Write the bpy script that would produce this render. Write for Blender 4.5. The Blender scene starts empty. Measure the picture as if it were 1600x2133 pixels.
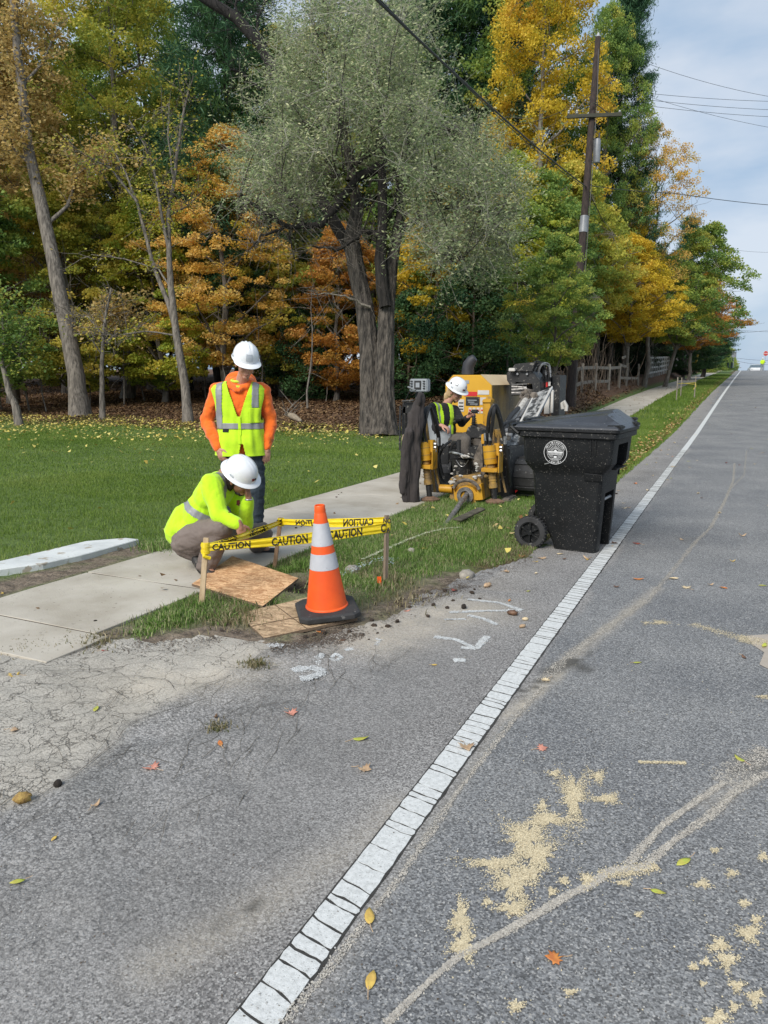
import bpy, bmesh, math, random
import numpy as np
from mathutils import Vector, Matrix, noise as mnoise
R = math.radians
rng = np.random.default_rng(7)
random.seed(7)
scene = bpy.context.scene
C = scene.collection

# ---------------------------------------------------------------- camera
CAM_H = 1.5
PITCH = 10.1787; YAW = 25.1623
cam_d = bpy.data.cameras.new('camera'); cam = bpy.data.objects.new('camera', cam_d); C.objects.link(cam)
cam_d.sensor_fit = 'VERTICAL'; cam_d.sensor_height = 36.0
cam_d.lens = 36.0*1540/2133.0
cam_d.clip_start = 0.05; cam_d.clip_end = 3000
cam.location = (0, 0, CAM_H)
cam.rotation_euler = (R(90-PITCH), 0, R(YAW))
scene.camera = cam
# ---------------------------------------------------------------- world: pale overcast autumn sky
SUN_EL, SUN_ROT = 40, 188
world = bpy.data.worlds.new('World'); scene.world = world; world.use_nodes = True
wn = world.node_tree; wn.nodes.clear()
def N(nt, t, **k):
    n = nt.nodes.new(t)
    for a, b in k.items(): setattr(n, a, b)
    return n
w_out = N(wn, 'ShaderNodeOutputWorld'); w_bg = N(wn, 'ShaderNodeBackground')
w_sky = N(wn, 'ShaderNodeTexSky', sky_type='NISHITA', sun_disc=False)
w_sky.sun_elevation = R(SUN_EL); w_sky.sun_rotation = R(SUN_ROT); w_sky.air_density = 1.0; w_sky.dust_density = 1.5
w_bg.inputs['Strength'].default_value = 0.0525
w_tc = N(wn, 'ShaderNodeTexCoord'); w_map = N(wn, 'ShaderNodeMapping'); w_map.inputs['Scale'].default_value = (1.0, 1.0, 2.6)
w_no = N(wn, 'ShaderNodeTexNoise'); w_no.inputs['Scale'].default_value = 3.6; w_no.inputs['Detail'].default_value = 5; w_no.inputs['Roughness'].default_value = .5
w_cr = N(wn, 'ShaderNodeValToRGB'); w_cr.color_ramp.elements[0].position = .40; w_cr.color_ramp.elements[1].position = .62
w_cr.color_ramp.elements[0].color = (2.7, 3.75, 5.1, 1); w_cr.color_ramp.elements[1].color = (4.9, 5.4, 6.1, 1)
w_mix = N(wn, 'ShaderNodeMixRGB'); w_mix.inputs[0].default_value = .88
wn.links.new(w_tc.outputs['Generated'], w_map.inputs[0]); wn.links.new(w_map.outputs[0], w_no.inputs['Vector'])
wn.links.new(w_no.outputs['Fac'], w_cr.inputs[0]); wn.links.new(w_sky.outputs[0], w_mix.inputs[1]); wn.links.new(w_cr.outputs[0], w_mix.inputs[2])
wn.links.new(w_mix.outputs[0], w_bg.inputs[0]); wn.links.new(w_bg.outputs[0], w_out.inputs[0])
# ---------------------------------------------------------------- sun (veiled by cloud)
sun_d = bpy.data.lights.new('sun', 'SUN'); sun = bpy.data.objects.new('sun', sun_d); C.objects.link(sun)
sun_d.energy = 1.5; sun_d.angle = R(30); sun_d.color = (1, .945, .86)
sun.rotation_euler = (R(90-SUN_EL), 0, R(180-SUN_ROT+0))
# exposure
scene.view_settings.view_transform = 'Standard'; scene.view_settings.look = 'None'
scene.view_settings.exposure = 1.45; scene.view_settings.gamma = 1.0
scene.view_settings.use_curve_mapping = False
scene.render.engine = 'CYCLES'
scene.cycles.max_bounces = 7; scene.cycles.diffuse_bounces = 4; scene.cycles.transparent_max_bounces = 6

# ---------------------------------------------------------------- helpers
def lerp(a, b, t): return a+(b-a)*t
MATS = {}
def hexc(h):
    h = h.lstrip('#'); v = [int(h[i:i+2], 16)/255 for i in (0, 2, 4)]
    return tuple((c/12.92 if c <= .04045 else ((c+.055)/1.055)**2.4) for c in v)+(1,)
def mat(name, col, col2=None, rough=.7, scale=8, bump=0, bscale=None, metal=0, detail=4, thresh=(.35, .65), spec=.5, stretch=None, coat=0, transl=0, sheen=0, speck=None):
    """procedural material: two tones mixed by noise plus fine relief"""
    m = bpy.data.materials.new(name); m.use_nodes = True; nt = m.node_tree
    b = nt.nodes['Principled BSDF']; MATS[name] = m
    if len(col) == 3: col = tuple(col)+(1,)
    if col2 is None: col2 = tuple(c*.72 for c in col[:3])
    if len(col2) == 3: col2 = tuple(col2)+(1,)
    tc = N(nt, 'ShaderNodeTexCoord'); vec = tc.outputs['Object']
    if stretch:
        mp = N(nt, 'ShaderNodeMapping'); mp.inputs['Scale'].default_value = stretch; nt.links.new(vec, mp.inputs[0]); vec = mp.outputs[0]
    no = N(nt, 'ShaderNodeTexNoise'); no.inputs['Scale'].default_value = scale; no.inputs['Detail'].default_value = detail; no.inputs['Roughness'].default_value = .6
    nt.links.new(vec, no.inputs['Vector'])
    cr = N(nt, 'ShaderNodeValToRGB'); cr.color_ramp.elements[0].position = thresh[0]; cr.color_ramp.elements[1].position = thresh[1]
    cr.color_ramp.elements[0].color = col2; cr.color_ramp.elements[1].color = col
    nt.links.new(no.outputs['Fac'], cr.inputs[0]); out = cr.outputs[0]
    if speck:
        sc, th, c3 = speck
        n3 = N(nt, 'ShaderNodeTexNoise'); n3.inputs['Scale'].default_value = sc; n3.inputs['Detail'].default_value = 3; nt.links.new(tc.outputs['Object'], n3.inputs['Vector'])
        r3 = N(nt, 'ShaderNodeValToRGB'); r3.color_ramp.elements[0].position = th; r3.color_ramp.elements[1].position = th+.04
        nt.links.new(n3.outputs['Fac'], r3.inputs[0]); mx = N(nt, 'ShaderNodeMixRGB'); mx.inputs[2].default_value = tuple(c3)+(1,)
        nt.links.new(r3.outputs[0], mx.inputs[0]); nt.links.new(out, mx.inputs[1]); out = mx.outputs[0]
    nt.links.new(out, b.inputs['Base Color'])
    b.inputs['Roughness'].default_value = rough; b.inputs['Metallic'].default_value = metal
    b.inputs['Specular IOR Level'].default_value = spec; b.inputs['Coat Weight'].default_value = coat
    if sheen: b.inputs['Sheen Weight'].default_value = sheen
    if bump:
        n2 = N(nt, 'ShaderNodeTexNoise'); n2.inputs['Scale'].default_value = bscale or scale*6; n2.inputs['Detail'].default_value = 4
        nt.links.new(vec, n2.inputs['Vector']); bp = N(nt, 'ShaderNodeBump'); bp.inputs['Strength'].default_value = 1; bp.inputs['Distance'].default_value = bump
        nt.links.new(n2.outputs['Fac'], bp.inputs['Height']); nt.links.new(bp.outputs[0], b.inputs['Normal'])
    return m

XF = {}                                                   # object -> world matrix of the thing it belongs to
def tag(o, label=None, cat=None, group=None, kind=None):
    if label: o['label'] = label
    if cat: o['category'] = cat
    if group: o['group'] = group
    if kind: o['kind'] = kind
    return o
def root(name, label, cat, loc=(0, 0, 0), rz=0, group=None):
    o = bpy.data.objects.new(name, None); C.objects.link(o); o.empty_display_size = .2
    o.location = loc; o.rotation_euler = (0, 0, rz)
    XF[o] = Matrix.Translation(loc) @ Matrix.Rotation(rz, 4, 'Z')
    return tag(o, label, cat, group)
def sroot(name, loc=(0, 0, 0)):
    o = bpy.data.objects.new(name, None); C.objects.link(o); o.location = loc; XF[o] = Matrix.Translation(loc); o['kind'] = 'structure'; return o
def link(name, me, m, parent=None, kind=None):
    o = bpy.data.objects.new(name, me); C.objects.link(o)
    if m is not None and len(me.materials) == 0:
        for x in (m if isinstance(m, (list, tuple)) else [m]): me.materials.append(x)
    if parent is not None: o.parent = parent; XF[o] = XF[parent]
    else: XF[o] = Matrix.Identity(4)
    if kind: o['kind'] = kind
    return o
def np_mesh(name, V, F, smooth=False, attrs=None):
    """V (n,3), F (m,k) numpy -> mesh, fast"""
    me = bpy.data.meshes.new(name); V = np.asarray(V, np.float32); F = np.asarray(F, np.int32)
    me.vertices.add(len(V)); me.vertices.foreach_set('co', V.ravel())
    k = F.shape[1]; me.loops.add(F.size); me.loops.foreach_set('vertex_index', F.ravel())
    me.polygons.add(len(F)); me.polygons.foreach_set('loop_start', np.arange(0, F.size, k, dtype=np.int32)); me.polygons.foreach_set('loop_total', np.full(len(F), k, np.int32))
    if smooth: me.polygons.foreach_set('use_smooth', np.ones(len(F), bool))
    me.update(calc_edges=True)
    for nm, (dom, arr) in (attrs or {}).items():
        a = me.attributes.new(nm, 'FLOAT', dom); a.data.foreach_set('value', np.asarray(arr, np.float32))
    return me
class MB:
    """collects primitives (in world coordinates unless local) and links them as ONE mesh object"""
    def __init__(s, local=False): s.v = []; s.f = []; s.local = local; s.mi = []; s.cur = 0
    def add(s, vs, fs):
        o = len(s.v); s.v += [Vector(q) for q in vs]; s.f += [tuple(i+o for i in f) for f in fs]; s.mi += [s.cur]*len(fs); return s
    def box(s, c, size, rz=0, M=None, bev=0):
        x, y, z = [q/2 for q in size]
        if bev:
            bm = bmesh.new(); bmesh.ops.create_cube(bm, size=1)
            bmesh.ops.scale(bm, vec=(size[0], size[1], size[2]), verts=bm.verts)
            bmesh.ops.bevel(bm, geom=bm.edges[:], offset=bev, segments=2, affect='EDGES')
            vs = [v.co.copy() for v in bm.verts]; bm.verts.index_update(); fs = [[v.index for v in f.verts] for f in bm.faces]; bm.free()
        else:
            vs = [Vector((a*x, b*y, d*z)) for a in (-1, 1) for b in (-1, 1) for d in (-1, 1)]
            fs = [(0, 1, 3, 2), (4, 6, 7, 5), (0, 4, 5, 1), (2, 3, 7, 6), (0, 2, 6, 4), (1, 5, 7, 3)]
        T = Matrix.Translation(c) @ (M.to_4x4() if M is not None else Matrix.Rotation(rz, 4, 'Z'))
        return s.add([T @ v for v in vs], fs)
    def bar(s, a, b, w, h=None, up=(0, 0, 1)):
        a, b = Vector(a), Vector(b); h = h or w; d = b-a; L = d.length; d.normalize(); u = Vector(up)
        if abs(d.dot(u)) > .98: u = Vector((0, 1, 0))
        x = d.cross(u).normalized(); z = x.cross(d).normalized()
        return s.box((a+b)/2, (w, L, h), M=Matrix((x, d, z)).transposed())
    def tube(s, pts, r, n=8, caps=True):
        pts = [Vector(p) for p in pts]; m = len(pts)
        rs = r if isinstance(r, (list, tuple)) else [r]*m
        vs = []; prev = None
        for i, p in enumerate(pts):
            d = (pts[min(i+1, m-1)]-pts[max(i-1, 0)])
            if d.length < 1e-9: d = Vector((0, 0, 1))
            d.normalize()
            if prev is None:
                u = Vector((0, 0, 1)) if abs(d.z) < .9 else Vector((1, 0, 0)); x = d.cross(u).normalized()
            else:
                x = (prev-d*prev.dot(d)); x = x.normalized() if x.length > 1e-6 else d.orthogonal().normalized()
            prev = x; y = d.cross(x)
            for k in range(n):
                a = 2*math.pi*k/n; vs.append(p+(x*math.cos(a)+y*math.sin(a))*rs[i])
        fs = [(i*n+k, i*n+(k+1) % n, (i+1)*n+(k+1) % n, (i+1)*n+k) for i in range(m-1) for k in range(n)]
        if caps: fs += [tuple(range(n))[::-1], tuple((m-1)*n+k for k in range(n))]
        return s.add(vs, fs)
    def lathe(s, prof, c=(0, 0, 0), n=24, M=None, sq=0):
        """prof: [(r,z)] about z"""
        T = Matrix.Translation(c) @ (M.to_4x4() if M is not None else Matrix.Identity(4)); vs = []
        for r, z in prof:
            for k in range(n):
                a = 2*math.pi*k/n; vs.append(T @ Vector((r*math.cos(a), r*math.sin(a), z)))
        fs = [(i*n+k, i*n+(k+1) % n, (i+1)*n+(k+1) % n, (i+1)*n+k) for i in range(len(prof)-1) for k in range(n)]
        if prof[0][0] > 1e-4: fs.append(tuple(range(n))[::-1])
        if prof[-1][0] > 1e-4: fs.append(tuple((len(prof)-1)*n+k for k in range(n)))
        return s.add(vs, fs)
    def cyl(s, a, b, r, r2=None, n=16):
        return s.tube([a, b], [r, r if r2 is None else r2], n)
    def prism(s, poly, a, b):
        """poly: list of 3D points, extruded by vector b-a"""
        d = Vector(b)-Vector(a); p = [Vector(q) for q in poly]; n = len(p)
        vs = p+[q+d for q in p]
        return s.add(vs, [tuple(range(n))[::-1], tuple(range(n, 2*n))]+[(i, (i+1) % n, n+(i+1) % n, n+i) for i in range(n)])
    def blob(s, c, r, n=10, M=None, jit=0, seed=0):
        T = Matrix.Translation(c) @ (M.to_4x4() if M is not None else Matrix.Identity(4)); vs = []; rr = random.Random(seed)
        r = r if isinstance(r, (tuple, list)) else (r, r, r); h = max(n//2, 3)
        for i in range(h+1):
            t = math.pi*i/h
            for k in range(n):
                a = 2*math.pi*k/n; q = 1+rr.uniform(-jit, jit)
                vs.append(T @ Vector((r[0]*math.sin(t)*math.cos(a)*q, r[1]*math.sin(t)*math.sin(a)*q, r[2]*math.cos(t)*(1 if i in (0, h) else q))))
        return s.add(vs, [(i*n+k, (i+1)*n+k, (i+1)*n+(k+1) % n, i*n+(k+1) % n) for i in range(h) for k in range(n)])
    def build(s, name, m, parent=None, smooth=False, bevel=0, kind=None, label=None, auto=None):
        T = Matrix.Identity(4)
        if parent is not None and not s.local: T = XF[parent].inverted()
        me = bpy.data.meshes.new(name); me.from_pydata([tuple(T @ v) for v in s.v], [], s.f)
        ms = m if isinstance(m, (list, tuple)) else [m]
        for x in ms: me.materials.append(x)
        if len(ms) > 1: me.polygons.foreach_set('material_index', s.mi)
        bm = bmesh.new(); bm.from_mesh(me); bmesh.ops.remove_doubles(bm, verts=bm.verts, dist=1e-5)
        bmesh.ops.recalc_face_normals(bm, faces=bm.faces)
        if bevel:
            es = [e for e in bm.edges if e.is_manifold and e.calc_face_angle(0) > .5]
            try: bmesh.ops.bevel(bm, geom=es, offset=bevel, segments=1, affect='EDGES', clamp_overlap=True)
            except Exception: pass
        if smooth:
            for f in bm.faces: f.smooth = True
            for e in bm.edges:
                if e.is_manifold and e.calc_face_angle(0) > R(auto or 40): e.smooth = False
        bm.to_mesh(me); bm.free()
        o = bpy.data.objects.new(name, me); C.objects.link(o)
        if parent is not None: o.parent = parent; XF[o] = XF[parent]
        else: XF[o] = T
        if kind: o['kind'] = kind
        if label: o['label'] = label
        return o
def dup(o, parent=None, T=None):
    """copy of a thing with copies of its parts and sub-parts"""
    c = o.copy(); C.objects.link(c); c.parent = parent
    for ch in o.children: dup(ch, c)
    return c

# pixel of the photograph -> point of the ground, used to survey the place
_p, _t = R(PITCH), R(YAW)
def ray(x, y):
    u = x-800.; v = y-1066.5
    F = 1540*math.cos(_p)-v*math.sin(_p); D = v*math.cos(_p)+1540*math.sin(_p)
    return Vector((u*math.cos(_t)-F*math.sin(_t), u*math.sin(_t)+F*math.cos(_t), -D))
def G(x, y, z=0):
    r = ray(x, y); t = (z-CAM_H)/r.z; return Vector((r.x*t, r.y*t, z))
def A(x, y, zc):
    r = ray(x, y)*(zc/1540.); r.z += CAM_H; return r
# road bends a touch to the right and climbs to a crest ~125 m out
_Y = [-50, 10, 15, 18, 22, 26, 30, 36, 45, 54, 65, 75, 88, 101, 115, 125, 140, 170, 230, 420, 900]
_Z = [0, 0, 0, .02, .08, .2, .38, .65, .95, 1.17, 1.42, 1.65, 1.95, 2.27, 2.62, 2.8, 2.78, 1.9, -1, -12, -30]
_X = [0, 0, 0, .02, .055, .103, .183, .307, .444, .549, .662, .779, .938, 1.102, 1.279, 1.39, 1.6, 2, 2.8, 5.5, 12]
def cx(Y): return np.interp(Y, _Y, _X)
def zr(Y): return np.interp(Y, _Y, _Z)
def sst(a, b, x): t = np.clip((x-a)/(b-a), 0, 1); return t*t*(3-2*t)
def gz(X, Y):
    """height of the ground"""
    X = np.asarray(X, float); Y = np.asarray(Y, float)
    z = zr(Y); x = X-cx(Y)
    bank = sst(20, 28, Y)*(sst(-4.95, -6.3, x)*.62)*(1-.85*sst(-8, -15, x)*(1-sst(30, 60, Y)))
    wood = sst(-9, -25, x)*sst(14, 26, Y)*.12
    und = .035*np.sin(X*.9+1.3)*np.sin(Y*.7)*sst(-5.2, -8, x)
    return z+bank+wood+und*sst(3, 8, Y)
def gzf(X, Y): return float(gz(X, Y))
# ================================================================= ground, road, sidewalk
def segd(X, Y, pts, closed=False):
    """distance of points to a polyline"""
    d = np.full(X.shape, 1e9); pts = [tuple(p[:2]) for p in pts]
    if closed: pts = pts+[pts[0]]
    for (ax, ay), (bx, by) in zip(pts, pts[1:]):
        dx, dy = bx-ax, by-ay; L = dx*dx+dy*dy+1e-12
        t = np.clip(((X-ax)*dx+(Y-ay)*dy)/L, 0, 1); d = np.minimum(d, np.hypot(X-ax-t*dx, Y-ay-t*dy))
    return d
def inpoly(X, Y, pts):
    r = np.zeros(X.shape, bool); n = len(pts)
    for i in range(n):
        ax, ay = pts[i][:2]; bx, by = pts[(i+1) % n][:2]
        if ay == by: continue
        c = ((ay > Y) != (by > Y)) & (X < (bx-ax)*(Y-ay)/(by-ay)+ax); r ^= c
    return r
_lat = rng.random((64, 64))
def vnoise(X, Y, s):
    """cheap value noise 0..1"""
    x = np.asarray(X)*s+31.7; y = np.asarray(Y)*s+17.3; ix = np.floor(x).astype(int); iy = np.floor(y).astype(int); fx = x-ix; fy = y-iy
    fx = fx*fx*(3-2*fx); fy = fy*fy*(3-2*fy); g = lambda a, b: _lat[a % 64, b % 64]
    return (g(ix, iy)*(1-fx)+g(ix+1, iy)*fx)*(1-fy)+(g(ix, iy+1)*(1-fx)+g(ix+1, iy+1)*fx)*fy
def fnoise(X, Y, s): return .5*vnoise(X, Y, s)+.3*vnoise(X+9, Y+5, s*2.1)+.2*vnoise(X+3, Y+7, s*4.3)

EDGE = -1.51; SWR = -3.35; SWL = -4.85; LINE = -.92
xs = np.concatenate([-np.geomspace(260, 9, 34), np.arange(-8.6, -5.2, .2), np.arange(-5.1, SWL-.01, .05), [SWL], np.arange(SWL+.05, SWR-.01, .05), [SWR],
                     np.arange(SWR+.03, EDGE-.01, .03), [EDGE], np.arange(EDGE+.04, 2.6, .04), np.arange(2.7, 9, .3), np.geomspace(9.4, 260, 22)])
ys = np.concatenate([np.arange(-8, .4, .6), np.arange(.5, 7.2, .035), np.arange(7.3, 14, .1), np.arange(14.2, 32, .3), np.arange(32.5, 60, 1.), np.arange(61.5, 150, 2.5), np.geomspace(153, 800, 26)])
nx, ny = len(xs), len(ys)
XX, YY = np.meshgrid(xs, ys); SX = XX.copy(); XX = XX+cx(YY)
ZZ = gz(XX, YY)
# paved outline on the near left (driveway apron), surveyed from its visible edge
APRON = [G(*q)[:2] for q in [(0, 1352), (140, 1345), (270, 1330), (330, 1338), (420, 1325), (500, 1328), (560, 1345), (640, 1338), (740, 1305), (830, 1272), (900, 1235), (960, 1205), (1030, 1182), (1100, 1160), (1112, 1150)]]
APP = [(-30, 2.4), (-4.6, 2.4)]+[tuple(a) for a in APRON]+[(EDGE, 6.3), (EDGE, 400), (9, 400), (9, -8), (-30, -8)]
cxm = (XX[:-1, :-1]+XX[1:, 1:])/2; cym = (YY[:-1, :-1]+YY[1:, 1:])/2; sxm = (SX[:-1, :-1]+SX[1:, 1:])/2
wob = (fnoise(cxm, cym, 6)-.5)*.16
paved = inpoly(sxm+wob, cym+wob*.8, APP)
paved &= (sxm < 8.5)
side = (sxm < SWR) & (sxm > np.where(cym < 5.6, -4.5, SWL)) & (cym > 2.62) & (cym < 150)
# surface relief
rel = np.where(SX < EDGE, (fnoise(XX, YY, 7)-.5)*.03, 0)*(YY < 40)
ZZ2 = ZZ+rel
holec = G(645, 1225)[:2]                                   # the dug pit beside the boards
dh = np.hypot((XX-holec[0])*1.0, (YY-holec[1])*1.3); ZZ2 -= .22*np.exp(-(dh/.17)**4)
pit_rim = np.exp(-((dh-.38)/.13)**2)*.03*(SX < EDGE); ZZ2 += pit_rim
ZZ2 = np.where(SX >= EDGE, ZZ, ZZ2)
# drop the soil slightly below slab tops at the sidewalk
vid = np.arange(nx*ny).reshape(ny, nx)
Fq = np.stack([vid[:-1, :-1], vid[:-1, 1:], vid[1:, 1:], vid[1:, :-1]], -1)
# --- masks as vertex attributes
# old driveway: left of a diagonal seam
SEAM = [G(*q)[:2] for q in [(-60, 1715), (120, 1640), (245, 1545), (260, 1515), (400, 1440), (490, 1395), (560, 1352), (600, 1345)]]
DRV = [tuple(a) for a in SEAM]+[(-3, 9), (-30, 9), (-30, 0.4)]
seamd = segd(XX, YY, SEAM); indrv = inpoly(XX, YY, DRV)
old = np.where(indrv, .5+.5*np.clip(seamd/.05, 0, 1), .5-.5*np.clip(seamd/.05, 0, 1))
ROUGHP = [G(*q)[:2] for q in [(-200, 2133), (0, 1960), (330, 1700), (560, 1560), (760, 1420), (900, 1330), (900, 1250), (600, 1340)]]
coarse = np.clip(1-segd(XX, YY, SEAM)/1.15, 0, 1)**.6*(~indrv)*1.0
# tan dusty strips
D1 = [G(*q)[:2] for q in [(330, 2010), (480, 1930), (640, 1820), (790, 1730), (830, 1680)]]
D2 = [G(*q)[:2] for q in [(640, 2133), (800, 1880), (960, 1640), (1060, 1490), (1130, 1440), (1190, 1385)]]
D3 = [G(*q)[:2] for q in [(1060, 1490), (1180, 1380), (1290, 1290), (1370, 1225)]]
D4 = [G(*q)[:2] for q in [(760, 1330), (860, 1300), (980, 1270)]]
D5 = [G(*q)[:2] for q in [(1590, 1580), (1480, 1680)]]
def band(P, w, a): return a*np.exp(-(segd(XX, YY, P)/w)**2)
wn_ = .55+.9*fnoise(XX, YY, 5)
dust = (band(D1, .08, .36)+band(D2, .015, .4)+band(D3, .04, .5)+band(D4, .28, .75)+band(D5, .05, .3)+band([G(500, 1400)[:2], G(330, 1420)[:2]], .25, .5)+.25*band([(SX[0, 0], 0), (SX[0, 0], 1)], 1, 0))*wn_
dust += .35*np.clip((-1.15-SX)/.4, 0, 1)*(SX > EDGE-.1)*(YY > 5)*fnoise(XX, YY, 2)
dust = np.clip(dust+.22*indrv*fnoise(XX, YY, 1.3), 0, 1)
wet = np.zeros_like(XX)
for P, w in [([(1195, 1375), (1235, 1345)], .035), ([(1145, 1400), (1190, 1380), (1220, 1395)], .05), ([(1100, 1440), (1135, 1415)], .04), ([(1095, 1455), (1080, 1435)], .025), ([(480, 1915), (560, 1870)], .012), ([(672, 1783), (705, 1770)], .010), ([(430, 1928), (445, 1925)], .022)]:
    wet += np.exp(-(segd(XX, YY, [G(*q)[:2] for q in P])/w)**2)*(fnoise(XX, YY, 14) > .42)
for P, w, k_ in [([(1278, 1075), (1270, 1060)], .16, .45), ([(1425, 1120), (1440, 1128)], .10, .4), ([(1330, 1000), (1350, 985)], .2, .3), ([(1590, 1590), (1560, 1600)], .07, .6), ([(1060, 1690), (1120, 1660)], .05, .12), ([(700, 1560), (800, 1500)], .2, .12), ([(280, 1900), (420, 1850)], .15, .12)]:
    wet += k_*np.exp(-(segd(XX, YY, [G(*q)[:2] for q in P])/w)**2)*(.4+fnoise(XX, YY, 9))
wet = np.clip(wet, 0, 1)
# grass/litter mask
litter = np.clip(sst(16.5, 21, YY+(.9*(fnoise(XX, YY, .25)-.5)*6)+np.clip((-SX-12)*.0, 0, 9)), 0, 1)*(SX < -5.1)
litter = np.maximum(litter, .75*np.exp(-((SX-EDGE+.12)/.22)**2)*(YY > 4.5)*(SX < EDGE+.02))
dirt = np.clip(1.25-segd(XX, YY, [tuple(a) for a in APRON])/.34, 0, 1)*(YY < 5.4)
dirt = np.maximum(dirt, np.clip(1.6-segd(XX, YY, [(-4.6, 2.9), (-4.75, 3.5), (-4.72, 4.4), (-4.75, 5.0)])/.18, 0, 1))
dirt = np.maximum(dirt, np.clip(1.5-dh/.42, 0, 1))
dirt = np.maximum(dirt, .8*np.exp(-(segd(XX, YY, [(-3.3, 8.1), (-2.3, 8.5)])/.25)**2))
dirt = np.clip(dirt*(.5+fnoise(XX, YY, 6)), 0, 1)
attrs = {'old': old, 'coarse': coarse, 'dust': dust, 'wet': wet, 'litter': litter, 'dirt': dirt}

def ground_mat():
    m = bpy.data.materials.new('grass_soil'); m.use_nodes = True; nt = m.node_tree; b = nt.nodes['Principled BSDF']
    tc = N(nt, 'ShaderNodeTexCoord')
    def noise(s, d=4): n = N(nt, 'ShaderNodeTexNoise'); n.inputs['Scale'].default_value = s; n.inputs['Detail'].default_value = d; nt.links.new(tc.outputs['Object'], n.inputs['Vector']); return n.outputs['Fac']
    def ramp(f, a, b_, c0, c1):
        r = N(nt, 'ShaderNodeValToRGB'); r.color_ramp.elements[0].position = a; r.color_ramp.elements[1].position = b_; r.color_ramp.elements[0].color = c0; r.color_ramp.elements[1].color = c1; nt.links.new(f, r.inputs[0]); return r.outputs[0]
    def mix(f, a, c): x = N(nt, 'ShaderNodeMixRGB'); nt.links.new(f, x.inputs[0]); nt.links.new(a, x.inputs[1]); nt.links.new(c, x.inputs[2]); return x.outputs[0]
    def at(n): x = N(nt, 'ShaderNodeAttribute', attribute_name=n); return x.outputs['Fac']
    g = ramp(noise(9), .3, .7, (.06, .10, .02, 1), (.11, .17, .035, 1))
    d = ramp(noise(14, 6), .3, .7, (.07, .052, .036, 1), (.24, .19, .14, 1))
    l = ramp(noise(22, 6), .3, .7, (.045, .022, .012, 1), (.17, .09, .045, 1))
    c = mix(at('litter'), g, l); c = mix(at('dirt'), c, d); nt.links.new(c, b.inputs['Base Color']); b.inputs['Roughness'].default_value = .95
    bp = N(nt, 'ShaderNodeBump'); bp.inputs['Distance'].default_value = .03; nt.links.new(noise(40, 5), bp.inputs['Height']); nt.links.new(bp.outputs[0], b.inputs['Normal'])
    return m
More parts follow.
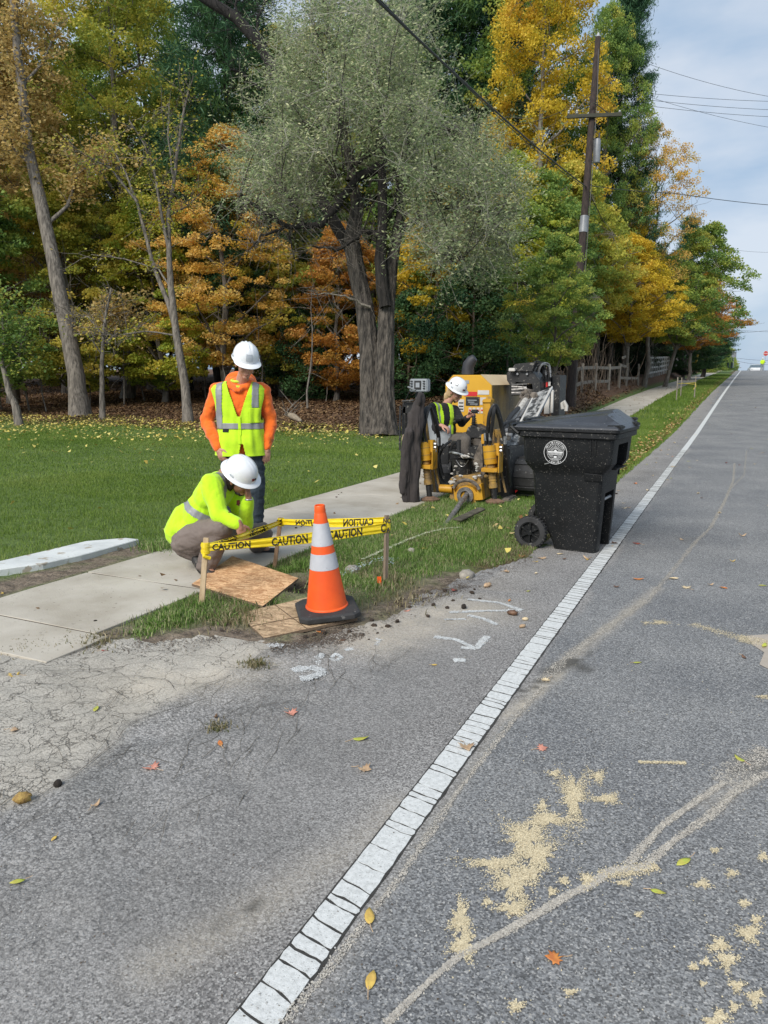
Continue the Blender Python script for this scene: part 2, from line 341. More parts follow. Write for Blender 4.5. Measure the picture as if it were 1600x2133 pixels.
def asphalt_mat(name='asphalt'):
    m = bpy.data.materials.new(name); m.use_nodes = True; nt = m.node_tree; b = nt.nodes['Principled BSDF']
    tc = N(nt, 'ShaderNodeTexCoord')
    def vec(s): mp = N(nt, 'ShaderNodeMapping'); mp.inputs['Scale'].default_value = s; nt.links.new(tc.outputs['Object'], mp.inputs[0]); return mp.outputs[0]
    def noise(s, d=4, v=None, r=.55): n = N(nt, 'ShaderNodeTexNoise'); n.inputs['Scale'].default_value = s; n.inputs['Detail'].default_value = d; n.inputs['Roughness'].default_value = r; nt.links.new(v or tc.outputs['Object'], n.inputs['Vector']); return n.outputs['Fac']
    def vor(s, feat='F1', out='Distance', v=None, rnd=1):
        n = N(nt, 'ShaderNodeTexVoronoi', feature=feat); n.inputs['Scale'].default_value = s; n.inputs['Randomness'].default_value = rnd; nt.links.new(v or tc.outputs['Object'], n.inputs['Vector']); return n.outputs[out]
    def ramp(f, a, b_, c0, c1):
        r = N(nt, 'ShaderNodeValToRGB'); r.color_ramp.elements[0].position = a; r.color_ramp.elements[1].position = b_; r.color_ramp.elements[0].color = c0; r.color_ramp.elements[1].color = c1; nt.links.new(f, r.inputs[0]); return r.outputs[0]
    def mix(f, a, c, t='MIX'):
        x = N(nt, 'ShaderNodeMixRGB', blend_type=t)
        for i, q in enumerate((f, a, c)):
            if hasattr(q, 'node'): nt.links.new(q, x.inputs[i])
            else: x.inputs[i].default_value = q if i else (q if not isinstance(q, tuple) else q[0])
        return x.outputs[0]
    def math_(op, a, c):
        x = N(nt, 'ShaderNodeMath', operation=op)
        for i, q in enumerate((a, c)):
            if hasattr(q, 'node'): nt.links.new(q, x.inputs[i])
            else: x.inputs[i].default_value = q
        return x.outputs[0]
    def at(n): x = N(nt, 'ShaderNodeAttribute', attribute_name=n); return x.outputs['Fac']
    B, W = (0, 0, 0, 1), (1, 1, 1, 1)
    base = ramp(noise(1.1, 5), .3, .72, (.155, .160, .168, 1), (.262, .262, .258, 1))
    # shoulder is a browner, lighter lift than the lane
    sx = N(nt, 'ShaderNodeSeparateXYZ'); nt.links.new(tc.outputs['Object'], sx.inputs[0])
    sh = ramp(math_('ADD', math_('MULTIPLY', sx.outputs['X'], -1), math_('MULTIPLY', noise(.8, 3), .3)), .95, 1.25, B, W)
    base = mix(sh, base, ramp(noise(1.6, 5), .3, .7, (.215, .205, .198, 1), (.285, .275, .265, 1)))
    # aggregate stones: cell colours
    cellc = vor(170, out='Color'); sc = N(nt, 'ShaderNodeSeparateColor'); nt.links.new(cellc, sc.inputs[0])
    st = ramp(sc.outputs[0], .0, 1, (.42, .42, .42, 1), (1.38, 1.38, 1.38, 1))
    base = mix(1.0, base, st, 'MULTIPLY')
    br = ramp(sc.outputs[1], .86, .90, B, W); base = mix(math_('MULTIPLY', br, .55), base, (.48, .47, .45, 1))
    gap = ramp(vor(150), .45, .75, B, W); base = mix(math_('MULTIPLY', gap, .35), base, (.035, .035, .036, 1))
    # bigger stones where the coarse old mix shows
    c2 = vor(112, out='Color'); s2 = N(nt, 'ShaderNodeSeparateColor'); nt.links.new(c2, s2.inputs[0])
    big = mix(1.0, ramp(noise(3, 4), .3, .7, (.20, .196, .188, 1), (.31, .30, .29, 1)), ramp(s2.outputs[0], 0, 1, (.5, .5, .5, 1), (1.45, 1.45, 1.45, 1)), 'MULTIPLY')
    big = mix(math_('MULTIPLY', ramp(vor(112), .42, .7, B, W), .4), big, (.03, .03, .03, 1))
    base = mix(at('coarse'), base, big)
    # old pale driveway with alligator cracks
    drv = mix(1.0, ramp(noise(2.2, 6), .25, .75, (.29, .27, .235, 1), (.43, .405, .36, 1)), ramp(sc.outputs[0], 0, 1, (.7, .7, .7, 1), (1.25, 1.25, 1.25, 1)), 'MULTIPLY')
    n4 = N(nt, 'ShaderNodeTexNoise'); n4.inputs['Scale'].default_value = 7; n4.inputs['Detail'].default_value = 5; nt.links.new(tc.outputs['Object'], n4.inputs['Vector'])
    wv = N(nt, 'ShaderNodeMixRGB', blend_type='ADD'); wv.inputs[0].default_value = .30; nt.links.new(tc.outputs['Object'], wv.inputs[1]); nt.links.new(n4.outputs['Color'], wv.inputs[2])
    crk = ramp(vor(5.2, 'DISTANCE_TO_EDGE', v=wv.outputs[0]), .0, .018, W, B); crk2 = ramp(vor(13, 'DISTANCE_TO_EDGE', v=wv.outputs[0]), .0, .02, W, B)
    lot = ramp(noise(.9, 3), .42, .6, B, W)
    crk = math_('MAXIMUM', math_('MULTIPLY', crk, .85), math_('MULTIPLY', crk2, math_('MULTIPLY', lot, .8)))
    drv = mix(crk, drv, (.03, .027, .024, 1)); base = mix(at('old'), base, drv)
    # fine cracks across the coarse zone
    v5 = vec((1, 1, 1)); crs = ramp(vor(2.3, 'DISTANCE_TO_EDGE', v=wv.outputs[0]), .0, .008, W, B)
    base = mix(math_('MULTIPLY', crs, math_('MULTIPLY', at('coarse'), .8)), base, (.03, .03, .03, 1))
    # dust lodged between stones
    dm = math_('MULTIPLY', at('dust'), ramp(noise(60, 5), .25, .7, (.35, .35, .35, 1), W)); base = mix(dm, base, (.50, .44, .35, 1))
    base = mix(math_('MULTIPLY', at('wet'), .8), base, (.045, .042, .036, 1))
    # faint sandy bloom in the lane, away from the near edge
    nt.links.new(base, b.inputs['Base Color'])
    b.inputs['Roughness'].default_value = .88; b.inputs['Specular IOR Level'].default_value = .35
    h = math_('SUBTRACT', noise(230, 3), math_('MULTIPLY', gap, .4)); h = math_('SUBTRACT', h, math_('MULTIPLY', crk, math_('MULTIPLY', at('old'), 2.5)))
    h = math_('SUBTRACT', h, math_('MULTIPLY', math_('MULTIPLY', ramp(vor(112), .42, .7, B, W), at('coarse')), .7))
    bp = N(nt, 'ShaderNodeBump'); bp.inputs['Distance'].default_value = .0022; bp.inputs['Strength'].default_value = .8; nt.links.new(h, bp.inputs['Height']); nt.links.new(bp.outputs[0], b.inputs['Normal'])
    return m
M_GROUND = ground_mat(); M_ASPH = asphalt_mat()
def sheet(name, mask, m, Z):
    F = Fq[mask]; u, inv = np.unique(F, return_inverse=True); F2 = inv.reshape(F.shape)
    V = np.stack([XX.ravel()[u], YY.ravel()[u], Z.ravel()[u]], -1)
    me = np_mesh(name, V, F2, True, {k: ('POINT', a.ravel()[u]) for k, a in attrs.items()}); return link(name, me, m, kind='structure')
olf = (old[:-1, :-1] > .5)
sheet('road', paved & ~olf, M_ASPH, ZZ2)
sheet('driveway', paved & olf, M_ASPH, ZZ2)
grd = sheet('ground', ~paved & ~side, M_GROUND, ZZ2)
grd_base = None
# --- sidewalk of separate concrete slabs
M_CONC = mat('sidewalk_concrete', (.46, .425, .365), (.33, .295, .24), rough=.9, scale=1.7, bump=.002, bscale=120, detail=9, thresh=(.34, .62), speck=(45, .68, (.19, .17, .14)))
sw = sroot('sidewalk')
js = [2.62, 3.07]+[4.1+1.5*i for i in range(100) if 4.1+1.5*i < 126]
for i, (a, c) in enumerate(zip(js, js[1:])):
    left = -4.5 if c < 5.7 else SWL
    g0 = .007; q = MB(); yy = np.linspace(a+g0, c-g0, 3)
    top = [(lerp(left, SWR, k/4)+float(cx(y)), y, gzf(-4.1+float(cx(y)), y)+.012+.003*random.uniform(-1, 1)*(i % 3 > 0)) for y in yy for k in range(5)]
    if i == 0: top = [(x+(.12 if k % 5 == 4 else 0), y, z) for k, (x, y, z) in enumerate(top)]
    n5 = 5; vs = top+[(x, y, z-.11) for x, y, z in top]; fs = []
    for r_ in range(2):
        for k in range(4): fs.append((r_*5+k, r_*5+k+1, r_*5+k+6, r_*5+k+5))
    ring = [0, 1, 2, 3, 4, 9, 14, 13, 12, 11, 10, 5]
    for e in range(12): p_, n_ = ring[e], ring[(e+1) % 12]; fs.append((p_, p_+15, n_+15, n_))
    q.add(vs, fs); q.build('slab', M_CONC, sw, bevel=.003)
link('sidewalk_bed', np_mesh('bed', [(SWL+float(cx(y))+dx, y, gzf(-4.1+float(cx(y)), y)+.0085) for y in np.arange(2.66, 152, 2) for dx in (.4 if y < 5.6 else .03, SWR-SWL-.02)],
     [(2*i, 2*i+1, 2*i+3, 2*i+2) for i in range(len(np.arange(2.66, 152, 2))-1)]), MATS.get('bed') or mat('bed_soil', (.07, .055, .04), rough=1), sw)
# ================================================================= white edge line: thick paint broken into blocks
M_PAINT = mat('white_line_paint', (.60, .61, .60), (.44, .45, .44), rough=.75, scale=60, bump=.0012, bscale=260, thresh=(.3, .6), detail=6, speck=(170, .62, (.36, .36, .35)))
line = sroot('road_line')
rl = random.Random(3)
y = .95; n_seg = 0; far = MB()
W2 = .056
while y < 60:
    L = rl.choice([rl.uniform(.03, .06), rl.uniform(.05, .09), rl.uniform(.08, .14)]) if y < 17 else rl.uniform(.25, .5)
    g = (rl.uniform(.0035, .006)+.0018*max(0, y-1.8)) if y < 17 else .006
    if rl.random() < .12: g += .003
    # ragged block outline
    def edge(x0, x1, yy, am):
        return [(lerp(x0, x1, k/5), yy+rl.uniform(-am, am)*2+sk*(k-2.5)+bow*((k-2.5)**2-3)) for k in range(6)]
    sl = .010
    if n_seg == 0: bow, sk = .0006, .001
    a = edge(-W2, W2, y+g/2, .0015); bow = rl.gauss(0, .00045); sk = rl.gauss(0, .0009); b = edge(-W2, W2, y+L-g/2, .0015)
    a = [(px, py-sl*px/W2) for px, py in a]; b = [(px, py-sl*px/W2) for px, py in b]
    a[0] = (a[0][0]+.0025, a[0][1]+.001); a[-1] = (a[-1][0]-.003, a[-1][1]); b[0] = (b[0][0]+.002, b[0][1]); b[-1] = (b[-1][0]-.0025, b[-1][1]-.0015)
    midr = (W2+rl.uniform(-.002, .002), y+L*.5-sl); midl = (-W2+rl.uniform(-.002, .002), y+L*.5+sl)
    poly = a+[midr]+b[::-1]+[midl]
    pts = [(LINE+px+float(cx(py)), py) for px, py in poly]
    z0 = gzf(pts[0][0], y); z1 = gzf(pts[0][0], y+L); zz = lambda py: z0+(z1-z0)*(py-y)/L
    h = .0018+rl.uniform(0, .0007)
    if n_seg < 280: q = MB(); q.prism([(px, py, zz(py)-.002) for px, py in pts], (0, 0, 0), (0, 0, h+.002)); q.build('paint_block', M_PAINT, line)
    else: far.prism([(px, py, zz(py)-.002) for px, py in pts], (0, 0, 0), (0, 0, h+.002))
    n_seg += 1; y += L
if far.v: far.build('paint_strip_worn', M_PAINT, line, kind='stuff')
q = MB(); yy = list(np.arange(60, 128, 3.0))
for a, b in zip(yy, yy[1:]):
    q.add([(LINE+s*W2+float(cx(t)), t, gzf(0, t)+.006) for t in (a, b) for s in (-1, 1)], [(0, 1, 3, 2)])
q.build('paint_strip', M_PAINT, line)

q = MB(); rj = random.Random(8); yy = list(np.arange(.9, 17, .05))
vs = []
for t in yy:
    for s in (-1, 1): x = LINE+float(cx(t))+s*(W2+.0035+abs(rj.gauss(0, .0035))*(s > 0)+.002*rj.random()); vs.append((x, t, gzf(x, t)+.0012))
q.add(vs, [(2*i, 2*i+1, 2*i+3, 2*i+2) for i in range(len(yy)-1)]); q.build('joint_filler', mat('dark_joint', (.045, .043, .04), (.025, .024, .022), rough=1, scale=80), line)
# ================================================================= loose grains: sand, chalk paint, scuffs (real flakes lying on the surface)
def grains(name, label_mat, P, size, m, zoff=.0015, kind='stuff'):
    P = np.asarray(P); n = len(P); s = size*(.5+rng.random(n)); a = rng.random(n)*6.283
    z = gz(P[:, 0], P[:, 1])+zoff+rng.random(n)*.0025
    V = np.empty((n, 4, 3)); 
    for k in range(4):
        an = a+k*math.pi/2+rng.normal(0, .25, n); V[:, k, 0] = P[:, 0]+np.cos(an)*s; V[:, k, 1] = P[:, 1]+np.sin(an)*s; V[:, k, 2] = z+rng.normal(0, .0008, n)
    F = np.arange(n*4).reshape(n, 4)
    return link(name, np_mesh(name, V.reshape(-1, 3), F), m, kind=kind)
def path_pts(pix, n, w, falloff=1.0, clump=0):
    pts = [G(*q) for q in pix]; seg = [(b-a).length for a, b in zip(pts, pts[1:])]; tot = sum(seg); out = []
    cum = np.cumsum([0]+seg); u = rng.random(n)*tot
    for t in u:
        i = min(int(np.searchsorted(cum, t)-1), len(seg)-1); i = max(i, 0); f_ = (t-cum[i])/max(seg[i], 1e-6); p = pts[i].lerp(pts[i+1], f_)
        d = (pts[i+1]-pts[i]).normalized(); nrm = Vector((-d.y, d.x, 0)); ww = w*(.55+.9*vnoise(p.x, p.y, 9)); r_ = rng.normal()*.5 if rng.random() < falloff else rng.uniform(-1, 1)
        p = p+nrm*r_*ww; out.append((p.x, p.y))
    return out
M_SAND = mat('spilled_sand', (.62, .54, .37), (.50, .43, .29), rough=1, scale=90)
M_CHALK = mat('marking_paint', (.62, .64, .64), (.45, .46, .46), rough=1, scale=60)
M_SCUFF = mat('scuff_dust', (.47, .44, .385), (.36, .335, .30), rough=1, scale=60)
S = []
def patch(x, y, rx, ry, n):                               # ragged patch, pixel centre and extents
    c = G(x, y); ex = (G(x+rx, y)-c); ey = (G(x, y-ry)-c); ph = rng.random(6)*6.28
    m_ = 0
    while m_ < n:
        a = rng.random()*6.283; r_ = abs(rng.normal())*.62
        lim = 1+.35*math.sin(3*a+ph[0])+.22*math.sin(7*a+ph[1])+.12*math.sin(13*a+ph[2])
        if r_ > lim*1.7: continue
        p = c+ex*math.cos(a)*r_*lim+ey*math.sin(a)*r_*lim; S.append((p.x, p.y)); m_ += 1
for q in [(1195, 1660, 24, 42, 2300), (1095, 1745, 36, 30, 2400), (1140, 1708, 38, 12, 1500), (1120, 1780, 30, 22, 1900), (1035, 1800, 46, 12, 1300), (1070, 1840, 30, 26, 2000), (1105, 1820, 22, 16, 700), (1265, 1665, 24, 9, 600),
          (1245, 1618, 14, 12, 350), (1155, 1612, 12, 8, 200), (1130, 1680, 10, 10, 220), (960, 1915, 15, 26, 1300), (965, 1970, 17, 22, 1300), (1070, 1893, 26, 12, 900), (1015, 1880, 8, 6, 150), (1225, 1835, 16, 14, 420), (1175, 1835, 9, 8, 160), (1150, 1858, 9, 7, 120),
          (1375, 1297, 18, 4, 380), (1345, 1298, 7, 3, 80), (1463, 1842, 14, 7, 260), (1560, 1945, 20, 15, 500), (1575, 1918, 9, 9, 150), (1550, 1883, 10, 7, 140), (1500, 1970, 18, 12, 330), (1515, 2002, 18, 14, 350), (1470, 2005, 8, 6, 90), (1445, 2015, 8, 6, 90),
          (1535, 2055, 12, 10, 220), (1572, 2078, 14, 12, 260), (1075, 2097, 13, 9, 230), (1188, 2068, 11, 6, 120), (1500, 2120, 14, 12, 300), (1480, 2132, 12, 10, 200), (1530, 2100, 8, 8, 120), (1590, 1785, 10, 9, 150), (1590, 1452, 14, 4, 150), (1490, 1772, 8, 5, 60), (1525, 1820, 12, 8, 100), (1300, 1840, 14, 5, 160),
          (1465, 2050, 6, 4, 50), (1330, 1905, 8, 6, 60)]: patch(*q[:4], int(q[4]*2.9))
S += path_pts([(1330, 1588), (1430, 1590)], 900, .012); S += path_pts([(1440, 1300), (1600, 1345)], 1600, .05); S += path_pts([(1250, 1825), (1370, 1805)], 1300, .02)
S += path_pts([(1540, 1330), (1600, 1340)], 1500, .05, .3)
for i in range(260): S.append(tuple(G(rng.uniform(900, 1600), rng.uniform(1250, 2133))[:2]))
grains('sand_spill', '', S, .0021, M_SAND)
S = []
for P, n, w in [([(805, 2133), (900, 2040), (960, 1990), (1020, 1960), (1100, 1915), (1190, 1862), (1230, 1845), (1270, 1815), (1340, 1808)], 5600, .011),
                ([(1340, 1808), (1400, 1755), (1480, 1700), (1530, 1650), (1600, 1610)], 2600, .014), ([(1310, 1800), (1380, 1720), (1450, 1670), (1510, 1630)], 2200, .012),
                ([(1130, 1420), (1180, 1370), (1240, 1325), (1300, 1283), (1345, 1250)], 3200, .03), ([(1300, 1283), (1350, 1250), (1400, 1190), (1450, 1128), (1480, 1100), (1510, 1045), (1528, 1000), (1530, 965)], 9500, .018),
                ([(1480, 1100), (1520, 1020), (1550, 990), (1555, 940)], 3600, .015), ([(590, 2133), (700, 2000), (840, 1820), (960, 1640), (1070, 1500), (1130, 1430)], 2600, .012), ([(1500, 1630), (1600, 1560)], 1200, .05)]:
    S += path_pts(P, int(n*1.25), w, .6)
grains('scuff_marks', '', S, .0026, M_SCUFF)
S = []
for P, n, w in [([(905, 1327), (950, 1333), (990, 1352)], 1500, .016), ([(960, 1350), (992, 1352), (1015, 1326)], 1400, .02), ([(945, 1376), (970, 1376)], 600, .02),
                ([(935, 1276), (1010, 1273), (1085, 1272)], 1300, .016), ([(975, 1249), (1040, 1256), (1088, 1272)], 1300, .016), ([(925, 1291), (970, 1290)], 260, .012), ([(975, 1282), (1010, 1290), (1035, 1302)], 700, .016),
                ([(690, 1370), (700, 1362), (712, 1370), (700, 1378), (688, 1372)], 900, .014), ([(610, 1398), (640, 1390), (675, 1398), (650, 1412), (625, 1415)], 1500, .03), ([(720, 1355), (745, 1350)], 350, .018), ([(765, 1340), (790, 1332), (780, 1345)], 200, .02), ([(545, 1343), (590, 1346)], 500, .03),
                ([(655, 1385), (672, 1362)], 400, .02), ([(220, 1183), (268, 1187)], 500, .02), ([(262, 1180), (275, 1190)], 200, .02)]:
    S += path_pts(P, int(n*2.1), w, .7)
grains('marking_paint', '', S, .0028, M_CHALK)
M_CRUMB = mat('soil_crumb', (.13, .10, .075), (.06, .045, .033), rough=1, scale=80)
S = path_pts([(150, 1346), (330, 1340), (500, 1328), (560, 1345), (640, 1338), (740, 1305), (830, 1272), (900, 1235), (960, 1205), (1030, 1182), (1100, 1160)], 5200, .17, 1) + path_pts([(880, 1250), (990, 1215)], 900, .1, 1) + path_pts([(560, 1345), (760, 1325)], 1500, .12, 1)
grains('soil_crumbs', '', S, .0042, M_CRUMB)
S = [tuple(G(rng.uniform(0, 1600), rng.uniform(1200, 2133))[:2]) for _ in range(1500)]
grains('loose_grit', '', [q for q in S if q[0] > -3], .0024, mat('pale_grit', (.46, .45, .43), (.25, .245, .235), rough=.9, scale=70)); grains('loose_grit', '', [tuple(G(rng.uniform(0, 1600), rng.uniform(1200, 2133))[:2]) for _ in range(900)], .0024, M_CRUMB)
# open cracks in the old paving: dark sunken-looking ribbons of dirt
cv_, cf_ = [], []; rc = random.Random(77)
def crack(x, y, ang, L, w, wander=.5, fork=.25, depth=0):
    pts = []; t = 0; st = .022
    while t < L:
        pts.append((x, y, w*(.35+.65*math.sin(math.pi*min(1, max(.05, t/L))))*rc.uniform(.5, 1.3))); ang += rc.gauss(0, wander); ang = ang*.97+base_ang*.03 if depth == 0 else ang; x += math.cos(ang)*st; y += math.sin(ang)*st; t += st
        if depth < 2 and rc.random() < fork*.12: crack(x, y, ang+rc.choice([-1, 1])*rc.uniform(.6, 1.4), L*rc.uniform(.2, .5), w*.7, wander, fork, depth+1)
    n0 = len(cv_)
    for i, (px, py, ww) in enumerate(pts):
        j = min(i+1, len(pts)-1); k = max(i-1, 0); dx, dy = pts[j][0]-pts[k][0], pts[j][1]-pts[k][1]; d = math.hypot(dx, dy)+1e-9; nx_, ny_ = -dy/d*ww/2, dx/d*ww/2; z = gzf(px, py)+.0022+(.004 if px < EDGE else 0)
        cv_.extend([(px+nx_, py+ny_, z), (px-nx_, py-ny_, z)])
        if i: cf_.append((n0+2*i-2, n0+2*i-1, n0+2*i+1, n0+2*i))
base_ang = math.atan2(SEAM[3][1]-SEAM[1][1], SEAM[3][0]-SEAM[1][0])
for _ in range(70): g = G(rc.uniform(-60, 560), rc.uniform(1350, 1640)); 
for _ in range(50):
    px, py = rc.uniform(-80, 600), rc.uniform(1345, 1660); g = G(px, py)
    if inpoly(np.array([g.x]), np.array([g.y]), DRV)[0]: base_ang = rc.uniform(-.2, .5); crack(g.x, g.y, rc.choice([rc.uniform(-.4, .6), rc.uniform(-.4, .6), rc.uniform(0, 3.14)]), rc.uniform(.08, .42)*(1.3 if py < 1450 else 1), .0038 if py < 1450 else .0026, .20, .5)
base_ang = math.atan2(SEAM[3][1]-SEAM[1][1], SEAM[3][0]-SEAM[1][0])
for _ in range(70):
    t_ = rc.random(); i = rc.randrange(len(SEAM)-1); sxp = lerp(SEAM[i][0], SEAM[i+1][0], t_)+rc.uniform(-.02, .75); syp = lerp(SEAM[i][1], SEAM[i+1][1], t_)-rc.uniform(0, .15); crack(sxp, syp, base_ang+rc.gauss(0, .25), rc.uniform(.06, .45), .0026, .14, .2)
for a_, b_ in zip(SEAM, SEAM[1:]): crack(a_[0], a_[1], math.atan2(b_[1]-a_[1], b_[0]-a_[0]), math.hypot(b_[0]-a_[0], b_[1]-a_[1]), .0045, .10, .2, 1)
me = bpy.data.meshes.new('paving_cracks'); me.from_pydata(cv_, [], cf_); link('paving_cracks', me, mat('crack_dirt', (.13, .115, .095), (.07, .062, .05), rough=1, scale=60), kind='stuff')
# wet clay puddle at the right edge
q = MB(); pc = [G(*t) for t in [(1555, 1325), (1600, 1322), (1640, 1330), (1650, 1400), (1600, 1394), (1582, 1385), (1592, 1360), (1570, 1345)]]
q.add([(p.x, p.y, .003) for p in pc], [tuple(range(len(pc)))])
M_PUD = mat('wet_clay', (.40, .33, .25), (.34, .28, .21), rough=.25, scale=12)
q.build('clay_puddle', M_PUD, None, kind='structure')

# ================================================================= grass blades
def blades(name, P, h, w, m, tilt=.5, two=False):
    n = len(P); P = np.asarray(P); z = gz(P[:, 0], P[:, 1]); 
    a = rng.random(n)*6.283; hh = h*(.5+rng.random(n)); ww = w*(.6+.8*rng.random(n)); ta = rng.random(n)*6.283; tl = hh*np.abs(rng.normal(0, tilt, n)); 
    dx, dy = np.cos(a)*ww/2, np.sin(a)*ww/2
    if two:
        V = np.empty((n, 5, 3)); base = np.stack([P[:, 0], P[:, 1], z-.004], -1); mid = base+np.stack([np.cos(ta)*tl*.35, np.sin(ta)*tl*.35, hh*.6], -1)
        d = np.stack([dx, dy, 0*dx], -1); V[:, 0] = base-d; V[:, 1] = base+d; V[:, 2] = mid+d*.8; V[:, 3] = mid-d*.8; V[:, 4] = base+np.stack([np.cos(ta)*tl, np.sin(ta)*tl, hh*np.clip(1-.35*(tl/hh)**2, .3, 1)], -1)
        i = np.arange(n)[:, None]*5; F = np.concatenate([i+np.array([[0, 1, 2]]), i+np.array([[0, 2, 3]]), i+np.array([[3, 2, 4]])])
        cv = np.tile(rng.random(n), 3)
    else:
        V = np.empty((n, 3, 3)); V[:, 0] = np.stack([P[:, 0]-dx, P[:, 1]-dy, z-.004], -1); V[:, 1] = np.stack([P[:, 0]+dx, P[:, 1]+dy, z-.004], -1)
        V[:, 2] = np.stack([P[:, 0]+np.cos(ta)*tl, P[:, 1]+np.sin(ta)*tl, z+hh], -1); F = np.arange(n*3).reshape(n, 3); cv = rng.random(n)
    return link(name, np_mesh(name, V.reshape(-1, 3), F, attrs={'cv': ('FACE', cv)}), m, kind='stuff')
def leafmat(name, cols, rough=.6, transl=.25, big=.35, bscale=.5, attr='cv'):
    """colour picked per leaf from a ramp (attribute) shifted by a slow noise"""
    m = bpy.data.materials.new(name); m.use_nodes = True; nt = m.node_tree; b = nt.nodes['Principled BSDF']; out = nt.nodes['Material Output']
    at = N(nt, 'ShaderNodeAttribute', attribute_name=attr); tc = N(nt, 'ShaderNodeTexCoord'); no = N(nt, 'ShaderNodeTexNoise'); no.inputs['Scale'].default_value = bscale; no.inputs['Detail'].default_value = 2
    oi = N(nt, 'ShaderNodeObjectInfo'); va = N(nt, 'ShaderNodeVectorMath', operation='ADD'); nt.links.new(tc.outputs['Object'], va.inputs[0]); 
    sc_ = N(nt, 'ShaderNodeVectorMath', operation='SCALE'); nt.links.new(oi.outputs['Location'], sc_.inputs[0]); sc_.inputs['Scale'].default_value = 1.37; nt.links.new(sc_.outputs[0], va.inputs[1]); nt.links.new(va.outputs[0], no.inputs['Vector'])
    mr = N(nt, 'ShaderNodeMapRange'); mr.inputs['From Min'].default_value = .3; mr.inputs['From Max'].default_value = .7; mr.inputs['To Min'].default_value = -big; mr.inputs['To Max'].default_value = big; nt.links.new(no.outputs['Fac'], mr.inputs['Value'])
    ad = N(nt, 'ShaderNodeMath', operation='ADD', use_clamp=True); nt.links.new(at.outputs['Fac'], ad.inputs[0]); nt.links.new(mr.outputs[0], ad.inputs[1])
    cr = N(nt, 'ShaderNodeValToRGB'); el = cr.color_ramp.elements
    while len(el) < len(cols): el.new(.5)
    for i, c_ in enumerate(cols): el[i].position = i/(len(cols)-1); el[i].color = tuple(c_)+(1,)
    nt.links.new(ad.outputs[0], cr.inputs[0]); nt.links.new(cr.outputs[0], b.inputs['Base Color']); b.inputs['Roughness'].default_value = rough; b.inputs['Specular IOR Level'].default_value = .25
    if transl:
        tr = N(nt, 'ShaderNodeBsdfTranslucent'); nt.links.new(cr.outputs[0], tr.inputs['Color']); mx = N(nt, 'ShaderNodeMixShader'); mx.inputs[0].default_value = transl
        nt.links.new(b.outputs[0], mx.inputs[1]); nt.links.new(tr.outputs[0], mx.inputs[2]); nt.links.new(mx.outputs[0], out.inputs['Surface'])
    MATS[name] = m; return m
M_GRASS = leafmat('grass', [(.06, .12, .022), (.10, .19, .035), (.15, .26, .05), (.22, .31, .09), (.40, .39, .22)], big=.22, bscale=.9)
M_LAWN = leafmat('lawn_grass', [(.085, .15, .022), (.125, .205, .03), (.165, .25, .04), (.23, .29, .08)], big=.4, bscale=.45)
M_STRAW = leafmat('dry_grass', [(.08, .10, .035), (.18, .16, .08), (.28, .24, .14), (.40, .34, .22)], big=.1)
def gmask(P, lit=.5, dirtk=1.0):
    X, Y = P[:, 0], P[:, 1]; sx_ = X-cx(Y)
    ap = [tuple(a) for a in APRON]
    okk = ~inpoly(sx_, Y, [(a, b+.0) for a, b in APP]) & ~((sx_ < SWR+.01) & (sx_ > SWL-.01) & (Y > 2.6))
    dd = segd(X, Y, ap); okk &= (rng.random(len(X)) < np.clip((dd-.15)/.62, .0, 1)) | (Y > 5.6)
    hd = np.hypot(X-holec[0], (Y-holec[1])*1.3); okk &= (rng.random(len(X)) < np.clip((hd-.18)/.3, 0, 1))
    for B_ in ([(495, 1278), (550, 1332), (745, 1290), (640, 1244)], [(400, 1221), (540, 1268), (622, 1205), (490, 1160)]): okk &= ~inpoly(X, Y, [tuple(G(*q)[:2]) for q in B_])
    okk &= ~((X > -5.35) & (X < -4.4) & (Y < 5.1) & (rng.random(len(X)) < .92))
    return okk
def rect(n, x0, x1, y0, y1): 
    y = rng.uniform(y0, y1, n); return np.stack([rng.uniform(x0, x1, n)+cx(y), y], -1)
P = rect(90000, SWR, EDGE+.03, 3.2, 9.0); P = P[gmask(P)]; dn = fnoise(P[:, 0], P[:, 1], 3.5)
dryf = np.clip(.55*np.exp(-((P[:, 0]-EDGE)/.4)**2)+.9*(dn-.42)+.35*(P[:, 1] < 5.4), 0, 1); isd = rng.random(len(P)) < dryf
blades('verge_grass', P[~isd], .042, .0042, M_GRASS, .55, True); blades('dry_verge_grass', P[isd], .04, .004, M_STRAW, 1.0, True)
P = rect(52000, SWR, EDGE+.03, 9, 26); P = P[rng.random(len(P)) < 1]; blades('verge_grass', P, .045, .012, M_LAWN, .5)
P = rect(26000, SWR, EDGE+.03, 26, 90); blades('verge_grass', P, .08, .035, M_LAWN, .5)
# lawn: density falls with distance
def lawn(n, zc0, zc1, h, w, x0, x1):
    P = np.stack([rng.uniform(x0, x1, n), rng.uniform(zc0, zc1, n)], -1); P = P[gmask(P)]; return P
P = lawn(75000, 3.4, 9, 0, 0, -9.5, SWL-.03); blades('lawn', P, .032, .006, M_LAWN, .5)
P = lawn(95000, 7, 15, 0, 0, -18, SWL-.03); blades('lawn', P, .034, .012, M_LAWN, .5)
P = lawn(85000, 13, 21.5, 0, 0, -30, SWL-.03); P = P[rng.random(len(P)) > np.clip((P[:, 1]-17)/4.5, 0, .95)]; blades('lawn', P, .036, .02, M_LAWN, .5)
